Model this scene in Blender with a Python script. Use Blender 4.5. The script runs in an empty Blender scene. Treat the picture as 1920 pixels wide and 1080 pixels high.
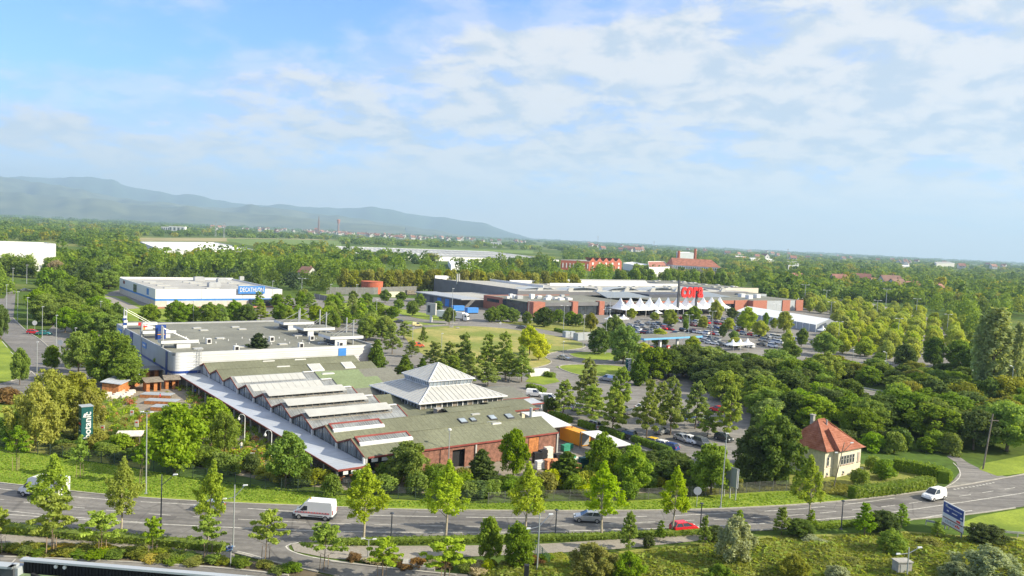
import bpy, bmesh, math, random
import numpy as np
from mathutils import Vector, Matrix, Euler
R = math.radians
rnd = random.Random(7)
scene = bpy.context.scene
COL = scene.collection
# ---------------------------------------------------------------- camera
CH = 39.0; FPX = 1554.0
ROLL = math.atan(93/1920.); PIT = math.atan(96.4/FPX)
FW = np.array([0, math.cos(PIT), -math.sin(PIT)])
U0 = np.cross([1, 0, 0], FW)
RT = np.array([1, 0, 0])*math.cos(ROLL)+U0*math.sin(ROLL)
UP = np.cross(RT, FW)
cd = bpy.data.cameras.new('camera'); cam = bpy.data.objects.new('camera', cd); COL.objects.link(cam)
cd.sensor_width = 36; cd.lens = 36*FPX/1920; cd.clip_start = 1; cd.clip_end = 90000
cam.matrix_world = Matrix(((RT[0], UP[0], -FW[0], 0), (RT[1], UP[1], -FW[1], 0), (RT[2], UP[2], -FW[2], CH), (0, 0, 0, 1)))
scene.camera = cam
def ray(u, v): return FW*FPX+RT*(u-960)-UP*(v-540)
def at(u, v, z=0.0):
    d = ray(u, v); t = (z-CH)/d[2]
    return Vector((d[0]*t, d[1]*t, z))
def proj(p):
    q = np.array(p, float)-[0, 0, CH]; c = q@FW
    return 960+FPX*(q@RT)/c, 540-FPX*(q@UP)/c, c
def depth(p): return float((np.array(p, float)-[0, 0, CH])@FW)
# ---------------------------------------------------------------- sky, sun, exposure
SUN_AZ, SUN_EL = 101.0, 31.0
w = bpy.data.worlds.new('World'); scene.world = w; w.use_nodes = True
nt = w.node_tree; nt.nodes.clear()
def N(nt, t, **kw):
    n = nt.nodes.new(t)
    for k, v in kw.items():
        if k.startswith('_'): setattr(n, k[1:], v)
        else: n.inputs[k.replace('__', ' ')].default_value = v
    return n
def mathn(nt, op, a, b=None, c=None, clamp=False):
    n = nt.nodes.new('ShaderNodeMath'); n.operation = op; n.use_clamp = clamp
    for i, x in enumerate((a, b, c)):
        if x is None: continue
        if isinstance(x, (int, float)): n.inputs[i].default_value = x
        else: nt.links.new(x, n.inputs[i])
    return n.outputs[0]
def mixc(nt, fac, a, b, mode='MIX'):
    n = nt.nodes.new('ShaderNodeMix'); n.data_type = 'RGBA'; n.blend_type = mode
    for s, x in ((n.inputs[0], fac), (n.inputs[6], a), (n.inputs[7], b)):
        if isinstance(x, (int, float)): s.default_value = x
        elif isinstance(x, (tuple, list)): s.default_value = tuple(x)+((1,) if len(x) == 3 else ())
        else: nt.links.new(x, s)
    return n.outputs[2]
def maprange(nt, x, a, b, lo=0., hi=1., smooth=True):
    n = nt.nodes.new('ShaderNodeMapRange'); n.interpolation_type = 'SMOOTHSTEP' if smooth else 'LINEAR'
    nt.links.new(x, n.inputs[0])
    for i, q in zip((1, 2, 3, 4), (a, b, lo, hi)): n.inputs[i].default_value = q
    return n.outputs[0]
sky = nt.nodes.new('ShaderNodeTexSky'); sky.sky_type = 'NISHITA'; sky.sun_disc = False
sky.sun_elevation = R(SUN_EL); sky.sun_rotation = R(SUN_AZ); sky.altitude = 200; sky.air_density = 1.0; sky.dust_density = 0.6; sky.ozone_density = 2.2
tc = nt.nodes.new('ShaderNodeTexCoord'); sx = nt.nodes.new('ShaderNodeSeparateXYZ'); nt.links.new(tc.outputs['Generated'], sx.inputs[0])
zz = mathn(nt, 'MAXIMUM', sx.outputs[2], 0.0)
zd = mathn(nt, 'ADD', zz, 0.26)
cx_ = mathn(nt, 'DIVIDE', sx.outputs[0], zd); cy_ = mathn(nt, 'DIVIDE', sx.outputs[1], zd)
cv = nt.nodes.new('ShaderNodeCombineXYZ'); nt.links.new(cx_, cv.inputs[0]); nt.links.new(cy_, cv.inputs[1])
mp = N(nt, 'ShaderNodeMapping'); nt.links.new(cv.outputs[0], mp.inputs[0])
mp.inputs['Rotation'].default_value = (0, 0, R(20)); mp.inputs['Scale'].default_value = (1.35, 1.35, 1); mp.inputs['Location'].default_value = (3.1, 7.7, 0)
n1 = N(nt, 'ShaderNodeTexNoise', Scale=1.7, Detail=5.0, Roughness=0.55); nt.links.new(mp.outputs[0], n1.inputs[0])
n2 = N(nt, 'ShaderNodeTexNoise', Scale=5.0, Detail=12.0, Roughness=0.60, Distortion=0.25); nt.links.new(mp.outputs[0], n2.inputs[0])
# cover grows towards the right (a bank of thin cloud), blue gap high up on the left
az = mathn(nt, 'DIVIDE', sx.outputs[0], mathn(nt, 'MAXIMUM', sx.outputs[1], 0.2))
azb = maprange(nt, az, -0.35, 0.45, 0.055, 0.15)
gap = maprange(nt, mathn(nt, 'ADD', zz, mathn(nt, 'MULTIPLY', az, -0.22)), 0.205, 0.285, 0.0, -0.30)
gap = mathn(nt, 'MULTIPLY', gap, maprange(nt, zz, 0.30, 0.45, 1.0, 0.0))
cov = mathn(nt, 'ADD', mathn(nt, 'ADD', mathn(nt, 'MULTIPLY', n1.outputs[0], 0.80), mathn(nt, 'MULTIPLY', n2.outputs[0], 0.46)), mathn(nt, 'ADD', azb, gap))
mask = maprange(nt, cov, 0.48, 0.74, 0.0, 1.0)
veil = maprange(nt, cov, 0.34, 0.60, 0.0, 0.5)
mask = mathn(nt, 'MAXIMUM', mask, veil)
hz = maprange(nt, zz, 0.0, 0.12, 1.0, 0.0)
mask = mathn(nt, 'MAXIMUM', mask, hz)
bright = mixc(nt, maprange(nt, n2.outputs[0], 0.40, 0.58), (1.95, 2.25, 2.6), (2.95, 2.9, 2.85))
skyc = mixc(nt, 1.0, sky.outputs[0], (0.36, 0.56, 0.98), 'MULTIPLY')
bright = mixc(nt, hz, bright, (3.9, 3.85, 3.75))
col = mixc(nt, mathn(nt, 'MULTIPLY', mask, 0.95), skyc, bright)
bg = nt.nodes.new('ShaderNodeBackground'); nt.links.new(col, bg.inputs[0]); bg.inputs[1].default_value = 0.15
wo = nt.nodes.new('ShaderNodeOutputWorld'); nt.links.new(bg.outputs[0], wo.inputs[0])
sd = bpy.data.lights.new('sun', 'SUN'); sd.energy = 4.6; sd.angle = R(0.53); sd.color = (1.0, 0.91, 0.72)
so = bpy.data.objects.new('sun', sd); COL.objects.link(so); so.location = (200, -100, 200)
sdir = Vector((math.sin(R(SUN_AZ))*math.cos(R(SUN_EL)), math.cos(R(SUN_AZ))*math.cos(R(SUN_EL)), math.sin(R(SUN_EL))))
so.rotation_euler = sdir.to_track_quat('Z', 'Y').to_euler()
vs = scene.view_settings; vs.view_transform = 'Standard'; vs.look = 'None'; vs.gamma = 1; vs.exposure = 1.06; vs.use_curve_mapping = False
scene.cycles.max_bounces = 6; scene.cycles.diffuse_bounces = 3; scene.cycles.glossy_bounces = 2; scene.cycles.transmission_bounces = 4
scene.cycles.transparent_max_bounces = 6; scene.cycles.volume_bounces = 0; scene.cycles.use_denoising = True
scene.cycles.caustics_reflective = False; scene.cycles.caustics_refractive = False
BANG = R(36.6)
# ---------------------------------------------------------------- materials
MATS = {}
def mk(name, col, rough=.85, metal=0., var=.12, scale=.6, bump=0., stripe=None, spec=.3, col2=None, fine=None):
    """diffuse-ish material: base colour broken up by two noises, optional profiled-sheet stripes (axis, period, depth)"""
    if name in MATS: return MATS[name]
    m = bpy.data.materials.new(name); m.use_nodes = True; t = m.node_tree; b = t.nodes['Principled BSDF']
    b.inputs['Roughness'].default_value = rough; b.inputs['Metallic'].default_value = metal; b.inputs['Specular IOR Level'].default_value = spec
    c = t.nodes.new('ShaderNodeTexCoord')
    n = N(t, 'ShaderNodeTexNoise', Scale=scale, Detail=6.0, Roughness=0.6); t.links.new(c.outputs['Object'], n.inputs[0])
    lo = tuple(x*(1-var) for x in col); hi = tuple(min(1, x*(1+var)) for x in col)
    if col2: hi = col2
    f = maprange(t, n.outputs[0], .32, .68)
    o = mixc(t, f, lo, hi)
    if fine:
        n3 = N(t, 'ShaderNodeTexNoise', Scale=fine, Detail=3.0, Roughness=0.7); t.links.new(c.outputs['Object'], n3.inputs[0])
        o = mixc(t, maprange(t, n3.outputs[0], .3, .7, 0., .55), o, tuple(x*.55 for x in col))
    if stripe:
        ax, per, dep = stripe
        s = t.nodes.new('ShaderNodeSeparateXYZ'); t.links.new(c.outputs['Object'], s.inputs[0])
        q = mathn(t, 'FRACT', mathn(t, 'DIVIDE', s.outputs[ax], per))
        g = maprange(t, mathn(t, 'ABSOLUTE', mathn(t, 'SUBTRACT', q, .5)), .36, .5)
        o = mixc(t, mathn(t, 'MULTIPLY', g, .30), o, tuple(x*.55 for x in col))
        bp = N(t, 'ShaderNodeBump', Strength=dep, Distance=.06); t.links.new(g, bp.inputs['Height']); bp.invert = True
        t.links.new(bp.outputs[0], b.inputs['Normal'])
    elif bump:
        n2 = N(t, 'ShaderNodeTexNoise', Scale=scale*8, Detail=4.0); t.links.new(c.outputs['Object'], n2.inputs[0])
        bp = N(t, 'ShaderNodeBump', Strength=bump, Distance=.1); t.links.new(n2.outputs[0], bp.inputs['Height']); t.links.new(bp.outputs[0], b.inputs['Normal'])
    t.links.new(o, b.inputs['Base Color'])
    MATS[name] = m; return m
def leafmat(name, c1, c2, trans=.35):
    if name in MATS: return MATS[name]
    m = bpy.data.materials.new(name); m.use_nodes = True; t = m.node_tree; b = t.nodes['Principled BSDF']; out = t.nodes['Material Output']
    b.inputs['Roughness'].default_value = .6; b.inputs['Specular IOR Level'].default_value = .15
    c = t.nodes.new('ShaderNodeTexCoord'); oi = t.nodes.new('ShaderNodeObjectInfo')
    n = N(t, 'ShaderNodeTexNoise', Scale=.55, Detail=3.0, Roughness=0.6); t.links.new(c.outputs['Object'], n.inputs[0])
    n2 = N(t, 'ShaderNodeTexNoise', Scale=4.0, Detail=2.0); t.links.new(c.outputs['Object'], n2.inputs[0])
    f = mathn(t, 'ADD', maprange(t, n.outputs[0], .3, .7, 0, .55), maprange(t, n2.outputs[0], .3, .7, 0, .45))
    o = mixc(t, f, c1, c2)
    hs = N(t, 'ShaderNodeHueSaturation'); t.links.new(o, hs.inputs['Color'])
    t.links.new(mathn(t, 'MULTIPLY_ADD', oi.outputs['Random'], .022, .492), hs.inputs['Hue'])
    t.links.new(mathn(t, 'MULTIPLY_ADD', mathn(t, 'FRACT', mathn(t, 'MULTIPLY', oi.outputs['Random'], 7.31)), .36, .82), hs.inputs['Value'])
    t.links.new(mathn(t, 'MULTIPLY_ADD', mathn(t, 'FRACT', mathn(t, 'MULTIPLY', oi.outputs['Random'], 3.17)), .2, .9), hs.inputs['Saturation'])
    t.links.new(hs.outputs[0], b.inputs['Base Color'])
    tr = t.nodes.new('ShaderNodeBsdfTranslucent'); t.links.new(mixc(t, 1., hs.outputs[0], (1.25, 1.15, .55), 'MULTIPLY'), tr.inputs[0])
    mx = t.nodes.new('ShaderNodeMixShader'); mx.inputs[0].default_value = trans
    t.links.new(b.outputs[0], mx.inputs[1]); t.links.new(tr.outputs[0], mx.inputs[2]); t.links.new(mx.outputs[0], out.inputs[0])
    MATS[name] = m; return m
def glass(name, col, rough=.08):
    if name in MATS: return MATS[name]
    m = mk(name, col, rough=rough, var=.35, scale=.35, spec=.8); return m
PAL = dict(
    ygreen=leafmat('leaf_yellow_green', (.26, .36, .028), (.45, .55, .06), .5),
    gold=leafmat('leaf_golden', (.28, .35, .040), (.47, .53, .09), .48),
    lime=leafmat('leaf_lime', (.27, .38, .035), (.44, .54, .07), .5),
    mid=leafmat('leaf_mid_green', (.130, .21, .026), (.28, .38, .05), .45),
    pin=leafmat('leaf_oak_green', (.20, .28, .05), (.37, .45, .10), .5),
    fresh=leafmat('leaf_fresh_green', (.17, .28, .026), (.32, .43, .05), .48),
    dark=leafmat('leaf_dark_green', (.070, .120, .024), (.165, .225, .042), .42),
    conifer=leafmat('leaf_conifer', (.028, .058, .02), (.065, .10, .032), .2),
    yew=leafmat('leaf_yew', (.085, .16, .018), (.18, .25, .03), .35),
    olive=leafmat('leaf_olive', (.21, .235, .028), (.36, .36, .055), .45),
    willow=leafmat('leaf_willow', (.27, .31, .05), (.43, .45, .10), .5),
    silver=leafmat('leaf_silver', (.26, .31, .15), (.43, .47, .27), .4),
    brown=leafmat('leaf_bronze', (.16, .09, .03), (.28, .17, .05)),
    pink=leafmat('leaf_blossom', (.34, .29, .17), (.52, .45, .30)),
    purple=leafmat('leaf_purple', (.05, .025, .025), (.10, .05, .045)),
    yellow=leafmat('leaf_yellow', (.38, .45, .02), (.58, .64, .04), .5),
    poplar=leafmat('leaf_poplar', (.33, .41, .14), (.50, .57, .25), .5),
    orange=leafmat('leaf_orange', (.34, .24, .02), (.48, .40, .03)),
    bank=leafmat('leaf_bank', (.20, .235, .035), (.34, .36, .065), .45),
    flower=leafmat('petal_mix', (.45, .08, .06), (.65, .50, .25)),
)
M_bark = mk('bark', (.16, .12, .085), var=.3, scale=3); M_pale = mk('pale_bark', (.38, .33, .25), var=.25, scale=4)
M_asph = mk('asphalt', (.215, .203, .190), var=.10, scale=.05, fine=1.1, rough=.9)
def wear(m, ang, amt=.55):
    """blotchy repairs, tyre-darkened streaks along the lane, crack lines"""
    t = m.node_tree; b = t.nodes['Principled BSDF']; src = b.inputs['Base Color'].links[0].from_socket; c = t.nodes.new('ShaderNodeTexCoord')
    mp_ = N(t, 'ShaderNodeMapping'); t.links.new(c.outputs['Object'], mp_.inputs[0]); mp_.inputs['Rotation'].default_value = (0, 0, -ang); mp_.inputs['Scale'].default_value = (.03, 1.1, 1)
    n = N(t, 'ShaderNodeTexNoise', Scale=.9, Detail=3.0); t.links.new(mp_.outputs[0], n.inputs[0])
    o = mixc(t, maprange(t, n.outputs[0], .42, .62, 0., amt), src, (.10, .095, .09))
    v = N(t, 'ShaderNodeTexVoronoi', Scale=.11); v.feature = 'DISTANCE_TO_EDGE'; t.links.new(c.outputs['Object'], v.inputs[0])
    o = mixc(t, maprange(t, v.outputs['Distance'], .012, .0, 0., .45), o, (.06, .058, .055))
    n3 = N(t, 'ShaderNodeTexNoise', Scale=.09, Detail=5.0, Roughness=.7); t.links.new(c.outputs['Object'], n3.inputs[0])
    o = mixc(t, maprange(t, n3.outputs[0], .55, .70, 0., .35), o, (.34, .32, .29))
    t.links.new(o, b.inputs['Base Color']); return m
M_asph2 = mk('asphalt_old', (.255, .240, .222), var=.14, scale=.06, fine=.8, rough=.9)
M_asph3 = mk('asphalt_dark', (.15, .14, .135), var=.14, scale=.09, fine=.9, rough=.9)
wear(M_asph, R(3)); wear(M_asph2, BANG, .45); wear(M_asph3, 0.)
M_path = mk('path_tarmac', (.32, .29, .25), var=.10, scale=.2, fine=3)
M_line = mk('road_paint', (.56, .54, .49), var=.3, scale=1.5, fine=4)
M_kerb = mk('kerb_concrete', (.36, .34, .30), var=.15, scale=1)
M_grass = mk('grass_lawn', (.18, .26, .022), var=.2, scale=.10, fine=2.2, col2=(.29, .36, .035), rough=.95, bump=.6)
M_rough = mk('grass_rough', (.19, .22, .035), var=.25, scale=.2, fine=2.5, col2=(.32, .32, .07), rough=.95, bump=.8)
M_meadow = mk('meadow', (.24, .30, .05), var=.25, scale=.06, fine=.4, col2=(.42, .35, .12), rough=.95)
M_field = mk('field_green', (.13, .19, .03), var=.2, scale=.01, rough=.95); M_tan = mk('field_tan', (.30, .26, .12), var=.2, scale=.01, rough=.95)
M_soil = mk('soil', (.15, .12, .08), var=.3, scale=.5, fine=2)
M_sand = mk('yard_paving', (.29, .25, .20), var=.2, scale=.6, fine=2)
M_white = mk('white_metal', (.66, .66, .65), rough=.45, var=.03, scale=.3); M_wh2 = mk('white_sheet', (.60, .61, .61), rough=.5, var=.05, scale=.2, stripe=(2, .7, .5))
M_whv = mk('white_profiled', (.80, .80, .78), rough=.5, var=.04, scale=.2)
M_grey = mk('grey_metal', (.42, .43, .44), rough=.45, var=.08, metal=.3); M_dgrey = mk('dark_metal', (.06, .065, .075), rough=.5, var=.2)
M_roofg = mk('roof_membrane', (.21, .21, .175), var=.2, scale=.07, fine=1.5); M_roofl = mk('roof_light', (.42, .41, .385), var=.12, scale=.08, fine=1.2)
M_felt = mk('roof_felt_green', (.175, .182, .122), var=.17, scale=.12, fine=2.0, stripe=(0, 1.05, .35)); M_feltl = mk('roof_felt_light_green', (.195, .245, .13), var=.10, scale=.15, fine=2.0)
M_feltd = mk('roof_felt_grey', (.19, .19, .16), var=.10, scale=.12, fine=2.0)
M_zinc = mk('zinc_sheet', (.44, .47, .52), rough=.5, var=.08, scale=.25, stripe=(1, 1.0, .4), metal=.1)
M_tentw = mk('tent_fabric', (.86, .86, .84), rough=.6, var=.02); M_far = mk('far_white_roof', (.78, .77, .73), rough=.8, var=.05)
M_wroof = mk('white_roof_sheet', (.43, .43, .41), rough=.5, var=.06, scale=.5)
M_wood = mk('red_wood', (.25, .12, .085), var=.4, scale=1.4, fine=5); M_wood2 = mk('orange_wood', (.42, .17, .06), var=.3, scale=2); M_woodg = mk('grey_wood', (.21, .18, .145), var=.3, scale=1.5)
M_red = mk('red_trim', (.24, .06, .05), var=.15); M_dkred = mk('brown_trim', (.20, .06, .045), var=.2)
M_brick = mk('red_brick', (.42, .165, .115), var=.15, scale=1.5, fine=6); M_brickd = mk('old_brick', (.40, .115, .07), var=.2, scale=1.2)
M_tile = mk('roof_tile', (.37, .125, .068), var=.28, scale=.9, fine=4.5, stripe=(2, .28, .5), col2=(.42, .18, .12)); M_tile2 = mk('far_tile', (.42, .17, .11), var=.25, scale=.4)
M_cream = mk('cream_render', (.74, .69, .52), var=.08, scale=.5, fine=2); M_stone = mk('sandstone', (.50, .38, .30), var=.15)
M_blue = mk('blue_panel', (.055, .22, .58), rough=.4, var=.08); M_dblue = mk('dark_blue_panel', (.02, .055, .24), rough=.4, var=.1); M_lblue = mk('sky_blue_fascia', (.16, .42, .72), rough=.4, var=.05)
M_gpan = mk('grey_panel', (.155, .155, .165), rough=.5, var=.08, scale=.2); M_slab = mk('grey_cladding', (.36, .39, .42), rough=.5, var=.06, scale=.2)
M_win = glass('window_dark', (.035, .045, .055)); M_glass = glass('glazing_grey', (.11, .125, .13), .10); M_glassl = glass('glazing_light', (.26, .31, .36), .15)
M_groof = mk('glass_roof_sheet', (.235, .245, .245), rough=.22, var=.3, scale=.35, stripe=(0, .62, .6), spec=.6)
M_gold = mk('orange_paint', (.75, .33, .02), rough=.4, var=.06); M_black = mk('black_rubber', (.02, .02, .022), rough=.7)
M_teal = mk('dark_green_sign', (.012, .085, .085), rough=.45, var=.05); M_sred = mk('sign_red', (.72, .035, .03), rough=.4, var=.04); M_tank = mk('tank_red', (.46, .12, .065), var=.12, scale=.3)
M_roofb = mk('green_gravel_roof', (.20, .28, .155), var=.12, scale=.6, fine=3)
M_concrete = mk('concrete', (.40, .385, .35), var=.12, scale=.6, fine=2); M_green = mk('green_net', (.04, .25, .16), var=.2)
M_sack = mk('sack_orange', (.60, .27, .14), var=.4, scale=3); M_wsack = mk('sack_white', (.68, .62, .55), var=.2, scale=2)
# ---------------------------------------------------------------- mesh helpers
class MB:
    def __init__(s): s.v = []; s.f = []; s.m = []; s.mats = []
    def mi(s, m):
        if m not in s.mats: s.mats.append(m)
        return s.mats.index(m)
    def face(s, pts, m):
        i = len(s.v); s.v += [tuple(p) for p in pts]; s.f.append(tuple(range(i, i+len(pts)))); s.m.append(s.mi(m)); return s
    def hexa(s, p, m, mtop=None):
        """p: 4 bottom points (ccw) + 4 top points"""
        i = len(s.v); s.v += [tuple(q) for q in p]
        for k, q in enumerate(((3, 2, 1, 0), (4, 5, 6, 7), (0, 1, 5, 4), (1, 2, 6, 5), (2, 3, 7, 6), (3, 0, 4, 7))):
            s.f.append(tuple(i+j for j in q)); s.m.append(s.mi(mtop if (k == 1 and mtop) else m))
        return s
    def box(s, x0, x1, y0, y1, z0, z1, m, mtop=None):
        return s.hexa([(x0, y0, z0), (x1, y0, z0), (x1, y1, z0), (x0, y1, z0), (x0, y0, z1), (x1, y0, z1), (x1, y1, z1), (x0, y1, z1)], m, mtop)
    def prism(s, poly, z0, z1, m, mtop=None):
        n = len(poly); i = len(s.v)
        s.v += [(p[0], p[1], z0) for p in poly]+[(p[0], p[1], z1) for p in poly]
        for k in range(n):
            j = (k+1) % n; s.f.append((i+k, i+j, i+n+j, i+n+k)); s.m.append(s.mi(m))
        s.f.append(tuple(i+n+k for k in range(n))); s.m.append(s.mi(mtop or m))
        s.f.append(tuple(i+k for k in reversed(range(n)))); s.m.append(s.mi(m)); return s
    def extr(s, prof, y0, y1, m, inset=0.):
        """side profile (x,z) extruded along y with chamfered sides"""
        n = len(prof); i = len(s.v); cx = sum(p[0] for p in prof)/n; cz = sum(p[1] for p in prof)/n
        rows = [(y0, inset), (y0+inset, 0), (y1-inset, 0), (y1, inset)] if inset else [(y0, 0), (y1, 0)]
        for y, q in rows:
            for (x, z) in prof:
                dx, dz = x-cx, z-cz; l = math.hypot(dx, dz) or 1
                s.v.append((x-dx/l*q, y, z-dz/l*q))
        for r in range(len(rows)-1):
            for k in range(n):
                j = (k+1) % n; s.f.append((i+r*n+k, i+(r+1)*n+k, i+(r+1)*n+j, i+r*n+j)); s.m.append(s.mi(m))
        s.f.append(tuple(i+k for k in range(n))); s.m.append(s.mi(m))
        b = i+(len(rows)-1)*n; s.f.append(tuple(b+k for k in reversed(range(n)))); s.m.append(s.mi(m)); return s
    def tube(s, p0, p1, r0, r1, m, n=6):
        p0 = Vector(p0); p1 = Vector(p1); d = (p1-p0).normalized(); a = d.orthogonal().normalized(); b = d.cross(a); i = len(s.v)
        for p, r in ((p0, r0), (p1, r1)):
            for k in range(n):
                t = 2*math.pi*k/n; s.v.append(tuple(p+a*math.cos(t)*r+b*math.sin(t)*r))
        for k in range(n):
            j = (k+1) % n; s.f.append((i+k, i+j, i+n+j, i+n+k)); s.m.append(s.mi(m))
        s.f.append(tuple(i+k for k in reversed(range(n)))); s.f.append(tuple(i+n+k for k in range(n))); s.m += [s.mi(m)]*2; return s
    def mesh(s, name):
        me = bpy.data.meshes.new(name); me.from_pydata(s.v, [], s.f)
        for m in s.mats: me.materials.append(m)
        me.polygons.foreach_set('material_index', s.m); me.update(); return me
    def build(s, name, parent=None, loc=None):
        o = bpy.data.objects.new(name, s.mesh(name)); COL.objects.link(o)
        if parent: o.parent = parent
        if loc is not None: o.location = loc
        return o
def tag(o, label=None, cat=None, group=None, kind=None):
    if label: o['label'] = label
    if cat: o['category'] = cat
    if group: o['group'] = group
    if kind: o['kind'] = kind
    return o
def thing(name, label, cat, loc=(0, 0, 0), rz=0., group=None, sc=1.):
    o = bpy.data.objects.new(name, None); COL.objects.link(o); o.location = loc; o.rotation_euler = (0, 0, rz); o.scale = (sc,)*3 if isinstance(sc, (int, float)) else sc
    o.empty_display_size = .5
    return tag(o, label, cat, group)
def part(name, me, parent, loc=(0, 0, 0), rot=(0, 0, 0), sc=(1, 1, 1), mat=None, slot=0):
    o = bpy.data.objects.new(name, me); COL.objects.link(o); o.parent = parent; o.location = loc; o.rotation_euler = rot; o.scale = sc
    if mat:
        o.material_slots[slot].link = 'OBJECT'; o.material_slots[slot].material = mat
    return o
ORD = 'first second third fourth fifth sixth seventh eighth ninth tenth eleventh twelfth thirteenth fourteenth fifteenth sixteenth seventeenth eighteenth nineteenth twentieth'.split()
TENS = {20: 'twenty', 30: 'thirty', 40: 'forty', 50: 'fifty', 60: 'sixty', 70: 'seventy', 80: 'eighty', 90: 'ninety'}
def ordw(i):
    if i < 20: return ORD[i]
    n = i+1; t = n//10*10
    if n == 100: return 'hundredth'
    if n > 100: return 'hundred and '+ordw(n-101)
    return {20: 'twentieth', 30: 'thirtieth', 40: 'fortieth', 50: 'fiftieth', 60: 'sixtieth', 70: 'seventieth', 80: 'eightieth', 90: 'ninetieth'}[t] if n % 10 == 0 else TENS[t]+'-'+ORD[n % 10-1]
def inpoly(u, v, poly):
    c = False; n = len(poly)
    for i in range(n):
        x0, y0 = poly[i]; x1, y1 = poly[i-1]
        if (y0 > v) != (y1 > v) and u < (x1-x0)*(v-y0)/(y1-y0)+x0: c = not c
    return c
BA = R(36.6)   # the retail buildings all share one grid
BX = Vector((.8028, .5962, 0)); BY = Vector((-.5962, .8028, 0))
class Frame:
    def __init__(s, ox, oy): s.o = Vector((ox, oy, 0))
    def w(s, x, y, z=0): return s.o+BX*x+BY*y+Vector((0, 0, z))
    def l(s, p): q = Vector(p)-s.o; return (q.dot(BX), q.dot(BY), p[2])
    def px(s, u, v, z): return s.l(at(u, v, z))
    def facex(s, u, z, y=0.):
        lo, hi = -200., 400.
        for _ in range(50):
            mid = (lo+hi)/2
            q = s.w(mid, y, z)
            if proj(q)[2] <= 0 or proj(q)[0] < u: lo = mid
            else: hi = mid
        return lo
def text_obj(txt, size, ext, m, name, parent, loc, rot, bold=.0, sx=1.):
    c = bpy.data.curves.new('txt', 'FONT'); c.body = txt; c.size = size; c.extrude = ext; c.offset = bold; c.align_x = 'CENTER'; c.align_y = 'CENTER'; c.resolution_u = 3
    t = bpy.data.objects.new('txt', c); COL.objects.link(t); bpy.context.view_layer.update()
    me = bpy.data.meshes.new_from_object(t.evaluated_get(bpy.context.evaluated_depsgraph_get())); COL.objects.unlink(t); bpy.data.objects.remove(t)
    me.materials.clear(); me.materials.append(m); me.name = name
    return part(name, me, parent, loc, rot, (sx, 1, 1))
# ---------------------------------------------------------------- ground sheets
def sheet(name, pts, z, m, label=None, kind='structure', px=True):
    P = [at(u, v, 0) for u, v in pts] if px else [Vector((p[0], p[1], 0)) for p in pts]
    bm = bmesh.new(); vs_ = [bm.verts.new((p.x, p.y, z)) for p in P]; f = bm.faces.new(vs_); bmesh.ops.triangulate(bm, faces=[f])
    for f in bm.faces:
        if f.normal.z < 0: f.normal_flip()
    me = bpy.data.meshes.new(name); bm.to_mesh(me); bm.free(); me.materials.append(m)
    o = bpy.data.objects.new(name, me); COL.objects.link(o); tag(o, label, kind=kind); return o
def smooth(pts, k=3):
    for _ in range(k):
        q = [pts[0]]
        for a, b in zip(pts, pts[1:]): q += [(a[0]*.75+b[0]*.25, a[1]*.75+b[1]*.25), (a[0]*.25+b[0]*.75, a[1]*.25+b[1]*.75)]
        pts = q+[pts[-1]]
    return pts
def strip(mb, P, wd, z, m, h=0.):
    """ribbon of width wd along world polyline P (flat or with height h)"""
    n = len(P)
    for i in range(n-1):
        a, b = P[i], P[i+1]
        da = (P[min(i+1, n-1)]-P[max(i-1, 0)]).normalized(); db = (P[min(i+2, n-1)]-P[i]).normalized()
        na = Vector((-da.y, da.x, 0))*wd/2; nb = Vector((-db.y, db.x, 0))*wd/2
        if h:
            mb.hexa([(a-na)+Vector((0, 0, z)), (b-nb)+Vector((0, 0, z)), (b+nb)+Vector((0, 0, z)), (a+na)+Vector((0, 0, z)),
                     (a-na)+Vector((0, 0, z+h)), (b-nb)+Vector((0, 0, z+h)), (b+nb)+Vector((0, 0, z+h)), (a+na)+Vector((0, 0, z+h))], m)
        else: mb.face([(p.x, p.y, z) for p in (a-na, b-nb, b+nb, a+na)], m)
def lerp_poly(P, step):
    """resample world polyline"""
    out = [P[0].copy()]; acc = 0
    for a, b in zip(P, P[1:]):
        L = (b-a).length; t = step-acc
        while t <= L: out.append(a+(b-a)*(t/L)); t += step
        acc = (acc+L) % step
    return out
def dashes(mb, pts, wd, z, on, off, m):
    P = lerp_poly([at(u, v) for u, v in pts], .5)
    k = int(round((on+off)/.5)); n = int(round(on/.5))
    for i in range(0, len(P)-n, k): strip(mb, P[i:i+n+1:max(1, n//2)], wd, z, m)
# ================================================================ GROUND
g = bpy.data.meshes.new('ground'); S_ = 26000.
gm = bpy.data.materials.new('far_ground'); gm.use_nodes = True; t = gm.node_tree; b = t.nodes['Principled BSDF']; b.inputs['Roughness'].default_value = 1; b.inputs['Specular IOR Level'].default_value = .05
c = t.nodes.new('ShaderNodeTexCoord')
na = N(t, 'ShaderNodeTexNoise', Scale=.0022, Detail=5.0); nb_ = N(t, 'ShaderNodeTexNoise', Scale=.02, Detail=6.0); nc = N(t, 'ShaderNodeTexNoise', Scale=.5, Detail=4.0)
for q in (na, nb_, nc): t.links.new(c.outputs['Object'], q.inputs[0])
o1 = mixc(t, maprange(t, na.outputs[0], .48, .60), (.09, .13, .025), (.26, .27, .08)); o2 = mixc(t, maprange(t, nb_.outputs[0], .4, .62), o1, (.09, .15, .03)); o3 = mixc(t, maprange(t, nc.outputs[0], .3, .7, 0, .5), o2, (.04, .06, .015))
t.links.new(o3, b.inputs['Base Color'])
g.from_pydata([(-S_, -500, 0), (S_, -500, 0), (S_, 26500, 0), (-S_, 26500, 0)], [], [(0, 1, 2, 3)]); g.materials.append(gm)
go = bpy.data.objects.new('ground', g); COL.objects.link(go); tag(go, kind='structure')
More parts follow.
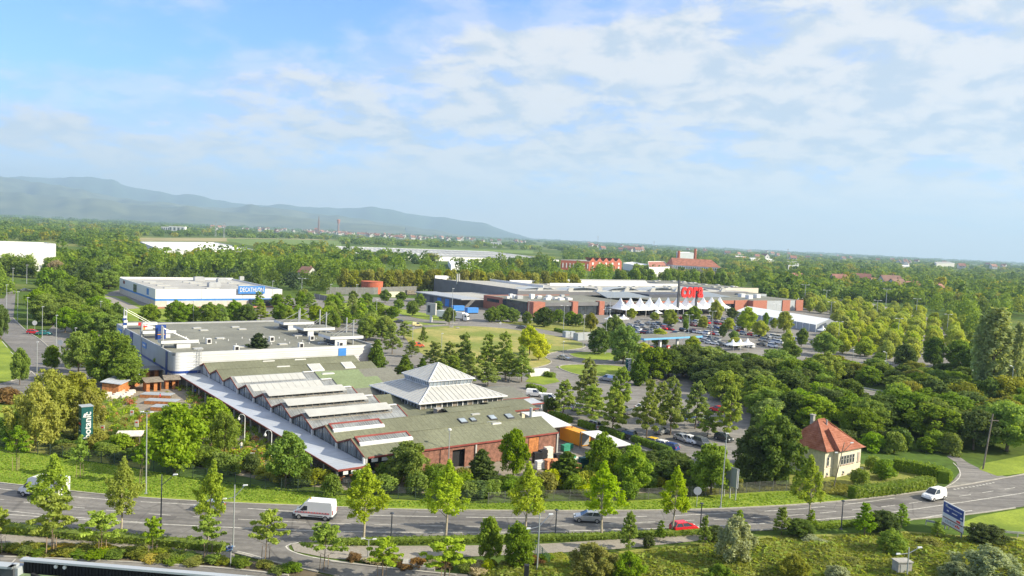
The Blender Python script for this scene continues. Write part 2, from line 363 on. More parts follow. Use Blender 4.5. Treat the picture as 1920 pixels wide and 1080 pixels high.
# retail park asphalt, then lawns laid over it
sheet('parking_lot', [(20, 690), (150, 560), (240, 540), (560, 560), (640, 556), (800, 560), (1060, 590), (1480, 570), (1600, 560), (1760, 600), (1840, 700), (1640, 702), (1530, 672), (1420, 690), (1400, 840), (1330, 925), (1200, 900), (1000, 860), (900, 800), (420, 790), (200, 740)], .02, M_asph2)
sheet('garden_lawn', [(170, 760), (215, 752), (300, 800), (280, 880), (40, 846), (60, 800)], .034, M_rough)
sheet('garden_yard', [(200, 735), (340, 700), (700, 890), (1010, 850), (1200, 850), (1340, 925), (1050, 925), (700, 925), (520, 905), (330, 870), (210, 820)], .03, M_sand)
FAR = [(-260, 878), (0, 906), (200, 930), (400, 943), (640, 952), (760, 957), (1000, 959), (1280, 958), (1480, 949), (1630, 936), (1780, 915), (1920, 890), (2200, 838)]
NEAR = [(-260, 966), (0, 990), (150, 1003), (300, 1010), (430, 1020), (640, 1016), (893, 1009), (1080, 1007), (1257, 1000), (1447, 994), (1547, 988), (1713, 974), (1813, 966), (1920, 950), (2200, 905)]
sheet('main_road', smooth(FAR)+smooth(NEAR)[::-1], .040, M_asph)
sheet('near_footpath', smooth([(-200, 985), (0, 1002), (150, 1012), (300, 1024), (440, 1036)])+smooth([(440, 1048), (300, 1036), (150, 1026), (0, 1019), (-200, 1004)]), .034, M_path)
sheet('footpath', smooth([(545, 1019), (640, 1024), (800, 1024), (1000, 1022), (1160, 1011), (1330, 1002)])+smooth([(1330, 1012), (1160, 1030), (1060, 1036), (950, 1041), (790, 1048), (640, 1052), (552, 1034)]), .044, M_path)
sheet('slip_road', [(430, 1019), (560, 1017), (541, 1024), (545, 1034), (575, 1044), (640, 1053), (760, 1067), (900, 1080), (1100, 1100), (700, 1100), (620, 1078), (500, 1052), (437, 1036)], .048, M_asph)
sheet('near_parking', [(-300, 1040), (0, 1044), (200, 1052), (430, 1066), (560, 1082), (560, 1180), (-300, 1180)], .036, M_asph2)
sheet('planting_strip', [(-200, 1006), (0, 1020), (150, 1027), (300, 1037), (437, 1049), (500, 1054), (620, 1080), (560, 1081), (430, 1065), (200, 1051), (0, 1043), (-300, 1038)], .030, M_soil)
verge = sheet('grass_verge', smooth([(-260, 800), (0, 835), (40, 849), (280, 882), (367, 901), (513, 921), (633, 928), (740, 936), (907, 945), (1033, 940), (1187, 940), (1300, 930), (1480, 918), (1560, 925), (1600, 938)])+smooth(FAR[:-3])[::-1], .025, M_grass)
sheet('right_verge', [(1848, 868), (2200, 800), (2200, 838), (1920, 888), (1870, 893), (1835, 880)], .045, M_grass)
sheet('near_lawn', [(1792, 985), (1835, 968), (1920, 953), (2200, 908), (2300, 1010), (1920, 1004)], .046, M_grass)
sheet('side_street', [(1768, 918), (1788, 900), (1800, 885), (1793, 868), (1775, 856), (1790, 850), (1815, 868), (1850, 885), (1900, 897), (1870, 903)], .036, M_asph2)
sheet('cottage_garden', [(1480, 918), (1560, 923), (1600, 935), (1750, 915), (1770, 890), (1690, 870), (1540, 870), (1480, 890)], .028, M_rough)
sheet('left_road', [(15, 545), (30, 545), (25, 597), (50, 622), (75, 636), (95, 655), (140, 690), (150, 677), (190, 677), (190, 715), (140, 735), (20, 745), (-150, 760), (-150, 730), (0, 719), (50, 707), (57, 695), (25, 657), (0, 632), (-100, 590), (-100, 560), (0, 560), (8, 560)], .05, M_asph)
sheet('left_lawn', smooth([(0, 636), (22, 660), (50, 694), (53, 704), (30, 712), (0, 717), (-120, 728), (-120, 640)]), .04, M_grass)
sheet('left_grass', [(-60, 765), (0, 748), (60, 745), (120, 740), (60, 800), (0, 835), (-60, 825)], .022, M_grass)
sheet('lawn', [(158, 554), (236, 556), (262, 572), (420, 592), (500, 600), (215, 606), (150, 580)], .05, M_grass)
sheet('service_lane', [(165, 557), (215, 557), (262, 578), (240, 580), (200, 564), (165, 562)], .07, M_path)
sheet('store_lawn', [(255, 690), (320, 700), (312, 676), (255, 650), (235, 655)], .04, M_grass)
sheet('lorry_lawn', smooth([(600, 556), (690, 572), (745, 588), (800, 601), (862, 602), (838, 594), (775, 584), (720, 572), (660, 556), (600, 550)]), .08, M_grass)
sheet('lane_lawn', smooth([(650, 566), (690, 582), (745, 598), (800, 607), (850, 606), (800, 611), (742, 606), (690, 594), (645, 580)]), .07, M_grass)
sheet('meadow', smooth([(755, 628), (773, 617), (827, 611), (907, 612), (973, 619), (1055, 632), (1100, 645), (1097, 653), (1060, 657), (1028, 663), (1020, 670), (1036, 677), (1030, 684), (995, 692), (930, 700), (850, 690), (780, 660), (755, 628)]), .06, M_meadow)
sheet('turning_lawn', smooth([(1066, 664), (1090, 659), (1180, 663), (1183, 675), (1120, 676), (1078, 671), (1066, 664)]), .06, M_grass)
sheet('oval_lawn', smooth([(1041, 688), (1065, 683), (1170, 685), (1183, 700), (1110, 707), (1075, 702), (1041, 688)]), .06, M_grass)
sheet('brick_store_lawn', [(925, 604), (1010, 602), (1110, 606), (1160, 640), (1140, 652), (1100, 636), (1040, 622), (970, 609)], .05, M_rough)
sheet('centre_lawn', [(1000, 700), (1038, 704), (1050, 716), (1020, 722), (985, 716)], .06, M_grass)
sheet('green_field', [(560, 449), (640, 452), (640, 462), (480, 463), (425, 452), (425, 447)], .3, M_field)
sheet('pasture', [(655, 462), (1000, 470), (1000, 476), (655, 466)], .3, M_field)
sheet('stubble_field', [(200, 446), (420, 446), (640, 449), (560, 450), (430, 453), (250, 452)], .25, M_tan)
# grassy bank in front of the footpath, a real rise
def bank():
    nx, ny = 90, 26; vv = []; ff = []
    for j in range(ny):
        for i in range(nx):
            u = 880+i*(1340/(nx-1)); f = j/(ny-1)
            top = np.interp(u, [880, 1000, 1100, 1250, 1400, 1600, 1700, 1800, 2220], [1066, 1048, 1040, 1024, 1006, 1000, 996, 1004, 1012])
            v = top+(1150-top)*f
            p = at(u, v); h = .35*math.sin(p.x*.35)*math.sin(p.y*.5)+.25*math.sin(p.x*.9+2)+1.1*math.sin(min(1, f*2)*math.pi/2)
            vv.append((p.x, p.y, max(.02, h*min(1, f*5)*min(1, (u-880)/80)) if f > 0 else .01))
    for j in range(ny-1):
        for i in range(nx-1): a = j*nx+i; ff.append((a, a+nx, a+nx+1, a+1))
    me = bpy.data.meshes.new('grass_bank'); me.from_pydata(vv, [], ff); me.materials.append(M_rough)
    for p in me.polygons: p.use_smooth = True
    o = bpy.data.objects.new('grass_bank', me); COL.objects.link(o); tag(o, kind='structure')
    return vv
BANK = bank()
def bankz(x, y):
    best = min(BANK, key=lambda q: (q[0]-x)**2+(q[1]-y)**2)
    return best[2] if (best[0]-x)**2+(best[1]-y)**2 < 4 else 0.
# road markings
mm = MB()
L1 = smooth([(-100, 905), (0, 917), (180, 937), (353, 946), (510, 957), (640, 966), (897, 971), (1060, 972), (1233, 969), (1350, 963), (1480, 957), (1600, 945), (1680, 934)])
dashes(mm, L1, .18, .052, 11, 4, M_line)
L2 = smooth([(-100, 925), (0, 937), (120, 950), (278, 964), (403, 972), (547, 979), (718, 985), (903, 988), (1040, 986), (1138, 983), (1247, 978), (1380, 973), (1500, 966), (1640, 953), (1780, 934), (1920, 912)])
dashes(mm, L2, .16, .052, 3, 3, M_line)
L3 = smooth([(-100, 958), (0, 964), (137, 974), (367, 987), (633, 998), (820, 999), (1007, 998), (1257, 991), (1440, 982), (1597, 970), (1697, 958), (1920, 925), (2100, 895)])
strip(mm, lerp_poly([at(u, v) for u, v in L3], 2), .2, .052, M_line)
L3b = smooth([(-100, 946), (0, 957), (137, 971), (300, 982)]); strip(mm, lerp_poly([at(u, v) for u, v in L3b], 2), .18, .052, M_line)
dashes(mm, [(1828, 957), (1920, 943), (2000, 930)], .2, .052, 60, 1, M_line)
strip(mm, lerp_poly([at(u, v) for u, v in [(1690, 979), (1750, 968), (1828, 957)]], 2), .2, .052, M_line)
dashes(mm, [(1788, 918), (1830, 912), (1865, 905)], .35, .052, .5, .5, M_line)
strip(mm, lerp_poly([at(u, v) for u, v in smooth([(1770, 915), (1790, 905), (1802, 893), (1798, 878), (1785, 866)])], 1), .18, .054, M_line)
for pts in ([(560, 1018), (540, 1021), (534, 1026), (545, 1034), (575, 1044), (640, 1054), (760, 1068), (860, 1078)], [(445, 1034), (470, 1040), (500, 1049)]):
    strip(mm, lerp_poly([at(u, v) for u, v in smooth(pts)], 1), .2, .056, M_line)
for u0, v0, u1, v1 in [(20, 660, 34, 672), (38, 676, 50, 688), (56, 694, 66, 703), (70, 708, 80, 716), (14, 652, 4, 640)]:
    strip(mm, [at(u0, v0), at(u1, v1)], .2, .062, M_line)
dashes(mm, [(862, 605), (935, 607)], .5, .075, 1, 1, M_line); dashes(mm, [(1080, 655), (1118, 656)], .6, .075, 1, 1.5, M_line); dashes(mm, [(1066, 683), (1082, 685)], .5, .075, 1, 1, M_line)
for k in range(9):                                           # bay lines of the near car park
    u = 20+k*62; v = 1050+k*4.2; strip(mm, [at(u, v+8), at(u+9, v-1)], .14, .045, M_line)
for k in range(16):
    a = at(1090+k*13, 740+k*3.4); strip(mm, [a, a+BY*4.5], .14, .035, M_line)
for k in range(22):
    a = at(1500+k*13, 660+k*1.3); strip(mm, [a, a+BX*4.5], .3, .035, M_line)
tag(mm.build('road_markings'), kind='structure')
for i, (u, v, l_, w_, m) in enumerate([(200, 966, 9, 1.6, M_asph3), (470, 990, 6, 2.2, M_asph3), (760, 972, 12, 1.2, M_asph3), (900, 1002, 7, 1.4, M_asph2), (1180, 990, 5, 2.4, M_asph3), (1400, 975, 10, 1.3, M_asph3), (340, 955, 8, 1.2, M_asph2), (1640, 948, 6, 2, M_asph3)]):
    p = at(u, v); q = at(u+30, v+np.interp(u, [0, 1000, 1400, 1900], [1.9, 0, -3, -5])); d = (q-p).normalized()
    s_ = MB(); strip(s_, [p, p+d*l_], w_, .046, m); tag(s_.build('road_patch'), kind='structure')
kk = MB()
def kerb(pts, wd=.25, h=.13): strip(kk, lerp_poly([at(u, v) for u, v in smooth(pts, 2)], 3), wd, .03, M_kerb, h)
kerb(FAR); kerb([(640, 1016.5), (893, 1009.5), (1080, 1007.5), (1257, 1000.5), (1447, 994.5), (1547, 988.5), (1713, 974.5), (1813, 966.5), (1920, 950.5)]); kerb([(0, 990.5), (150, 1003.5), (300, 1010.5), (425, 1020)])
kerb([(620, 1054), (760, 1070), (880, 1082)], .3); kerb([(-100, 1042), (0, 1044.5), (200, 1052.5), (430, 1066.5), (560, 1082.5)], .3); kerb([(437, 1036.5), (500, 1052.5), (620, 1078.5)], .3)
kerb([(1100, 645), (1097, 653), (1060, 657), (1028, 663), (1020, 670), (1036, 677), (1030, 684), (995, 692)], .3); kerb([(1066, 664), (1078, 671), (1120, 676), (1183, 675)], .3); kerb([(1183, 685), (1065, 683), (1041, 688), (1075, 702), (1110, 707)], .35)
kerb([(57, 695), (54, 704), (30, 713), (0, 719)], .35); kerb([(25, 597), (50, 622), (75, 636), (95, 655), (140, 690)], .3); kerb([(745, 598), (800, 611.5), (862, 606)], .3)
tag(kk.build('kerb_stones'), kind='structure')
# raised road with guard rail among the right woods
rr = MB(); P = [at(u, v) for u, v in [(1540, 722), (1600, 736), (1680, 752), (1760, 762)]]
strip(rr, P, 7, .02, M_asph2, .9); tag(rr.build('embankment_road'), kind='structure')
gr_ = thing('guard_rail', 'grey metal guard rail along the raised road in the right woods', 'guard rail', P[0])
q = MB(); off = Vector((0, 3.3, 0))-P[0]
for a, b2 in zip(P, P[1:]): q.hexa([tuple(a+off+Vector((0, dy, z))) if k < 2 else tuple(b2+off+Vector((0, dy, z))) for z in (1.35, 1.75) for k, dy in ((0, .1), (1, 0), (2, 0), (3, .1))], M_grey)
q.build('rail', gr_)
for i, a in enumerate(lerp_poly([p+Vector((0, 3.4, 0)) for p in P], 4)): MB().box(-.06, .06, 0, .1, 0, 1.7, M_grey).build('post', gr_, a-P[0])
# ---------------------------------------------------------------- mountains
def ridge(name, prof, dist, thick, nz, seed, m, floor=0):
    r = np.random.RandomState(seed); us = np.arange(prof[0][0], prof[-1][0]+1, 6.); hv = np.interp(us, [p[0] for p in prof], [p[1] for p in prof])
    k = np.convolve(np.pad(hv, 4, mode='edge'), np.ones(9)/9, 'valid')[:len(us)]; rough = np.cumsum(r.randn(len(us)))*.0; hv = k+np.interp(np.arange(len(us)), np.arange(0, len(us), 3), r.randn(len(range(0, len(us), 3))))*.7
    rows = 14; vv = []; ff = []; n = len(us)
    spur = [r.randn(n//3+2)*1. for _ in range(rows)]
    for j in range(rows):
        f = j/(rows-1)
        for i in range(n):
            d = ray(us[i], hv[i]); t_ = dist/d[1]; x = d[0]*t_; z = CH+d[2]*t_
            y = dist-thick*(1-f)
            s = math.sin(math.pi/2*f)
            sp = sum(math.sin(i*.21*kq+seed*kq)*math.sin(f*math.pi)*(.16/kq) for kq in (1, 2.3, 4.1))
            vv.append((x*(y/dist), y, max(-1, z*(s*(1-.0*sp)+sp*.8 if j < rows-1 else 1))))
    for i in range(n):
        x, y, z = vv[(rows-1)*n+i]; vv.append((x*1.1, y+thick*.7, -1))
    for j in range(rows):
        for i in range(n-1): a = j*n+i; ff.append((a, a+1, a+n+1, a+n))
    me = bpy.data.meshes.new(name); me.from_pydata(vv, [], ff); me.materials.append(m)
    for p in me.polygons: p.use_smooth = True
    o = bpy.data.objects.new(name, me); COL.objects.link(o); tag(o, kind='structure')
M_mt = mk('forest_slope', (.045, .075, .03), var=.3, scale=.002, rough=1, spec=.05); M_mt2 = mk('vine_slope', (.075, .10, .045), var=.3, scale=.0015, rough=1, spec=.05, col2=(.14, .15, .07))
M_mt.node_tree.nodes['Principled BSDF'].inputs['Roughness'].default_value = 1
ridge('mountain_range', [(-500, 318), (-200, 326), (0, 334), (60, 331), (140, 335), (190, 337), (260, 353), (330, 366), (400, 374), (470, 384), (540, 388), (620, 390), (660, 389), (705, 391), (760, 400), (850, 410), (900, 419), (940, 430), (970, 440), (1000, 448), (1040, 454)], 21000, 4500, 10, 3, M_mt)
ridge('mountain_foothills', [(-500, 322), (-200, 322), (0, 330), (60, 341), (120, 352), (200, 366), (270, 378), (330, 384), (420, 390), (500, 388), (560, 396), (620, 404), (700, 414), (780, 425), (840, 436), (900, 444)], 15500, 3800, 10, 5, M_mt2)
ridge('mountain_spur', [(-500, 350), (0, 360), (80, 366), (160, 372), (240, 381), (330, 388), (430, 396), (520, 405), (640, 416), (760, 426)], 12500, 2500, 10, 9, M_mt2)
# ---------------------------------------------------------------- air
hb = MB().box(-27000, 27000, -600, 27000, -2, 1300, M_white); hz_ = bpy.data.objects.new('haze', hb.mesh('haze')); COL.objects.link(hz_); hz_.data.materials.clear()
hm = bpy.data.materials.new('haze_air'); hm.use_nodes = True; t = hm.node_tree; t.nodes.clear(); pv = t.nodes.new('ShaderNodeVolumePrincipled'); ou = t.nodes.new('ShaderNodeOutputMaterial')
pv.inputs['Color'].default_value = (.55, .78, 1.0, 1); pv.inputs['Density'].default_value = 8.0e-5; pv.inputs['Anisotropy'].default_value = .1
t.links.new(pv.outputs[0], ou.inputs['Volume']); hz_.data.materials.append(hm); tag(hz_, kind='stuff')
# ================================================================ BUILDINGS
# ---- garden centre: nine parallel low gables
GF = Frame(-21.3, 126.3); BAY = 9.93; EV, RG = 4.0, 5.7; LB = 38.5
gc = thing('garden_centre', 'large brick-red and green-roofed garden centre with nine parallel gables', 'garden centre', GF.o, BA)
def roofslab(name, x0, x1, y0, z0, y1, z1, m, th=.14, par=gc):
    q = MB(); q.hexa([(x0, y0, z0-th), (x1, y0, z0-th), (x1, y1, z1-th), (x0, y1, z1-th), (x0, y0, z0), (x1, y0, z0), (x1, y1, z1), (x0, y1, z1)], m); return q.build(name, par)
pane_cache = {}
for k in range(9):
    y0 = k*BAY; ym = y0+BAY/2; y1 = y0+BAY
    glz = 2 <= k <= 6
    xe = 18.8 if glz else LB
    mr = M_groof if glz else M_felt
    roofslab('roof_slope', -.25, xe, y0-(.25 if k == 0 else 0), EV-(.09 if k == 0 else 0), ym, RG, mr); roofslab('roof_slope', -.25, xe, ym, RG, y1, EV, mr)
    MB().box(-.3, xe, ym-.12, ym+.12, RG-.02, RG+.07, M_felt if not glz else M_grey).build('ridge_cap', gc)
    if k in (5, 6): roofslab('roof_slope', 18.8, 30, y0, EV, ym, RG, M_feltl); roofslab('roof_slope', 18.8, 30, ym, RG, y1, EV, M_feltl); roofslab('roof_slope', 30, LB, y0, EV, ym, RG, M_feltd); roofslab('roof_slope', 30, LB, ym, RG, y1, EV, M_feltd)
    if k == 4: roofslab('roof_slope', 18.8, LB, y0, EV, ym, RG-.4, M_feltd); roofslab('roof_slope', 18.8, LB, ym, RG-.4, y1, EV, M_feltd)
    if k == 3: roofslab('roof_slope', 18.8, 25, y0+1, EV, ym+1, RG-.2, M_felt); roofslab('roof_slope', 18.8, 25, ym+1, RG-.2, y1+1, EV, M_felt)
    if k == 2: roofslab('roof_slope', 18.8, LB, y0, EV-.02, y1, EV+.5, M_felt)
    # red barge boards on the gable end
    fm = M_dkred if k > 3 else M_dkred
    for ya, za, yb, zb in ((y0, EV, ym, RG), (ym, RG, y1, EV)):
        MB().hexa([(-.37, ya, za-.24), (-.27, ya, za-.24), (-.27, yb, zb-.24), (-.37, yb, zb-.24), (-.37, ya, za+.05), (-.27, ya, za+.05), (-.27, yb, zb+.05), (-.37, yb, zb+.05)], fm).build('barge_board', gc)
    # glazed gable: frame plus panes between mullions
    ft = MB().box(-.04, .04, y0+.04, y1-.04, 2.86, 3.0, M_dgrey); nP = 9
    for i in range(nP+1):
        y = y0+.12+(BAY-.24)*i/nP; zt = EV-.2+(RG-EV)*(1-abs(y-ym)/(BAY/2)); ft.box(-.06, .06, y-(.09 if i % 3 == 0 else .045), y+(.09 if i % 3 == 0 else .045), 2.9, max(3., zt), M_grey if i % 3 else M_dgrey)
    fr = ft.build('gable_frame', gc)
    for i in range(nP):
        ya = y0+.12+(BAY-.24)*i/nP+.07; yb = y0+.12+(BAY-.24)*(i+1)/nP-.07
        za = EV-.2+(RG-EV)*(1-abs(ya-ym)/(BAY/2)); zb = EV-.2+(RG-EV)*(1-abs(yb-ym)/(BAY/2))
        MB().hexa([(-.01, ya, 2.98), (.01, ya, 2.98), (.01, yb, 2.98), (-.01, yb, 2.98), (-.01, ya, za), (.01, ya, za), (.01, yb, zb), (-.01, yb, zb)], M_glass if k < 6 else M_slab).build('pane', fr)
    MB().box(-.45, -.15, y0-.14, y0+.14, 2.7, EV-.15, M_white).tube((-.4, y0+.3, EV-.2), (-.4, y0+.3, 2.9), .08, .08, M_white).build('downpipe', gc)
    if 2 <= k <= 6:       # raised vent or white shading panel
        if k <= 4:
            vp = MB(); vp.hexa([(.1, ym-2.35, 5.55), (16.6, ym-2.35, 5.55), (16.6, ym+.2, 6.28), (.1, ym+.2, 6.28), (.1, ym-2.35, 5.63), (16.6, ym-2.35, 5.63), (16.6, ym+.2, 6.36), (.1, ym+.2, 6.36)], M_wroof)
            vo = vp.build('roof_vent', gc); sl = MB()
            for x in np.arange(.6, 16.6, 1.45): sl.tube((x, ym-2.2, 5.0), (x, ym-2.2, 5.55), .05, .05, M_woodg, 4)
            sl.box(.1, 16.6, ym-2.32, ym-2.22, 4.86, 5.02, M_sand); sl.box(.3, 16.4, ym-1.2, ym-1.1, 5.2, 5.6, M_woodg); sl.build('vent_frame', vo)
        else:
            for i in range(10):
                xa = .4+i*1.55; roofslab('shading_panel', xa, xa+1.5, ym-2.7, EV+(RG-EV)*(1-2.7/4.965)+.06, ym-.15, RG+.03, M_wroof, .05)
        MB().box(16.2, 18.6, ym-.3, ym+.3, RG+.05, RG+.2, M_white).build('ridge_cap', gc)
        for i in range(24):      # glazing bars on the sunny slope
            x = .4+i*.79; zz_ = lambda y: EV+(RG-EV)*(y-y0)/(BAY/2)
            if i % 2 == 0: MB().hexa([(x-.03, y0+.1, zz_(y0+.1)), (x+.03, y0+.1, zz_(y0+.1)), (x+.03, ym, RG), (x-.03, ym, RG), (x-.03, y0+.1, zz_(y0+.1)+.05), (x+.03, y0+.1, zz_(y0+.1)+.05), (x+.03, ym, RG+.05), (x-.03, ym, RG+.05)], M_grey).build('glazing_bar', gc)
        MB().hexa([(18.8, y0, EV-.2), (18.95, y0, EV-.2), (18.95, ym, RG-.2), (18.8, ym, RG-.2), (18.8, y0, EV+.1), (18.95, y0, EV+.1), (18.95, ym, RG+.1), (18.8, ym, RG+.1)], M_red if k <= 4 else M_dgrey).build('barge_board', gc)
    if k in (0, 1):       # long framed ridge light
        z_ = lambda y: RG-(RG-EV)*(ym-y)/(BAY/2)
        rl = MB(); rl.hexa([(.6, ym-1.75, z_(ym-1.75)+.02), (9.5, ym-1.75, z_(ym-1.75)+.02), (9.5, ym-.2, z_(ym-.2)+.02), (.6, ym-.2, z_(ym-.2)+.02), (.6, ym-1.75, z_(ym-1.75)+.22), (9.5, ym-1.75, z_(ym-1.75)+.22), (9.5, ym-.2, z_(ym-.2)+.22), (.6, ym-.2, z_(ym-.2)+.22)], M_groof); ro = rl.build('ridge_light', gc)
        def sl_(ya, yb, xa, xb, m): MB().hexa([(xa, ya, z_(ya)+.02), (xb, ya, z_(ya)+.02), (xb, yb, z_(yb)+.02), (xa, yb, z_(yb)+.02), (xa, ya, z_(ya)+.34), (xb, ya, z_(ya)+.34), (xb, yb, z_(yb)+.34), (xa, yb, z_(yb)+.34)], m).build('light_frame', ro)
        sl_(ym-.35, ym-.05, .3, 9.8, M_red); sl_(ym-2.35, ym-1.8, .3, 9.8, M_white); sl_(ym-1.8, ym-.35, 9.5, 9.75, M_red); sl_(ym-1.8, ym-.35, .3, .5, M_red)
        for i in range(20): MB().tube((.9+i*.44, ym-1.72, z_(ym-1.72)+.25), (.9+i*.44, ym-.38, z_(ym-.38)+.25), .03, .03, M_grey, 4).build('glazing_bar', ro)
# walls of the centre
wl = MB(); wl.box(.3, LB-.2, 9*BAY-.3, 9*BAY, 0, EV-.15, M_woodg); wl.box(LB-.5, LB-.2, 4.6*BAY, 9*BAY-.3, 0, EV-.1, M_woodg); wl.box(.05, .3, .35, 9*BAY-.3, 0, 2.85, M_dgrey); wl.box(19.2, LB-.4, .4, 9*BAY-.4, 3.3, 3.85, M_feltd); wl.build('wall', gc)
sd_ = MB()        # lapped red boards of the long wooden wall, bays left open for door and stock
for i in range(19):
    z = .1+i*.195
    for xa, xb in ((9.5, 15.9), (18.6, 31.8), (34.2, LB-.2)): sd_.hexa([(xa, -.02+.0, z), (xb, -.02, z), (xb, .2, z), (xa, .2, z), (xa, .03, z+.19), (xb, .03, z+.19), (xb, .2, z+.19), (xa, .2, z+.19)], M_wood)
sd_.build('board_siding', gc)
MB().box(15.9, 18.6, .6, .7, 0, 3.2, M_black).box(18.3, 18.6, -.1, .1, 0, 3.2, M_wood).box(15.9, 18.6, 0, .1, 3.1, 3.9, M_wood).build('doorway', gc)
MB().box(31.9, 34.1, -.05, .12, 0, 3.4, M_wood2).box(34.1, 34.3, .0, .4, 0, 3.4, M_black).build('sliding_door', gc)
MB().box(.3, LB, -.32, -.22, 3.68, 3.95, M_red).build('gutter_board', gc)
MB().box(.3, 9.5, 3, 3.2, 0, 3.8, M_dgrey).build('back_wall', gc)
for x in (.05, 20.5, 27.9, LB-.1): MB().box(x-.14, x+.14, -.2, 0.02, 0, 3.7, M_wroof).build('post', gc)
for x in (.9, 2.7, 4.5, 6.3): MB().box(x, x+1.1, -.16, -.08, 3.0, 3.55, M_white).build('hanging_sign', gc)
# right end gables
for k in (0, 1, 5, 6, 7, 8):
    ym = (k+.5)*BAY; MB().hexa([(LB-.3, ym-4.9, 3.7), (LB-.1, ym-4.9, 3.7), (LB-.1, ym+4.9, 3.7), (LB-.3, ym+4.9, 3.7), (LB-.3, ym-4.8, EV-.1), (LB-.1, ym-4.8, EV-.1), (LB-.1, ym+4.8, EV-.1), (LB-.3, ym+4.8, EV-.1)], M_wood).face([(LB-.12, ym-4.8, EV-.1), (LB-.12, ym+4.8, EV-.1), (LB-.12, ym, RG-.15)], M_wood).build('end_gable', gc)
    MB().box(LB-.25, LB-.1, ym-4.9, ym+4.9, 0, 3.7, M_wood).build('end_wall', gc)
# skylights and roof fittings
for (u, v, z, s, m) in [(500, 677, 5.3, 1.5, M_wroof), (527, 688, 5.3, 1.6, M_wroof), (559, 674, 5.3, 1.5, M_wroof), (589, 687, 5.3, 1.6, M_wroof), (611, 699, 5.3, 1.5, M_wroof), (649, 683, 5.3, 1.4, M_wroof), (868, 786, 5, .75, M_glassl), (887, 784, 5, .55, M_glassl), (923.5, 780, 5, .75, M_glassl), (955, 777, 5, .75, M_glassl), (926, 798, 5, .95, M_wroof)]:
    x, y, _ = GF.px(u, v, z); k = int(y//BAY); ym = (k+.5)*BAY; sgn = 1 if y < ym else -1
    def zr(yy): return RG-(RG-EV)*abs(yy-ym)/(BAY/2)
    s2 = s*1.25; ya, yb = y-s, y+s
    if sgn > 0: yb = min(yb, ym-.1); ya = yb-2*s
    o = MB().hexa([(x-s2*.8, ya, zr(ya)), (x+s2*.8, ya, zr(ya)), (x+s2*.8, yb, zr(yb)), (x-s2*.8, yb, zr(yb)), (x-s2*.8, ya, zr(ya)+.22), (x+s2*.8, ya, zr(ya)+.22), (x+s2*.8, yb, zr(yb)+.22), (x-s2*.8, yb, zr(yb)+.22)], M_dgrey if m == M_glassl else M_white).build('skylight', gc)
    MB().hexa([(x-s2*.68, ya+.15, zr(ya+.15)+.2), (x+s2*.68, ya+.15, zr(ya+.15)+.2), (x+s2*.68, yb-.15, zr(yb-.15)+.2), (x-s2*.68, yb-.15, zr(yb-.15)+.2), (x-s2*.68, ya+.15, zr(ya+.15)+.25), (x+s2*.68, ya+.15, zr(ya+.15)+.25), (x+s2*.68, yb-.15, zr(yb-.15)+.25), (x-s2*.68, yb-.15, zr(yb-.15)+.25)], m).build('pane', o)
MB().tube((37.2, 6.5, 4.8), (37.2, 6.5, 7.2), .3, .3, M_grey, 10).build('flue', gc)
x, y, _ = GF.px(822, 778, 4.3); MB().box(x-.7, x+.7, y-.7, y+.7, 4, 5.5, M_sand).box(x-.8, x+.8, y-.8, y+.8, 5.5, 5.6, M_concrete).build('roof_box', gc)
# cross gable and entrance wings on the right
roofslab('cross_roof', 25, 38.5, 12, 4.4, 17.5, 5.9, M_felt); roofslab('cross_roof', 25, 38.5, 17.5, 5.9, 23, 4.6, M_felt)
MB().box(28.5, 30.3, 13.2, 14.6, 5.0, 5.35, M_wroof).build('skylight', gc)
wg = MB(); wg.box(39, 53, 28.4, 41, 0, 3.7, M_cream); wg.box(39, 47.5, 18.2, 28.2, 0, 3.7, M_cream); wg.build('entrance_wing', gc)
roofslab('wing_roof', 38.6, 53.4, 28, 4.0, 34.5, 5.2, M_feltd); roofslab('wing_roof', 38.6, 53.4, 34.5, 5.2, 41.4, 4.0, M_feltd); roofslab('wing_roof', 38.6, 48, 17.8, 3.95, 23, 4.9, M_felt); roofslab('wing_roof', 38.6, 48, 23, 4.9, 27.9, 3.95, M_felt); roofslab('entrance_canopy', 44.5, 54.5, 24.2, 3.3, 27.8, 3.7, M_zinc)
MB().box(38.6, 53.5, 27.85, 27.98, 3.75, 4.02, M_red).box(38.6, 48.1, 17.66, 17.78, 3.75, 4.0, M_red).box(44.4, 54.6, 24.06, 24.18, 3.15, 3.4, M_red).build('red_fascia', gc)
for x in (41, 43, 45, 49, 51): MB().box(x, x+1.1, 18.1 if x < 47 else 28.3, 18.16 if x < 47 else 28.36, .5, 3.2, M_glass).build('window', gc)
for x in (50, 54.2): MB().tube((x, 24.5, 0), (x, 24.5, 3.3), .15, .15, M_white).build('post', gc)
# long zinc canopy with posts
cp = thing('long_canopy', 'long pale grey metal canopy with posts running down the gabled side of the garden centre', 'canopy', GF.o, BA)
N_ = 20; y0 = -.8; y1 = 92.
for i in range(N_):
    ya = y0+(y1-y0)*i/N_; yb = y0+(y1-y0)*(i+1)/N_-.04
    MB().hexa([(-4.95, ya, 2.55), (-.12, ya, 2.85), (-.12, yb, 2.85), (-4.95, yb, 2.55), (-4.95, ya, 2.65), (-.12, ya, 2.95), (-.12, yb, 2.95), (-4.95, yb, 2.65)], M_zinc).build('roof_sheet', cp)
MB().box(-5.08, -4.96, y0, y1, 2.42, 2.7, M_dkred).box(-5.0, -.12, y0-.12, y0-.01, 2.5, 2.78, M_red).build('fascia', cp)
for i in range(20):
    y = .1+i*4.8; MB().box(-4.8, -4.55, y-.13, y+.13, 0, 2.55, M_wroof if i == 0 else M_concrete).build('post', cp)
for i in range(3): MB().box(-4.2+i*1.3, -3.4+i*1.3, -.98, -.92, 1.9, 2.42, M_white).build('hanging_sign', cp)
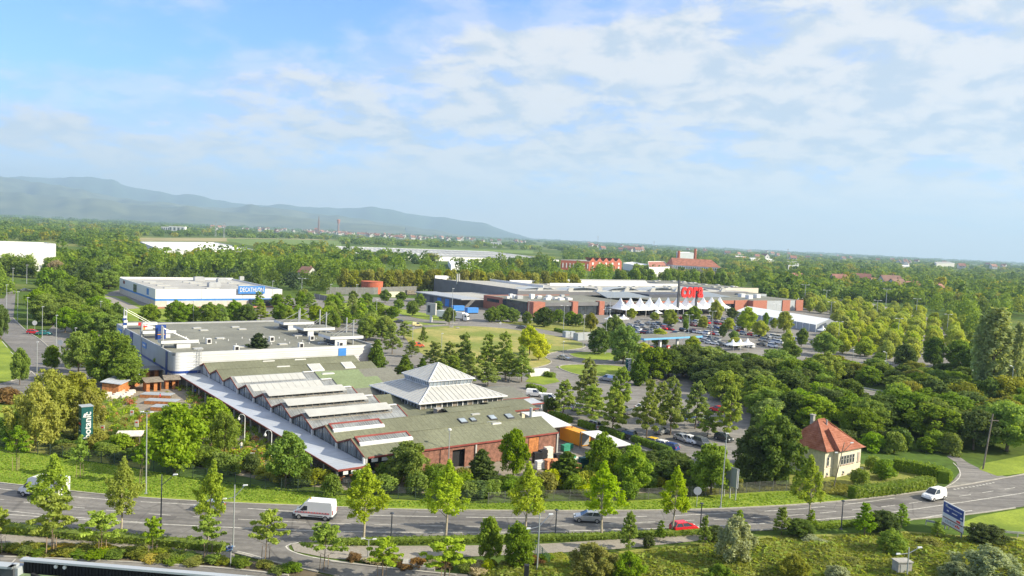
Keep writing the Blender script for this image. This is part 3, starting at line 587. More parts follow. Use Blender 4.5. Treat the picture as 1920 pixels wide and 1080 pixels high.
MB().box(-.55, -.45, 4, 90, .2, 2.4, M_black).build('back_shade', cp)
# ---- white two-tier pyramid pavilion on the roof
PC = (-14.8, 174.8); px_, py_, _ = GF.l((PC[0], PC[1], 0)); pvn = thing('glass_pavilion', 'white two-tiered pyramid roof over a glazed hall rising from the green roofs', 'pavilion', GF.w(px_, py_, 0), BA)
def hip(name, h0, z0, h1, z1, n, m):
    """frustum faces as separate ribbed sheets: n sheets per side"""
    for s in range(4):
        a = s*math.pi/2; c_, s_ = math.cos(a), math.sin(a); q = MB()
        rot = lambda x, y, z: (x*c_-y*s_, x*s_+y*c_, z)
        for i in range(n):
            t0, t1 = i/n*2-1, (i+1)/n*2-1; g_ = .05/h0
            A0, A1 = (t0+g_)*h0, (t1-g_)*h0; B0, B1 = (max(-h1, min(h1, A0))), (max(-h1, min(h1, A1)))
            def zat(x): return z1 if abs(x) <= h1 else z1-(abs(x)-h1)/(h0-h1)*(z1-z0)
            def yat(x): return -h1 if abs(x) <= h1 else -h1-(abs(x)-h1)
            pts = [rot(A0, -h0, z0), rot(A1, -h0, z0), rot(A1, yat(A1), zat(A1)), rot(A0, yat(A0), zat(A0))]
            if h1 == 0 and A0 < 0 < A1: pts = pts[:3]+[rot(0, 0, z1)]+pts[3:]
            q.face(pts, m)
            if i: xx = t0*h0; q.tube(rot(xx, -h0, z0+.03), rot(xx, yat(xx), zat(xx)+.03), .045, .045, m, 4)
        q.build(name, pvn)
        MB().tube(rot(-h0, -h0, z0+.02), rot(-h1, -h1, z1+.02), .13, .13, M_white, 6).build('hip_rib', pvn)
hip('lower_roof_sheet', 10.6, 5.5, 5.0, 7.55, 18, M_wroof); hip('upper_roof_sheet', 5.6, 8.75, 0.001, 11.5, 10, M_wroof)
for s in range(4):
    a = s*math.pi/2; c_, s_ = math.cos(a), math.sin(a); rot = lambda x, y, z: (x*c_-y*s_, x*s_+y*c_, z)
    for i in range(11):
        x0, x1 = -5+i*10/11+.06, -5+(i+1)*10/11-.06; MB().hexa([rot(x0, -5.0, 7.6), rot(x1, -5.0, 7.6), rot(x1, -4.95, 7.6), rot(x0, -4.95, 7.6), rot(x0*1.06, -5.45, 8.7), rot(x1*1.06, -5.45, 8.7), rot(x1*1.06, -5.4, 8.7), rot(x0*1.06, -5.4, 8.7)], M_glassl).build('clerestory_pane', pvn)
    fb = MB()
    for i in range(12): x = -5+i*10/11; fb.tube(rot(x, -5.02, 7.5), rot(x*1.06, -5.5, 8.75), .05, .05, M_white, 4)
    fb.tube(rot(-5, -5, 7.55), rot(5, -5, 7.55), .09, .09, M_white); fb.tube(rot(-5.7, -5.65, 8.75), rot(5.7, -5.65, 8.75), .10, .10, M_white); fb.build('clerestory_frame', pvn)
    fw = MB(); fw.tube(rot(-10.7, -10.65, 5.5), rot(10.7, -10.65, 5.5), .14, .14, M_white); fw.tube(rot(-9.9, -9.9, 3.9), rot(9.9, -9.9, 3.9), .1, .1, M_white)
    for i in range(17):
        x = -9.9+i*19.8/16; fw.tube(rot(x, -9.9, 3.4), rot(x, -9.9, 5.6), .16 if i % 4 == 0 else .07, .16 if i % 4 == 0 else .07, M_white, 4)
    fw.build('window_frame', pvn)
    for i in range(16):
        x0, x1 = -9.9+i*19.8/16+.1, -9.9+(i+1)*19.8/16-.1; MB().hexa([rot(x0, -9.85, 3.5), rot(x1, -9.85, 3.5), rot(x1, -9.8, 3.5), rot(x0, -9.8, 3.5), rot(x0, -9.85, 5.6), rot(x1, -9.85, 5.6), rot(x1, -9.8, 5.6), rot(x0, -9.8, 5.6)], M_win if i % 3 else M_woodg).build('window_pane', pvn)
MB().box(-9.6, 9.6, -9.6, 9.6, 3.3, 4.2, M_feltd).box(-4.9, 4.9, -4.9, 4.9, 7.0, 7.6, M_wroof).build('base', pvn)
# ---- white warehouse store with canted masts
LF = Frame(-78.7, 192.2); H4 = 8.0; X4, Y4 = 52.5, 61.
ws = thing('warehouse_store', 'grey flat-roofed warehouse store with white front, blue band and masted roof canopies', 'store', LF.o, BA)
arc = [(0, 2.2)]+[(2.2-2.2*math.cos(a), 2.2-2.2*math.sin(a)) for a in [math.pi/2*k/8 for k in range(1, 9)]]
foot = [(x, y) for x, y in arc]+[(X4, 0), (X4, Y4), (0, Y4)]
q = MB(); n = len(foot)
for i in range(n):
    (xa, ya), (xb, yb) = foot[i], foot[(i+1) % n]; m = M_slab if (xa == 0 and xb == 0) or ya > 50 or i < 5 else M_wh2  # grey on left face and first half of corner paints shade into the cladding
    for za, zb in ((0, 3.0), (3.0, 3.6), (3.6, H4)):
        mm_ = m
        if za == 3.0 and (i < 9): mm_ = M_dblue
        if za == 3.0 and i == n-1: mm_ = M_dblue
        q.face([(xa, ya, za), (xb, yb, za), (xb, yb, zb), (xa, ya, zb)], mm_)
q.build('wall', ws)
inn = [(max(.35, min(X4-.35, x)), max(.35, min(Y4-.35, y))) for x, y in foot]
MB().prism(inn, H4-.75, H4-.45, M_roofg).build('roof', ws)
q = MB()
for i in range(n):
    a, b2 = foot[i], foot[(i+1) % n]; c2, d2 = inn[i], inn[(i+1) % n]
    q.face([(a[0], a[1], H4), (b2[0], b2[1], H4), (d2[0], d2[1], H4), (c2[0], c2[1], H4)], M_grey); q.face([(c2[0], c2[1], H4), (d2[0], d2[1], H4), (d2[0], d2[1], H4-.5), (c2[0], c2[1], H4-.5)], M_grey)
q.build('parapet', ws)
MB().box(3.2, 9.5, -.06, -.005, 2.98, 3.62, M_dblue).build('blue_band', ws)
for i in range(13): MB().box(3.4, X4-.1, -.05, -.01, .5+i*.56, .53+i*.56, M_grey).build('cladding_joint', ws)
for y in (3.6, 40.): MB().box(-.12, -.02, y, y+1.6+1.4*(y > 5), .2, H4-.2, M_dblue).build('blue_panel', ws)
for y in (54., 24.5):
    o = MB().box(-.12, -.02, y, y+4.2, 5.6, 7.0, M_blue).build('wall_sign', ws); MB().box(-.16, -.125, y+.8, y+3.4, 6.1, 6.5, M_white).build('sign_lettering', o)
x = LF.facex(640, 5); MB().box(x-.9, x+1.3, -.09, -.02, 2.2, 7.4, M_blue).build('blue_door_panel', ws)
lad = MB(); x = LF.facex(373, 5)
for s_ in (-.35, .35): lad.tube((x+s_, -.35, .5), (x+s_, -.35, 9.1), .05, .05, M_grey, 4)
for i in range(22): lad.tube((x-.35, -.35, .7+i*.38), (x+.35, -.35, .7+i*.38), .03, .03, M_grey, 4)
for i in range(7): lad.tube((x-.45, -1., 2.6+i), (x+.45, -1., 2.6+i), .03, .03, M_grey, 4); lad.tube((x-.45, -1., 2.6+i), (x-.35, -.35, 2.6+i), .03, .03, M_grey, 4); lad.tube((x+.45, -1., 2.6+i), (x+.35, -.35, 2.6+i), .03, .03, M_grey, 4)
lad.box(x-.9, x+.9, -.2, 1.2, 8.6, 8.72, M_wroof); lad.build('cage_ladder', ws)
def canted(uL, vL, uR, vR, dep, zt, box, masts, mh, side):
    x0, y0, _ = LF.px(uL, vL, zt); x1, y1_, _ = LF.px(uR, vR, zt); y = (y0+y1_)/2
    o = MB().box(x0, x1, y, y+dep, zt-.75, zt, M_white, M_roofg).build('roof_canopy', ws)
    xb0 = LF.facex(box[0], zt-1, y); xb1 = LF.facex(box[1], zt-1, y); bo = MB().box(xb0, xb1, y+.25, y+dep-.3, H4-.5, zt-.75, M_wh2).build('canopy_box', o)
    MB().box(xb0-.05, xb0-.01, y+.5, y+dep-.5, H4-.3, zt-.9, M_win).build('louvre', o)
    for um in masts:
        xm = LF.facex(um, zt, y+.3); MB().tube((xm, y+(.6 if um == masts[0] else dep-.6), 0), (xm, y+(.6 if um == masts[0] else dep-.6), zt+mh), .22, .2, M_grey, 8).tube((xm, y+.6, zt+mh-.4), (xm+(-6 if side > 0 else 6), y+.8, zt), .06, .06, M_grey, 5).build('mast', o)
canted(238, 605, 296, 604.5, 3.0, 9.6, (270, 287), (233, 240), 4.0, -1); canted(268, 621, 330, 619, 3.2, 9.6, (307, 320), (266, 271), 2.0, -1); canted(303, 639.5, 372, 636.5, 3.4, 9.6, (332, 358), (306, 308), 3.4, -1)
canted(533, 605, 588, 603, 8, 10, (541, 557), (560.5, 579), 3.5, 1); canted(571, 616, 626.5, 613.5, 8, 10, (578, 589), (612, 618), 4.5, 1); canted(621, 632, 680, 629, 8, 10, (629, 651), (663, 670.5), 4.2, 1)
o = MB().box(X4, X4+3, 8, 44, 0, 6.2, M_win).box(X4+.1, X4+3.2, 7.6, 44.4, 6.2, 6.9, M_wh2).build('entrance_front', ws)
# small signs on the left masts: coloured figures and a dark panel
xs_, ys_, _ = LF.px(234, 600, 11); sg = MB()
for dz, dx, m in ((0, 0, M_dblue), (.7, .25, M_white), (1.3, -.1, M_dblue), (-.7, .1, M_white), (1.9, .1, M_white)): sg.box(xs_-.5+dx, xs_+.4+dx, ys_-.4, ys_-.1, 9.6+dz, 10.3+dz, m)
sg.build('mast_sign', ws)
xs_, ys_, _ = LF.px(267, 612, 10.3); sg = MB()
for dz, dx, m in ((1.4, -.6, M_sred), (.8, 0, M_sred), (.1, .1, M_gold), (-.6, .1, M_sred), (-1.4, -.1, M_white), (.9, .7, M_sred)): sg.box(xs_-.5+dx, xs_+.5+dx, ys_-.4, ys_-.1, 9.2+dz, 9.95+dz, m)
sg.build('mast_sign', ws)
xs_, ys_, _ = LF.px(303, 626, 10.8); o = MB().box(xs_-1.4, xs_+1.0, ys_-.1, ys_+.6, 9.4, 13, M_dblue).build('mast_sign', ws); MB().box(xs_-1.1, xs_+.7, ys_-.14, ys_-.105, 10.6, 10.8, M_gold).box(xs_-1.1, xs_+.7, ys_-.14, ys_-.105, 11.2, 11.35, M_feltl).build('sign_lettering', o)
for i, (u, v) in enumerate([(369, 613), (382, 617), (413, 632), (441, 611), (454, 615), (452, 648), (487, 629), (530, 643), (523, 612), (558, 627), (371, 651), (605, 641)]):
    x, y, _ = LF.px(u, v, 8); MB().box(x-1.1, x+1.1, y-.8, y+.8, 7.5, 7.85, M_wroof).build('skylight', ws)
for (u, v) in [(391, 641), (443, 655), (509, 637), (584, 635), (564, 649), (638, 647)]:
    x, y, _ = LF.px(u, v, 8); o = MB().box(x-.6, x+.6, y-.6, y+.6, 7.5, 8.9, M_white).build('roof_fan', ws); MB().box(x-.4, x+.4, y-.64, y-.605, 7.8, 8.7, M_black).build('fan_grille', o)
for i in range(26):
    x, y, _ = LF.px(350+i*11.5+rnd.uniform(-3, 3), 632+(i % 3)*5+rnd.uniform(-2, 2), 8); MB().tube((x, y, 7.5), (x, y, 8.0), .12, .1, M_white, 6).build('roof_vent', ws)
# ---- white store with blue band
DF = Frame(-158.6, 368.); X5, Y5 = 58.3, 74.7
ds = thing('sports_store', 'white box store with sky-blue band and blue name sign over its front', 'store', DF.o, BA)
M_beige = mk('beige_base', (.55, .50, .43), var=.08)
for nm, f in (('front_wall', lambda za, zb, m: MB().box(0, X5, 0, .3, za, zb, m)), ('side_wall', lambda za, zb, m: MB().box(-.003, .3, .31, Y5, za, zb, m))):
    q = MB()
    for za, zb, m in ((0, 2.7, M_beige), (2.7, 3.6, M_blue), (3.6, 8, M_white)): r_ = f(za, zb, m); i0 = len(q.v); q.v += r_.v; q.f += [tuple(j+i0 for j in ff) for ff in r_.f]; q.m += [q.mi(m)]*6
    q.build(nm, ds)
MB().box(.3, X5, Y5-.3, Y5, 0, 8.4, M_white).box(X5-.3, X5, .3, Y5-.3, 0, 8, M_white).build('rear_wall', ds)
MB().box(.3, X5-.3, .3, Y5-.3, 7.0, 7.3, M_roofl).build('roof', ds)
for (u, v) in [(280, 528.5), (292, 531), (306, 535), (320, 540), (354, 529), (367, 531), (383, 535), (398, 541), (438, 531), (457, 535)]:
    x, y, _ = DF.px(u, v, 7.4); MB().box(x-3, x+3, y-1.2, y+1.2, 7.3, 7.7, M_wroof).build('skylight', ds)
for (u, v, s) in [(373, 524, 2.6), (401, 535, 2.8), (416, 527, 2.6), (453, 523, 1.2)]:
    x, y, _ = DF.px(u, v, 8); MB().box(x-s, x+s, y-s*.7, y+s*.7, 7.3, 9.3, M_grey).box(x-s*.8, x+s*.8, y-s*.5, y+s*.5, 9.3, 9.5, M_wroof).build('roof_unit', ds)
xa, xb = DF.facex(446, 8), DF.facex(495.5, 8); o = MB().box(xa, xb, -.9, -.3, 5.9, 9.5, M_blue).box(xa+.5, xb-.5, -.3, 0, 6.2, 8, M_grey).build('name_sign', ds)
text_obj('DECATHLON', 2.9, .05, M_white, 'sign_lettering', o, ((xa+xb)/2, -.95, 7.7), (R(90), 0, 0), .035, (xb-xa)/19.5)
for x in (20., 39.): MB().box(x, x+.15, -.05, -.01, 3.6, 8, M_grey).build('downpipe', ds)
MB().box(5, 7.5, -.05, -.01, 0, 2.5, M_white).box(7.6, 8.8, -.05, -.01, 0, 2.2, M_woodg).build('side_door', ds)
q = MB()
for y, h_, m in ((62, 1.5, M_dkred), (36, 4., M_glass), (12, 3., M_blue)): q.box(-.1, -.02, y, y+(7 if m == M_glass else 4), 7-h_*.9, 7.2, m)
q.build('wall_poster', ds)
MB().box(X5-16, X5-1, -1.5, -.02, 0, 3.2, M_win).build('entrance_glazing', ds)
MB().box(-4, X5+6, -8, -6.8, 0, .5, M_tile2).build('brick_planter', ds)
# ---- hypermarket
CF2 = Frame(10.9, 409.1)
hm_ = thing('hypermarket', 'sprawling grey and brick hypermarket with dark glazed wing and white tented entrance', 'hypermarket', CF2.o, BA)
def cb(name, x0, x1, y0, y1, z0, z1, m, mt=None): return MB().box(x0, x1, y0, y1, z0, z1, m, mt).build(name, hm_)
for i in range(12):        # dark profiled hall wall, sheet by sheet
    y = 46+i*7.5; cb('wall_panel', 24.6, 25, y, y+7.42, 0, 9.9, M_gpan)
cb('hall', 25.05, 62, 46, 136, 0, 9.0, M_gpan, M_roofl); cb('hall', 62.1, 230, 48, 136, 0, 8.2, M_gpan, M_roofl); cb('parapet', 25.05, 70, 135.6, 136, 9, 11.6, M_white); cb('parapet', 62.1, 62.5, 70, 136, 8.2, 10.4, M_white); cb('parapet', 72, 200, 118, 118.5, 8.2, 10.2, M_white); cb('parapet', 90, 215, 98, 98.5, 8.2, 9.9, M_white)
cb('side_hall', 216, 259, 62, 147, 0, 9.2, M_roofl, M_roofg); cb('low_hall', 216, 240, 40, 61.5, 0, 7.2, M_slab, M_roofg); cb('beige_wall', 222, 259.3, 61.6, 61.95, 4.5, 9.8, M_beige); cb('parapet', 100, 216, 135, 135.4, 8.2, 10.2, M_grey)
cb('dock_wing', -17.5, 24.5, 46.2, 84, 0, 5, M_gpan, M_roofl); cb('dock_roof', -19, -5, 36, 84.5, 5.05, 5.5, M_grey)
for y in (50, 58, 66): cb('dock_door', -17.6, -17.52, y, y+4, .2, 4.2, M_blue if y < 60 else M_dgrey)
for x in (30.2, 31.6): MB().tube((x-6, 108, 8), (x-6, 108, 14.5), .5, .45, M_wroof, 10).build('chimney', hm_)
# brick wing with glazing
cb('wing_roof', .4, 92, .4, 43, 6.3, 6.7, M_roofg); cb('brick_wall', 0, .35, 26, 43.4, 0, 7, M_brick); cb('brick_wall', .4, 60, 43.05, 43.4, 0, 7, M_brick)
cb('window_strip', -.08, -.02, 29, 40, 4.0, 5.7, M_win)
cb('dark_glazing', .02, .3, 5, 25.9, 0, 6.6, M_win)
cb('brick_pier', 0, 7.4, -.3, 4.6, 0, 7.1, M_brick)
for i, (a, b2) in enumerate(((7.5, 25.5), (29.3, 44.), (47.8, 63.5))):
    cb('dark_fascia', a, b2, .3, .6, 4.9, 6.7, M_gpan); cb('dark_glazing', a, b2, .9, 1.1, 0, 4.85, M_win)
    for j in range(5): cb('mullion', a+(b2-a)*j/5, a+(b2-a)*j/5+.25, .8, .88, 0, 4.9, M_dgrey)
for a, b2 in ((25.6, 29.2), (44.1, 47.7), (63.6, 68)): cb('brick_pier', a, b2, -.3, 3, 0, 7.2, M_brick)
cb('glass_sign', 49, 56, .66, .8, 1.2, 4.2, M_glassl)
for i in range(26):
    u = 945+rnd.uniform(0, 125); v = 552+rnd.uniform(0, 6)+(u-945)*.02; x, y, _ = CF2.px(u, v, 7.5)
    if y > 40 or x < 1: continue
    s = rnd.uniform(.7, 1.8); cb('roof_unit', x-s, x+s, y-s*.7, y+s*.7, 6.7, 6.7+rnd.uniform(.8, 2), M_white if rnd.random() < .7 else M_grey)
# barrel rooflights and low roofs
for i in range(5):
    x = 48+i*34; q = MB(); prof = [(-14, 8.2), (-9, 9.5), (0, 10.1), (9, 9.5), (14, 8.2)]
    for a, b2 in zip(prof, prof[1:]): q.face([(x+a[0], 56, a[1]), (x+b2[0], 56, b2[1]), (x+b2[0], 66, b2[1]), (x+a[0], 66, a[1])], M_slab)
    q.face([(x+p[0], 56, p[1]) for p in prof], M_win); q.face([(x+p[0], 66, p[1]) for p in prof[::-1]], M_win); q.build('barrel_roof', hm_)
    cb('rooflight_strip', x-15, x+15, 51, 52, 8.2, 8.7, M_wroof)
for i in range(8):
    x = 40+i*23; MB().hexa([(x, 48.5, 8.2), (x+4, 48.5, 8.2), (x+4, 51, 8.2), (x, 51, 8.2), (x+1.5, 48.5, 10.6), (x+5, 48.5, 10.6), (x+4, 51, 8.6), (x+1, 51, 8.6)], M_wroof).build('wind_scoop', hm_)
for i in range(46):
    x = rnd.uniform(66, 210); y = rnd.uniform(70, 130); cb('skylight', x-1.5, x+1.5, y-1.5, y+1.5, 8.2, 8.8, M_wroof)
for i in range(22):
    x = rnd.uniform(219, 256); y = rnd.uniform(65, 142); cb('skylight', x-1.4, x+1.4, y-1.4, y+1.4, 9.3, 9.9, M_wroof)
M_slate = mk('blue_grey_roof', (.22, .25, .28), rough=.5, var=.06); M_slated = mk('dark_slate_front', (.075, .08, .10), rough=.6, var=.08)
for x0_, x1_ in ((70, 106), (138, 178)):
    q = MB(); q.hexa([(x0_, 22, 6.8), (x1_, 22, 6.8), (x1_-3, 40, 8.6), (x0_+8, 40, 8.6), (x0_, 22, 7.2), (x1_, 22, 7.2), (x1_-3, 40, 9.0), (x0_+8, 40, 9.0)], M_slate); q.build('pitched_roof', hm_)
cb('dark_clerestory', 106.1, 137.9, 24, 40, 6.7, 8.6, M_slated); cb('arcade_roof', 68.1, 172, 4, 40, 6.2, 6.7, M_roofg); cb('front_block', 68.2, 172, 6, 46, 0, 6.15, M_slated)
cb('brick_front', 68.2, 166, 2.6, 3.6, 4.6, 6.6, M_brick); cb('shop_glazing', 69, 164, 3.7, 4.2, 0, 4.5, M_win)
# right brick wing
cb('brick_wall', 158, 170, 2, 2.4, 0, 6.8, M_brick); cb('brick_wall', 170.1, 170.5, -2, 2, 0, 6.8, M_brick); cb('wing_block', 158.2, 222, 2.5, 40, 0, 6.3, M_slated, M_roofg)
cb('brick_wall', 170.6, 184, -2, -1.6, 0, 6.9, M_brick); cb('grey_front', 184.1, 200, -1.5, -1.2, 0, 6.6, M_slab); cb('brick_wall', 200.1, 208, -2, -1.6, 0, 6.9, M_brick); cb('grey_front', 208.1, 214, -1.5, -1.2, 0, 6.6, M_slab); cb('brick_wall', 214.1, 222, -2, -1.6, 0, 6.9, M_brick); cb('wing_roof', 170.6, 222, -1.1, 39.8, 6.45, 6.7, M_roofg)
for x, y in ((184, 12), (200, 18), (192, 24)): cb('roof_unit', x-2, x+2, y-1.5, y+1.5, 6.7, 9, M_white)
# tented entrance roof: twelve peaks, each its own part
NT = 12; xa_, xb_ = CF2.facex(1164, 9.3, -4.5), CF2.facex(1350, 9.3, -4.5); stp = (xb_-xa_)/11; xt0, xt1 = xa_-stp/2, xb_+stp/2
for i in range(NT):
    cx0 = xt0+(xt1-xt0)*(i+.5)/NT; hw = (xt1-xt0)/NT/2+.02; q = MB(); rings = []; cyt = -4.5
    for f, z in ((1., 3.7), (.72, 4.25), (.48, 5.1), (.28, 6.4), (.13, 8.0), (.045, 9.3)):
        ring = []
        for k in range(12):
            a = 2*math.pi*k/12; dx, dy = math.cos(a), math.sin(a); sq = 1/max(abs(dx), abs(dy)); g_ = f*(sq if f > .9 else 1+(sq-1)*f)
            ring.append((cx0+dx*hw*g_, cyt+dy*8.5*g_, z-(.25*abs(math.cos(2*a)) if f == 1. else 0)))
        rings.append(ring)
    for a_, b_ in zip(rings, rings[1:]):
        for k in range(12): j = (k+1) % 12; q.face([a_[k], a_[j], b_[j], b_[k]], M_tentw)
    q.face(rings[-1], M_tentw); o = q.build('tent_peak', hm_)
    MB().tube((cx0, cyt, 0), (cx0, cyt, 9.5), .12, .1, M_grey, 6).tube((cx0-hw, cyt-8.3, 0), (cx0-hw, cyt-8.3, 3.6), .12, .12, M_tentw, 6).build('tent_pole', o)
cb('tent_link', 52, 68.9, -13, -6, 3.4, 3.6, M_tentw)
# big red name sign on two masts
XS = CF2.facex(1272, 10, -9.5)
sg = thing('store_sign', 'giant red lowercase letters on two dark masts in front of the white tents', 'sign', CF2.w(XS, -9.5, 0), BA)
XM = CF2.facex(1306, 10, -9.5)-XS; XL = (CF2.facex(1277, 14, -10.5)-XS, CF2.facex(1318.5, 14, -10.5)-XS)
for x in (0, XM): MB().box(x-.6, x+.6, -.4, .4, 0, 19.5 if x < 1 else 15.5, M_dgrey).build('mast', sg)
MB().box(0, XL[1], -.1, .1, 12.8, 13.1, M_dgrey).box(0, XL[1], -.1, .1, 17.3, 17.6, M_dgrey).build('sign_rail', sg)
sgz = 39-(545-459)/1554*depth(at(1290, 586)); 
for i, ch in enumerate('cora'):
    text_obj(ch, 11.4, .5, M_sred, 'letter', sg, (XL[0]+(XL[1]-XL[0])*(.125+.25*i+(0, .015, .0, .0)[i]), -1., sgz+1.2), (R(90), 0, 0), .30, (XL[1]-XL[0])/22.5)
# marquee with long white roof
mq = thing('marquee', 'long white marquee tent with ridge roof on the store car park', 'marquee', CF2.w(114, -36, 0), BA)
a = CF2.l(at(1402, 574, 6.5)); b2 = CF2.l(at(1556, 598, 6.5)); o0 = Vector((114, -36, 0)); A_ = Vector((a[0], a[1], 0))-o0; B_ = Vector((b2[0], b2[1], 0))-o0; d = (B_-A_).normalized(); nn = Vector((d.y, -d.x, 0)); nn = nn if nn.y < 0 or nn.x < 0 else -nn
def P3(v_, z): return (v_.x, v_.y, z)
wd_ = 8.
MB().face([P3(A_-nn*0, 6.5), P3(B_, 6.5), P3(B_+nn*wd_, 3.6), P3(A_+nn*wd_, 3.6)], M_tentw).face([P3(A_, 6.5), P3(A_-nn*wd_, 3.6), P3(B_-nn*wd_, 3.6), P3(B_, 6.5)], M_tentw).build('tent_roof', mq)
MB().face([P3(A_+nn*(wd_-.1), 0), P3(B_+nn*(wd_-.1), 0), P3(B_+nn*(wd_-.1), 3.59), P3(A_+nn*(wd_-.1), 3.59)], M_slab).face([P3(A_+nn*wd_, 0), P3(A_-nn*wd_, 0), P3(A_-nn*wd_, 3.59), P3(A_, 6.45), P3(A_+nn*wd_, 3.59)], M_slab).face([P3(B_+nn*wd_, 0), P3(B_-nn*wd_, 0), P3(B_-nn*wd_, 3.59), P3(B_, 6.45), P3(B_+nn*wd_, 3.59)], M_slab).build('tent_wall', mq)
for i in range(15): p = A_+(B_-A_)*(i/14)+nn*wd_; MB().box(p.x-.15, p.x+.15, p.y-.15, p.y+.15, 0, 3.6, M_tentw).build('post', mq)
# small party tents
M_tent = M_tentw
for (u, v, n_, lab) in [(1156, 607, 3, 'cluster of small white pointed tents left of the store front'), (1387, 657, 3, 'small white pointed tents in the middle of the car park'), (1336, 588, 2, 'small pointed tents beside the marquee end'), (1552, 628, 3, 'small white pointed tents right of the marquee'), (1232, 595, 1, 'single small white pointed tent before the tented entrance'), (1500, 570, 2, 'small white tents behind the marquee')]:
    p = at(u, v); o = thing('party_tent', lab, 'tent', p, BA)
    for i in range(n_):
        q = MB(); x = (i-(n_-1)/2)*4.4
        for k in range(4): a1, a2 = math.pi/4+k*math.pi/2, math.pi/4+(k+1)*math.pi/2; q.face([(x+3*math.cos(a1), 3*math.sin(a1), 2.3), (x+3*math.cos(a2), 3*math.sin(a2), 2.3), (x+.7*math.cos(a2), .7*math.sin(a2), 3.3), (x+.7*math.cos(a1), .7*math.sin(a1), 3.3)], M_tentw); q.face([(x+.7*math.cos(a1), .7*math.sin(a1), 3.3), (x+.7*math.cos(a2), .7*math.sin(a2), 3.3), (x, 0, 4.6)], M_tentw); q.tube((x+2.1*math.cos(a1)*1.38, 2.1*math.sin(a1)*1.38, 0), (x+2.1*math.cos(a1)*1.38, 2.1*math.sin(a1)*1.38, 2.3), .06, .06, M_grey, 4)
        q.build('tent_top', o)
# petrol station canopy
pL, pR = CF2.l(at(1204, 637, 4.6)), CF2.l(at(1304, 630, 4.6)); ps = thing('petrol_station', 'petrol station canopy with sky-blue fascia on white columns', 'petrol station', CF2.w(pL[0], pL[1], 0), BA)
Lp = pR[0]-pL[0]; MB().box(0, Lp, -1, 9, 4.5, 5.15, M_lblue, M_roofg).build('canopy', ps)
for x in (2, Lp*.33, Lp*.62, Lp-2): o = MB().box(x-.4, x+.4, .5, 1.3, 0, 4.2, M_white).build('column', ps)
for x in (5, Lp*.45, Lp*.75): MB().box(x, x+1.2, .4, 1.2, 0, 1.8, M_sred).box(x+.1, x+1.1, .35, .395, .9, 1.5, M_white).build('pump', ps)
# utility boxes, red tank, noise fence
p = at(1090, 618+22); o = thing('utility_container', 'long pale grey container beside the hedge in front of the brick wing', 'container', at(1088, 638), BA); MB().box(-2.5, 11, -1.4, 1.4, .1, 2.9, M_slab, M_roofl).build('body', o); MB().box(1, 2.4, -1.47, -1.41, .3, 2.5, M_grey).build('door', o)
o = thing('utility_cabinet', 'pair of low pale grey cabinets left of the long grey container', 'cabinet', at(1066, 632), BA); MB().box(-2.4, 0, -1, 1, 0, 2.4, M_slab).box(.4, 2.6, -1, 1, 0, 2.2, M_slab).build('body', o)
p = at(697, 550); o = thing('storage_tank', 'round brick-red storage tank behind the noise fence', 'tank', p); q = MB(); q.prism([(6.6*math.cos(k*math.pi/16), 6.6*math.sin(k*math.pi/16)) for k in range(32)], 0, 7.2, M_tank); q.build('shell', o)
q = MB(); q.prism([(6.75*math.cos(k*math.pi/16), 6.75*math.sin(k*math.pi/16)) for k in range(32)], 7.2, 7.45, M_tank); q.build('rim', o)
def panelfence(name, lab, pts, h, m, step=6, cat='fence'):
    P = lerp_poly([at(u, v) for u, v in pts], step); o = thing(name, lab, cat, P[0])
    for a, b2 in zip(P, P[1:]):
        d = (b2-a).normalized()*.1; nn = Vector((-d.y, d.x, 0)); a2, b3 = a-P[0]+d, b2-P[0]-d
        MB().hexa([P3(a2-nn, 0), P3(b3-nn, 0), P3(b3+nn, 0), P3(a2+nn, 0), P3(a2-nn, h), P3(b3-nn, h), P3(b3+nn, h), P3(a2+nn, h)], m).build('fence_panel', o); MB().box(-.15, .15, -.15, .15, 0, h+.15, M_grey).build('post', o, a-P[0])
panelfence('noise_fence', 'grey panel noise fence behind the red tank', [(612, 552), (700, 552), (795, 548)], 4.2, mk('fence_grey', (.17, .17, .165), var=.1)); panelfence('noise_fence', 'dark panel fence running left in front of the red tank', [(590, 560), (628, 566), (660, 562), (680, 556)], 2.6, M_gpan, 5)
p = at(752, 557); o = thing('yard_wall', 'low cream wall beside the red tank', 'wall', p, BA); MB().box(-12, 2, -.3, .3, 0, 3.2, M_cream).build('wall', o)
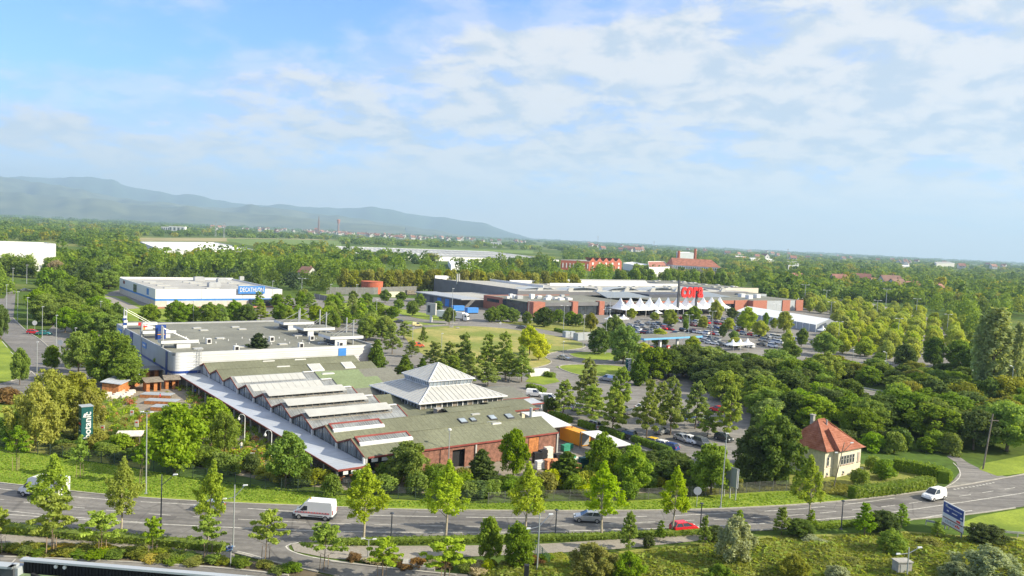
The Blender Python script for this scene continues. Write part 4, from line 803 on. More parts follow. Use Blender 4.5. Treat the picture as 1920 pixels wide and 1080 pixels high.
# ---- cream house
HF = Frame(0, 0)
hc = at(1553, 899); ha = math.atan2(at(1626, 882).y-hc.y, at(1626, 882).x-hc.x)
ho = thing('cream_house', 'cream two-level house with steep orange-red hipped roof and small chimney', 'house', hc, ha)
W1, D1, EH, RH = 9.6, 9.0, 4.7, 9.1
q = MB(); q.box(2.6, W1, 0, D1, 0, EH, M_cream); q.box(0, 2.6, .9, D1-.2, 0, EH, M_cream); q.build('wall', ho); MB().box(2.54, W1+.06, -.06, D1, 1.55, 1.7, M_cream).box(-.06, 2.5, .84, D1-.2, 1.55, 1.7, M_cream).build('string_course', ho)
def hiproof(x0, x1, y0, y1, ze, zr, rx0, rx1, ry, m, n=14):
    """hip roof in stepped tile courses (flared at the eaves)"""
    q = MB(); ring = lambda f: [(x0+(rx0-x0)*f, y0+(ry-y0)*f), (x1+(rx1-x1)*f, y0+(ry-y0)*f), (x1+(rx1-x1)*f, y1+(ry-y1)*f), (x0+(rx0-x0)*f, y1+(ry-y1)*f)]
    zf = lambda f: ze+(zr-ze)*(f*.82+.18*f*f)
    for k in range(n):
        f0, f1 = k/n, (k+1)/n; A, B = ring(f0), ring(f1); za, zb = zf(f0)+.05, zf(f1)
        for s in range(4):
            t_ = (s+1) % 4; q.face([(A[s][0], A[s][1], za), (A[t_][0], A[t_][1], za), (B[t_][0], B[t_][1], zb), (B[s][0], B[s][1], zb)], m); q.face([(A[s][0], A[s][1], za-.05), (A[t_][0], A[t_][1], za-.05), (A[t_][0], A[t_][1], za), (A[s][0], A[s][1], za)], m)
    q.face([(x0, y0, ze), (x0, y1, ze), (x1, y1, ze), (x1, y0, ze)], M_cream); return q
rf = hiproof(-.5, W1+.6, .35, D1+.5, EH-.05, RH, 3.2, 5.2, 4.9, M_tile).build('roof', ho)
hiproof(2.1, W1+.62, -.55, 6, EH-.06, 7.9, 3.6, 5.6, 2.9, M_tile, 10).build('front_roof', ho)
MB().box(2.9, 3.5, 5.6, 6.2, 7.2, 9.7, M_concrete).box(2.8, 3.6, 5.5, 6.3, 9.7, 9.85, M_concrete).build('chimney', rf); MB().tube((4.8, 4.1, 8), (4.8, 4.1, 9.1), .14, .14, M_grey, 8).build('vent_pipe', rf)
ridge_ = MB(); ridge_.tube((3.2, 4.9, RH+.02), (5.2, 4.9, RH+.02), .11, .11, M_tile); ridge_.tube((-.5, .35, EH), (3.2, 4.9, RH), .1, .1, M_tile); ridge_.tube((W1+.6, .35, EH), (5.2, 4.9, RH), .1, .1, M_tile); ridge_.tube((2.1, -.55, EH), (3.6, 2.9, 7.9), .1, .1, M_tile); ridge_.build('ridge_tiles', rf)
def hwin(x, y, w_, z0, z1, m=M_win):
    o = MB().box(x-w_/2-.1, x+w_/2+.1, y-.07, y-.005, z0-.1, z1+.1, M_wroof).build('window_frame', ho); MB().box(x-w_/2, x+w_/2, y-.1, y-.072, z0, z1, m).build('pane', o)
    o2 = MB().box(x-w_/2, x+w_/2, y-.13, y-.102, (z0+z1)/2+.1, (z0+z1)/2+.16, M_wroof).box(x-w_/2-.15, x+w_/2+.15, y-.2, y-.0, z0-.22, z0-.1, M_stone); o2.build('sill', o)
for i in range(5): hwin(3.7+i*.88, 0, .46, 2.2, 3.6)
hwin(8.9, 0, .5, 2.2, 3.7, M_stone); hwin(.9, .9, .42, 2.1, 3.5); hwin(4.4, 0, .4, .55, .9); hwin(.9, .9, .35, .4, .8)
# ---- wooden sheds and stalls in the plant yard
def shed(name, lab, cat, u0, v0, u1, v1, dep, h, m, mr, pieces=6, open_=False):
    a, b2 = at(u0, v0), at(u1, v1); L = (b2-a).length; an = math.atan2(b2.y-a.y, b2.x-a.x); o = thing(name, lab, cat, a, an)
    for i in range(pieces):
        x0, x1 = L*i/pieces+.03, L*(i+1)/pieces-.03
        if not (open_ and i % 2): MB().box(x0, x1, 0, .12, 0, h-.15, m).build('plank_panel', o)
    MB().box(0, L, dep-.12, dep, 0, h+.1, m).box(0, .1, .13, dep-.13, 0, h-.1, m).box(L-.1, L, .13, dep-.13, 0, h-.1, m).build('back_wall', o)
    MB().hexa([(-.4, -.6, h-.2), (L+.4, -.6, h-.2), (L+.4, dep+.3, h+.25), (-.4, dep+.3, h+.25), (-.4, -.6, h-.08), (L+.4, -.6, h-.08), (L+.4, dep+.3, h+.37), (-.4, dep+.3, h+.37)], mr).build('roof', o)
shed('garden_shed', 'long orange wooden shed with grey lean-to roof at the yard left corner', 'shed', 222, 742, 262, 722, 3.5, 2.7, M_wood2, M_zinc, 8)
shed('garden_shed', 'orange wooden stall row with thin dark roof along the back of the yard', 'shed', 258, 716, 326, 713, 3, 2.9, M_wood2, M_gpan, 9, True)
shed('garden_shed', 'small orange wooden hut with brown slab roof, left of two', 'hut', 274, 735, 302, 733, 3, 2.4, M_wood2, M_woodg, 4, True); shed('garden_shed', 'small orange wooden hut with brown slab roof, right of two', 'hut', 310, 730, 335, 729, 3, 2.4, M_wood2, M_woodg, 4, True)
for i, (u, v, lab) in enumerate([(262, 746, 'grey slatted display table, rearmost of three in the yard'), (270, 758, 'grey slatted display table, middle of three in the yard'), (282, 770, 'grey slatted display table, nearest of three in the yard')]):
    o = thing('display_table', lab, 'table', at(u, v), R(2))
    for k in range(8): MB().box(0, 6.6, k*.36, k*.36+.32, .75, .82, M_slab).build('slat', o)
    MB().box(0, 6.6, -.08, -.02, .1, .72, M_wood2).box(.1, .3, 1.2, 1.5, 0, .74, M_woodg).box(6.2, 6.4, 1.2, 1.5, 0, .74, M_woodg).build('table_frame', o)
o = thing('pergola', 'open pergola with pale corrugated lean-to roof above the shrubs', 'pergola', at(214, 842), R(4))
MB().hexa([(0, 0, 2.1), (4.4, 0, 2.3), (4.5, 1.6, 2.9), (0, 1.6, 2.7), (0, 0, 2.18), (4.4, 0, 2.38), (4.5, 1.6, 2.98), (0, 1.6, 2.78)], M_wsack).build('roof', o)
for x in (.2, 4.1):
    for y in (.1, 1.5): MB().box(x-.06, x+.06, y-.06, y+.06, 0, 2.2 if y < 1 else 2.7, M_woodg).build('post', o)
for (u, v, m, lab) in [(192, 815, M_white, 'small white notice board beside the shop totem'), (256, 805, M_white, 'white notice board behind the pergola'), (473, 868, M_white, 'white notice board with red mark near the fence'), (247, 785, M_white, 'white post sign in the yard planting')]:
    o = thing('notice_board', lab, 'sign', at(u, v)); MB().box(-.35, .35, -.04, .04, .5, 1.7, m).build('board', o); MB().box(-.05, .05, -.03, .03, 0, .5, M_grey).build('post', o); MB().box(-.2, .2, -.06, -.042, 1.2, 1.45, M_sred).build('printed_mark', o)
# pallets of sacks and pots
pal_me = MB().box(-.6, .6, -.5, .5, 0, .14, M_woodg).mesh('pallet')
def stack(u, v, m, h, lab, grp=None, w_=.6):
    o = thing('pallet_stack', lab, 'pallet stack', at(u, v), rnd.uniform(.4, .9), grp); part('pallet', pal_me, o); r = rnd
    n = max(2, int(h/.28))
    for k in range(n):
        j = r.uniform(-.05, .05); MB().box(-w_+j, w_+j, -.5, .5, .15+k*h/n, .15+(k+1)*h/n-.03, m).build('sack_layer', o)
pos_ = [(735, 893, M_sack, 1.6), (742, 890, M_wsack, 1.3), (728, 897, M_sack, 1.4), (720, 890, M_wsack, 1.8), (711, 893, M_sack, 1.9), (702, 897, M_wsack, 1.), (690, 900, M_sack, 1.), (676, 903, M_wsack, .8), (664, 903, M_sack, .9), (652, 905, M_wsack, .6), (640, 902, M_sack, .5)]
for i, (u, v, m, h) in enumerate(sorted(pos_, key=lambda q: q[0])): stack(u, v, m, h, 'pallet of orange and white sacks under the canopy corner, %s from left' % ordw(i), 'pallets of sacks under the canopy corner')
pos_ = [(1007, 868, M_black, 1.8), (1017, 866, M_black, 2.), (1027, 860, M_wsack, 2.), (1012, 880, M_white, 1.4), (1033, 876, M_gold, 1.3), (1028, 880, M_sack, 1.6), (1040, 880, M_sack, 1.6), (1046, 870, M_black, 1.7), (1053, 868, M_wsack, 1.5), (1062, 868, M_green, 1.2), (1070, 872, M_green, 1.7), (1078, 872, M_wsack, 1.2), (1060, 846, M_green, 1.1), (1066, 842, M_green, .9), (1080, 886, M_sack, 1.4), (1072, 888, M_sack, 1.5), (1060, 888, M_wsack, 1.3), (1093, 878, M_teal, 1.8), (1102, 876, M_teal, 1.8)]
for i, (u, v, m, h) in enumerate(sorted(pos_, key=lambda q: q[0])): stack(u, v, m, h, 'wrapped pallet of goods in the yard right of the wooden wall, %s from left' % ordw(i), 'wrapped pallets in the goods yard', .75)
for i in range(16): 
    u = 1205+i*5.8; stack(u, 862+i*1.9, [M_wsack, M_wsack, M_sack, M_blue, M_slab][i % 5 if i < 9 else 3+(i % 2)], .9, 'low pallet behind the dark fence at the yard right end, %s from left' % ordw(i), 'low pallets behind the dark fence')
for i in range(12): stack(196+i*4.6, 748-(i % 4)*3.4, M_wsack, .7, 'stack of pale paving stone in the yard left corner, %s from left' % ordw(i), 'stacks of pale paving stone', .7)
o = thing('container', 'orange-yellow container beside the wooden garden centre wall', 'container', GF.w(45.3, 1.2, 0), BA); MB().box(0, 2.4, 0, 6.2, .15, 2.6, M_gold).build('body', o); MB().box(.3, 2.1, -.05, -.01, .3, 2.4, M_grey).build('door', o)
def tarp(lab, pts, z0, z1):
    P = [GF.w(x, y) for x, y in pts]; o = thing('tarpaulin_shelter', lab, 'shelter', P[0]); Q = [p-P[0] for p in P]
    q = MB(); q.face([P3(Q[0], z1), P3(Q[1], z1), P3(Q[2], z0), P3(Q[3], z0)], M_white); q.face([P3(Q[3], z0-.1), P3(Q[2], z0-.1), P3(Q[1], z1-.1), P3(Q[0], z1-.1)], M_white); q.build('roof', o)
    for i, z in ((0, z1), (1, z1), (2, z0), (3, z0)): MB().box(-.1, .1, -.1, .1, 0, z, M_woodg).build('post', o, Q[i])
tarp('white tarpaulin roof joined to the right end of the green roof', [(42.5, 16.5), (47, 15), (46.8, 5.6), (42.2, 5.6)], 3.1, 3.9); tarp('white tarpaulin roof standing free beside the orange container', [(44.8, .8), (48.8, .2), (48.4, -9.4), (44.2, -9.)], 2.6, 3.1)
Pf = [GF.w(49.3, 16), GF.w(49.3, -1), GF.w(49.2, -20)]
P = lerp_poly(Pf, 2.2); o = thing('yard_fence', 'brown and grey panel fence dividing goods yard from car park', 'fence', P[0])
for i, (a, b2) in enumerate(zip(P, P[1:])):
    a2, b3 = a-P[0], b2-P[0]; m = M_woodg if i < 9 else M_gpan; e = Vector((.06, .05, 0)); MB().hexa([P3(a2-e, 0), P3(a2+e, 0), P3(b3+e, 0), P3(b3-e, 0), P3(a2-e, 2), P3(a2+e, 2), P3(b3+e, 2), P3(b3-e, 2)], m).build('fence_panel', o); MB().box(-.09, .09, -.09, .09, 0, 2.1, M_dgrey).build('post', o, a2)
# ---- parapet roof in the foreground
fr_ = thing('parapet_roof', 'black ribbed parapet with pale coping around a green roof at the lower left', 'building', (-41.3, 70.8, 0), math.atan2(-1.65, 20.6))
MB().box(-.2, 75, -.6, 0, 8.82, 9.0, M_slab).build('coping', fr_); q = MB()
for i in range(250): q.box(i*.3, i*.3+.16, -.34, -.24, 7.75, 8.82, mk('parapet_black', (.012, .012, .016), var=.1))
q.box(0, 75, -.24, -.06, 7.6, 8.82, mk('parapet_black', (.012, .012, .016), var=.1)); q.build('ribbed_wall', fr_); MB().box(-.1, 75, -.05, 0, 0, 8.8, M_slab).build('outer_wall', fr_)
MB().box(0, 75, -30, -.36, 7.3, 7.7, M_roofb).build('roof', fr_); MB().box(-40, -.2, -1.6, -1.0, 8.5, 8.7, M_slab).box(-40, -.3, -1.3, -1.12, 7.4, 8.5, M_dgrey).box(-.6, -.2, -1.6, -.61, 8.5, 8.7, M_slab).build('coping', fr_); MB().box(-40, -.01, -30, -1.32, 7.1, 7.5, M_roofb).box(-40, -.01, -1.1, 0, 0, 8.4, M_slab).build('roof', fr_)
for x in (3, 3.8, 15.5, 27): MB().tube((x, -.36, 8.55), (x, -.5, 8.55), .16, .16, M_white, 10).build('wall_lamp', fr_)
MB().hexa([(1.5, -1.6, 7.72), (5, -2.8, 7.72), (5.1, -2.6, 7.72), (1.6, -1.4, 7.72), (1.5, -1.6, 8.3), (5, -2.8, 8.0), (5.1, -2.6, 8.0), (1.6, -1.4, 8.3)], M_black).build('loose_rail', fr_)
MB().box(32, 32.9, -1.1, -.2, 9.02, 9.4, M_white).build('roof_box', fr_); MB().box(43.6, 44.0, -.5, -.1, 9.0, 12, M_black).build('corner_post', fr_)
# ================================================================ FAR BUILDINGS
def hall(lab, uL, vL, uN, vN, uR, vR, h, m, mt, cat='warehouse', name='warehouse'):
    """box from three top corners: left, near, right (px) at height h"""
    L, Nn, Rr = at(uL, vL, h), at(uN, vN, h), at(uR, vR, h); o = thing(name, lab, cat, (Nn.x, Nn.y, 0)); a = L-Nn; c = Rr-Nn
    pts = [Vector((0, 0, 0)), c, a+c, a]; MB().prism([(p.x, p.y) for p in pts], 0, h-.8, m, mt).build('wall', o)
    q = MB()
    for i in range(4):
        p, r_ = pts[i], pts[(i+1) % 4]; cc = (pts[0]+pts[2])*.5; pi, ri = p.lerp(cc, .015), r_.lerp(cc, .015); q.hexa([P3(p, h-.79), P3(r_, h-.79), P3(ri, h-.79), P3(pi, h-.79), P3(p, h), P3(r_, h), P3(ri, h), P3(pi, h)], M_grey if m != M_white else M_white)
    q.build('parapet', o); return o, a, c
hall('white cube warehouse hall at the far left', -260, 444, -250, 446.5, 105, 457, 19, M_white, M_roofl)
o, a, c = hall('low grey hall with dark window strips under the white cube hall', -30, 470, -60, 483, 96, 478.5, 7, M_slab, M_roofl)
for i in range(12): p = c*(.5+i*.04); MB().box(p.x-2, p.x+2, p.y-.4, p.y-.05, 2, 8, M_glass).build('window', o)
hall('low white shed right of the grey hall at far left', 100, 480, 104, 485, 168, 482, 5, M_white, M_whv)
hall('large grey flat-roofed warehouse beyond the tree belt', 262, 453, 305, 470, 478, 468, 11, M_wh2, M_far); hall('pale annex at the left side of the large grey warehouse', 232, 465, 262, 471, 300, 471, 7, M_white, M_roofl)
o, a, c = hall('immense pale greenhouse roof stretching behind the olive trees', 620, 461, 655, 476, 1048, 487, 6.5, M_far, M_far)
for i in range(40):
    for j in range(3):
        p = c*(i/40+.004)+a*(j/3+.03); q_ = c*(1/40*.8); w_ = a*(.26); z = 6.2; MB().face([P3(p, z), P3(p+q_*.5, z+.35), P3(p+q_*.5+w_, z+.35), P3(p+w_, z)], M_wroof).face([P3(p+q_*.5, z+.35), P3(p+q_, z), P3(p+q_+w_, z), P3(p+q_*.5+w_, z+.35)], M_far if (i*7+j) % 5 else M_slab).build('roof_ridge', o)
hall('low long white shed in front of the greenhouse roofs', 840, 488, 846, 497, 885, 494, 6, M_white, M_whv)
# brick sawtooth factory
o, a, c = hall('red brick factory with sawtooth gables', 1052, 486.5, 1105, 489, 1166, 490, 13, M_brickd, M_roofg, 'factory', 'brick_factory')
nrm = Vector((c.y, -c.x, 0)).normalized()
for i in range(5):
    p, r_ = c*(i/5), c*((i+1)/5); mid = (p+r_)*.5; k = nrm*.3; MB().face([P3(p+k, 12), P3(r_+k, 12), P3(mid+k, 17)], M_brickd).face([P3(mid+k, 17), P3(r_+k, 12), P3(r_+a*.3, 12), P3(mid+a*.3, 17)], M_tile2).build('gable', o)
    for z in (3, 8): w_ = (r_-p)*.12; MB().face([P3(mid-w_+k*1.5, z), P3(mid+w_+k*1.5, z), P3(mid+w_+k*1.5, z+3.), P3(mid-w_+k*1.5, z+3.)], M_white).build('window', o)
nr2 = Vector((a.y, -a.x, 0)).normalized(); nr2 = -nr2 if nr2.dot(c) > 0 else nr2
for i in range(8):
    p = a*((i+.4)/8)+nr2*.4; w_ = a*.018; MB().face([P3(p-w_, 3), P3(p+w_, 3), P3(p+w_, 9), P3(p-w_, 9)], M_white).build('window', o)
hall('white arched hall between brick factory and red-roofed mill', 1168, 493, 1200, 499, 1218, 496, 9, M_white, M_white)
# red-roofed mill with chimneys
o, a, c = hall('pink and white mill under a long orange tiled roof', 1248, 495.5, 1262, 497, 1352, 502, 13, M_stone, M_tile2, 'factory', 'mill'); zr = 22; hh = a*.5
q = MB(); q.face([P3(Vector((0, 0, 0)), 13), P3(c, 13), P3(c*.88+hh, zr), P3(c*.04+hh, zr)], M_tile2).face([P3(c, 13), P3(c+a, 13), P3(c*.88+hh, zr)], M_tile2).face([P3(c+a, 13), P3(a, 13), P3(c*.04+hh, zr), P3(c*.88+hh, zr)], M_tile2).face([P3(a, 13), P3(Vector((0, 0, 0)), 13), P3(c*.04+hh, zr)], M_tile2); q.build('roof', o)
nrm = Vector((c.y, -c.x, 0)).normalized()*.5; nrm = nrm if nrm.y < 0 else -nrm
MB().face([P3(nrm, 9), P3(c+nrm, 9), P3(c+nrm, 12.4), P3(nrm, 12.4)], M_white).build('white_band', o)
for i in range(22): p = c*((i+.5)/22)+nrm*1.5; w_ = c*.008; MB().face([P3(p-w_, 9.6), P3(p+w_, 9.6), P3(p+w_, 11.8), P3(p-w_, 11.8)], M_win).build('window', o)
hall('white front annex with dark roof left of the orange-roofed mill', 1215, 490, 1217, 501, 1256, 500, 12, M_white, M_tile2, 'building', 'annex'); hall('small brick lodge with tiled roof before the mill', 1222, 500, 1226, 507, 1244, 506, 8, M_brickd, M_tile2, 'house', 'house')
hall('pale blue square hall behind the mill chimneys', 1268, 472, 1272, 474, 1301, 474, 26, M_slab, M_whv)
for u, vt, vb, lab in [(1271, 470, 484, 'short brown factory chimney left of the pale blue hall'), (1301.5, 466, 486, 'taller brown factory chimney right of the pale blue hall')]:
    p = at(u, 506); d = depth(p); t_ = thing('factory_chimney', lab, 'chimney', p); hgt = 39-(vt-(397+.0484*u))/1554*d; MB().tube((0, 0, 0), (0, 0, hgt), 2.6, 1.9, M_brickd, 12).build('shaft', t_)
# church, water tower, pylons
p = at(597, 437); d = depth(p); t_ = thing('church', 'far church with slender dark spire above the village roofs', 'church', p); hs = 39-(403-425.9)/1554*d
M_stone = mk('far_stone', (.24, .15, .12), var=.1); MB().box(-5, 5, -5, 5, 0, hs*.55, M_stone).build('tower', t_); q = MB()
for k in range(4): a1, a2 = math.pi/4+k*math.pi/2, math.pi/4+(k+1)*math.pi/2; q.face([(8*math.cos(a1), 8*math.sin(a1), hs*.55), (8*math.cos(a2), 8*math.sin(a2), hs*.55), (0, 0, hs)], M_stone)
q.build('spire', t_); MB().box(-26, -5.1, -7, 7, 0, 24, M_stone).hexa([(-26, -8, 24), (-5, -8, 24), (-5, 8, 24), (-26, 8, 24), (-25, -.4, 34), (-6, -.4, 34), (-6, .4, 34), (-25, .4, 34)], M_tile2).build('nave', t_)
p = at(634, 438); d = depth(p); t_ = thing('water_tower', 'round brick water tower right of the church spire', 'water tower', p); hs = 39-(411-427.7)/1554*d
MB().tube((0, 0, 0), (0, 0, hs*.7), 7, 6, M_stone, 12).build('shaft', t_); MB().tube((0, 0, hs*.7), (0, 0, hs*.95), 8, 13, M_tile2, 14).tube((0, 0, hs*.95), (0, 0, hs), 13, 3, M_tile2, 14).build('tank', t_)
for u, vt, vb, lab in [(404, 414, 444, 'thin grey pylon left of two over the green field'), (420, 417, 446, 'thin grey pylon right of two over the green field'), (1120, 442, 470, 'thin lattice pylon above the woods in the middle distance'), (1225, 452, 478, 'thin pylon left of the factory chimneys'), (1476, 466, 492, 'pale mast above the right-hand woods')]:
    p = at(u, vb); d = depth(p); t_ = thing('pylon', lab, 'pylon', p); hp = (vb-vt)*d/1554; q = MB()
    for sx_, sy_ in ((-1, -1), (1, -1), (1, 1), (-1, 1)): q.tube((sx_*1.6, sy_*1.6, 0), (sx_*.3, sy_*.3, hp), .3, .2, M_grey, 4)
    for k in range(6): z = hp*k/6; s_ = 1.6-1.3*k/6; q.tube((-s_, -s_, z), (s_, -s_, z+hp/6), .15, .15, M_grey, 3)
    q.build('lattice', t_); MB().box(-3, 3, -.2, .2, hp*.92, hp*.94, M_grey).build('arm', t_)
# houses: village on the left horizon, scattered right
roofs = [mk('far_tile_a', (.27, .13, .10), var=.2, scale=.2), mk('far_tile_b', (.20, .12, .10), var=.2, scale=.2), mk('far_tile_c', (.34, .18, .13), var=.2, scale=.2)]
hwall = MB().box(-6, 6, -4.5, 4.5, 0, 5.5, M_wroof).box(-3.5, -2, -4.56, -4.51, 3, 4.6, M_win).box(1.5, 3, -4.56, -4.51, 3, 4.6, M_win).box(6.01, 6.06, -1, 1, 3, 4.6, M_win)
hwall.face([(-6, -4.5, 5.5), (-6, 4.5, 5.5), (-6, 0, 9.6)], M_wroof).face([(6, -4.5, 5.5), (6, 4.5, 5.5), (6, 0, 9.6)], M_wroof); hwall = hwall.mesh('wall')
hroof = MB().face([(-6.5, -5.2, 5), (6.5, -5.2, 5), (6.5, 0, 9.8), (-6.5, 0, 9.8)], roofs[0]).face([(6.5, 5.2, 5), (-6.5, 5.2, 5), (-6.5, 0, 9.8), (6.5, 0, 9.8)], roofs[0]).box(2, 2.8, .6, 1.4, 7, 10.6, roofs[0]).mesh('roof')
def house(u, v, s, lab, grp, rz=None, col=None, z=0):
    p = at(u, v); o = thing('house', lab, 'house', (p.x, p.y, z), rnd.uniform(-1.2, 1.2) if rz is None else rz, grp, s); part('wall', hwall, o, mat=col, slot=0); part('roof', hroof, o, mat=rnd.choice(roofs))
r = random.Random(3); L_ = []
for i in range(150):
    u = r.choice([r.uniform(380, 1000), r.uniform(500, 900), r.uniform(620, 760)]); dv = r.uniform(9.5, 17)
    L_.append((u, 397+.0484*u+dv))
L_.sort()
for i, (u, v) in enumerate(L_): house(u, v, r.uniform(1.0, 1.8), 'pale far village house with reddish roof on the left horizon, %s from left' % ordw(i), 'village houses below the mountains', z=5)
L_ = sorted([(r.uniform(1080, 1900), r.uniform(8, 24)) for i in range(60)])
for i, (u, dv) in enumerate(L_): house(u, 397+.0484*u+dv, r.uniform(1.2, 2.), 'small far house among the woods towards the right horizon, %s from left' % ordw(i), 'far houses towards the right horizon', z=6)
for (u, v, s, rz, lab) in [(576, 523, .95, -.6, 'small white gabled house among trees behind the blue-banded store'), (1573, 538, 1.5, .1, 'house with brown-red roof at the left of the right-hand hamlet'), (1612, 540, 1.7, -.35, 'house with bright orange roof second in the right-hand hamlet'), (1667, 547, 1.8, .2, 'long orange-roofed house in the middle of the hamlet'), (1680, 549, 1.5, .5, 'orange-roofed house right of the long one'), (1708, 550, 1.3, .3, 'red-roofed low house at the right of the hamlet'), (1645, 545, 1.4, .15, 'brown-roofed house behind the long orange one'), (1760, 556, 1.3, .9, 'grey gabled house at the right end of the hamlet'), (1494, 530, 1.2, .2, 'red roof half hidden among trees left of the hamlet'), (1590, 550, 1.1, .8, 'low house with dark roof in front of the hamlet')]:
    house(u, v, s, lab, None, rz)
for a in [('wide white office block among trees near the right horizon', 1752, 491, 1756, 494, 1790, 493, 20, M_wroof, M_roofl), ('long pale shed in the right-hand woods', 1405, 483, 1408, 487, 1455, 488, 9, M_wroof, M_whv), ('long pale shed with orange end near the chimneys', 1376, 478, 1380, 481, 1400, 481, 9, M_sack, M_whv), ('grey roofed shed left of the hamlet trees', 1475, 490, 1478, 497, 1512, 496, 9, M_slab, M_roofl), ('long white shed behind the hamlet', 1645, 523, 1648, 526, 1684, 528, 7, M_wroof, M_whv), ('low grey-roofed hall near the right horizon', 1690, 495, 1692, 499, 1722, 499, 8, M_slab, M_whv)]:
    hall(a[0], *a[1:8], a[8] if len(a) > 8 else M_white, a[9] if len(a) > 9 else M_whv, 'building', 'building')
for (u, wpx, hh_, lab) in [(333, 30, 19, 'white apartment block on the left horizon'), (312, 16, 16, 'lower white block beside the apartment block on the left horizon'), (930, 20, 17, 'white flat block above the village')]:
    p = at(u, 397+.0484*u+22); wd_ = wpx*depth(p)/FPX; o = thing('building', lab, 'building', p); MB().box(-wd_/2, wd_/2, -8, 8, 0, hh_, M_white, M_whv).build('wall', o)
    for k in range(4): MB().box(-wd_/2+wd_*(k+.2)/4, -wd_/2+wd_*(k+.7)/4, -8.3, -8.05, hh_*.3, hh_*.8, M_glass).build('window', o)
for i in range(12):
    u = 1168+i*8.5; p = at(u, 478+i*.35); t_ = thing('shop_unit', 'bright coloured shop unit in the far retail row, %s from left' % ordw(i), 'shop', p, 0, 'coloured shop units in the far row'); m = [M_sred, M_wroof, M_green, M_sred, M_gold, M_dblue, M_sred, M_sred, M_gold, M_green, M_dblue, M_sred][i]; MB().box(-4.5, 4.5, -4, 4, 0, 5.5, m, M_wroof).build('walls', t_); MB().box(-3, 3, -4.1, -4.02, 0, 2.6, M_win).build('shop_front', t_)
# ================================================================ VEGETATION
def leaf_arrays(clumps, n, size, r, flat=0., asp=1.5, shell=.55):
    """n leaf-cluster quads spread over the clumps (cx,cy,cz,rx,ry,rz)"""
    C = np.array(clumps, float); wgt = (C[:, 3]*C[:, 5]); wgt /= wgt.sum()
    k = r.choice(len(C), n, p=wgt); d = r.randn(n, 3); d /= np.linalg.norm(d, axis=1)[:, None]
    rad = (shell+(1-shell)*r.rand(n))[:, None]
    pos = C[k, :3]+d*C[k, 3:6]*rad
    nrm = d*.9+r.randn(n, 3)*.55; nrm[:, 2] += .35; nrm /= np.linalg.norm(nrm, axis=1)[:, None]
    a = np.cross(nrm, r.randn(n, 3)); a /= np.linalg.norm(a, axis=1)[:, None]; b_ = np.cross(nrm, a)
    s = size*(.6+.8*r.rand(n))[:, None]
    q = np.empty((n, 4, 3)); q[:, 0] = pos-a*s*asp*.5; q[:, 1] = pos-b_*s*.5+nrm*s*.12; q[:, 2] = pos+a*s*asp*.5; q[:, 3] = pos+b_*s*.5+nrm*s*.12
    return q.reshape(-1, 3)
def quads_mesh(name, V, mats, idx=None):
    n = len(V)//4; me = bpy.data.meshes.new(name); me.vertices.add(n*4); me.vertices.foreach_set('co', np.ascontiguousarray(V, dtype=np.float32).ravel())
    me.loops.add(n*4); me.loops.foreach_set('vertex_index', np.arange(n*4, dtype=np.int32)); me.polygons.add(n)
    me.polygons.foreach_set('loop_start', np.arange(0, n*4, 4, dtype=np.int32)); me.polygons.foreach_set('loop_total', np.full(n, 4, dtype=np.int32))
    for m in mats: me.materials.append(m)
    if idx is not None: me.polygons.foreach_set('material_index', idx.astype(np.int32))
    me.update(calc_edges=True); return me
def lumps(r, n, w, h0, h1, prof, cr, jit=.12):
    """n clumps filling a crown of width w between heights h0..h1; prof(f) = relative radius"""
    out = []
    for i in range(n):
        f = ((i+.5)/n)**.85; a = i*2.4+r.rand()*1.2; rr_ = prof(f)*w/2
        q = (.25+.75*math.sqrt(r.rand()))*max(0, rr_-cr*.7); s = cr*(.75+.5*r.rand())*(.55+.45*min(1, rr_/(w*.3)))
        out.append((math.cos(a)*q, math.sin(a)*q, h0+(h1-h0)*f+(r.rand()-.5)*jit, s, s, s*.8))
    return out
def trunk_mesh(name, h, r0, m, limbs=5, crown0=.35, seed=1, w=2.):
    q = MB(); r = random.Random(seed); p = Vector((0, 0, 0)); segs = 5; pts = [p]
    for i in range(segs): p = p+Vector((r.uniform(-.08, .08)*h*.1, r.uniform(-.08, .08)*h*.1, h/segs)); pts.append(p)
    for i in range(segs): q.tube(pts[i], pts[i+1], r0*(1-.16*i), r0*(1-.16*(i+1)), m, 7)
    for i in range(limbs):
        f = crown0+(.9-crown0)*i/max(1, limbs); b0 = Vector((0, 0, h*f)); k = min(segs-1, int(f*segs)); b0 = pts[k].lerp(pts[k+1], f*segs-k)
        a = i*2.4; e = b0+Vector((math.cos(a)*w*(1-.5*f), math.sin(a)*w*(1-.5*f), h*.14)); q.tube(b0, e, r0*.4, r0*.12, m, 5)
    return q.mesh(name)
PROTO = {}
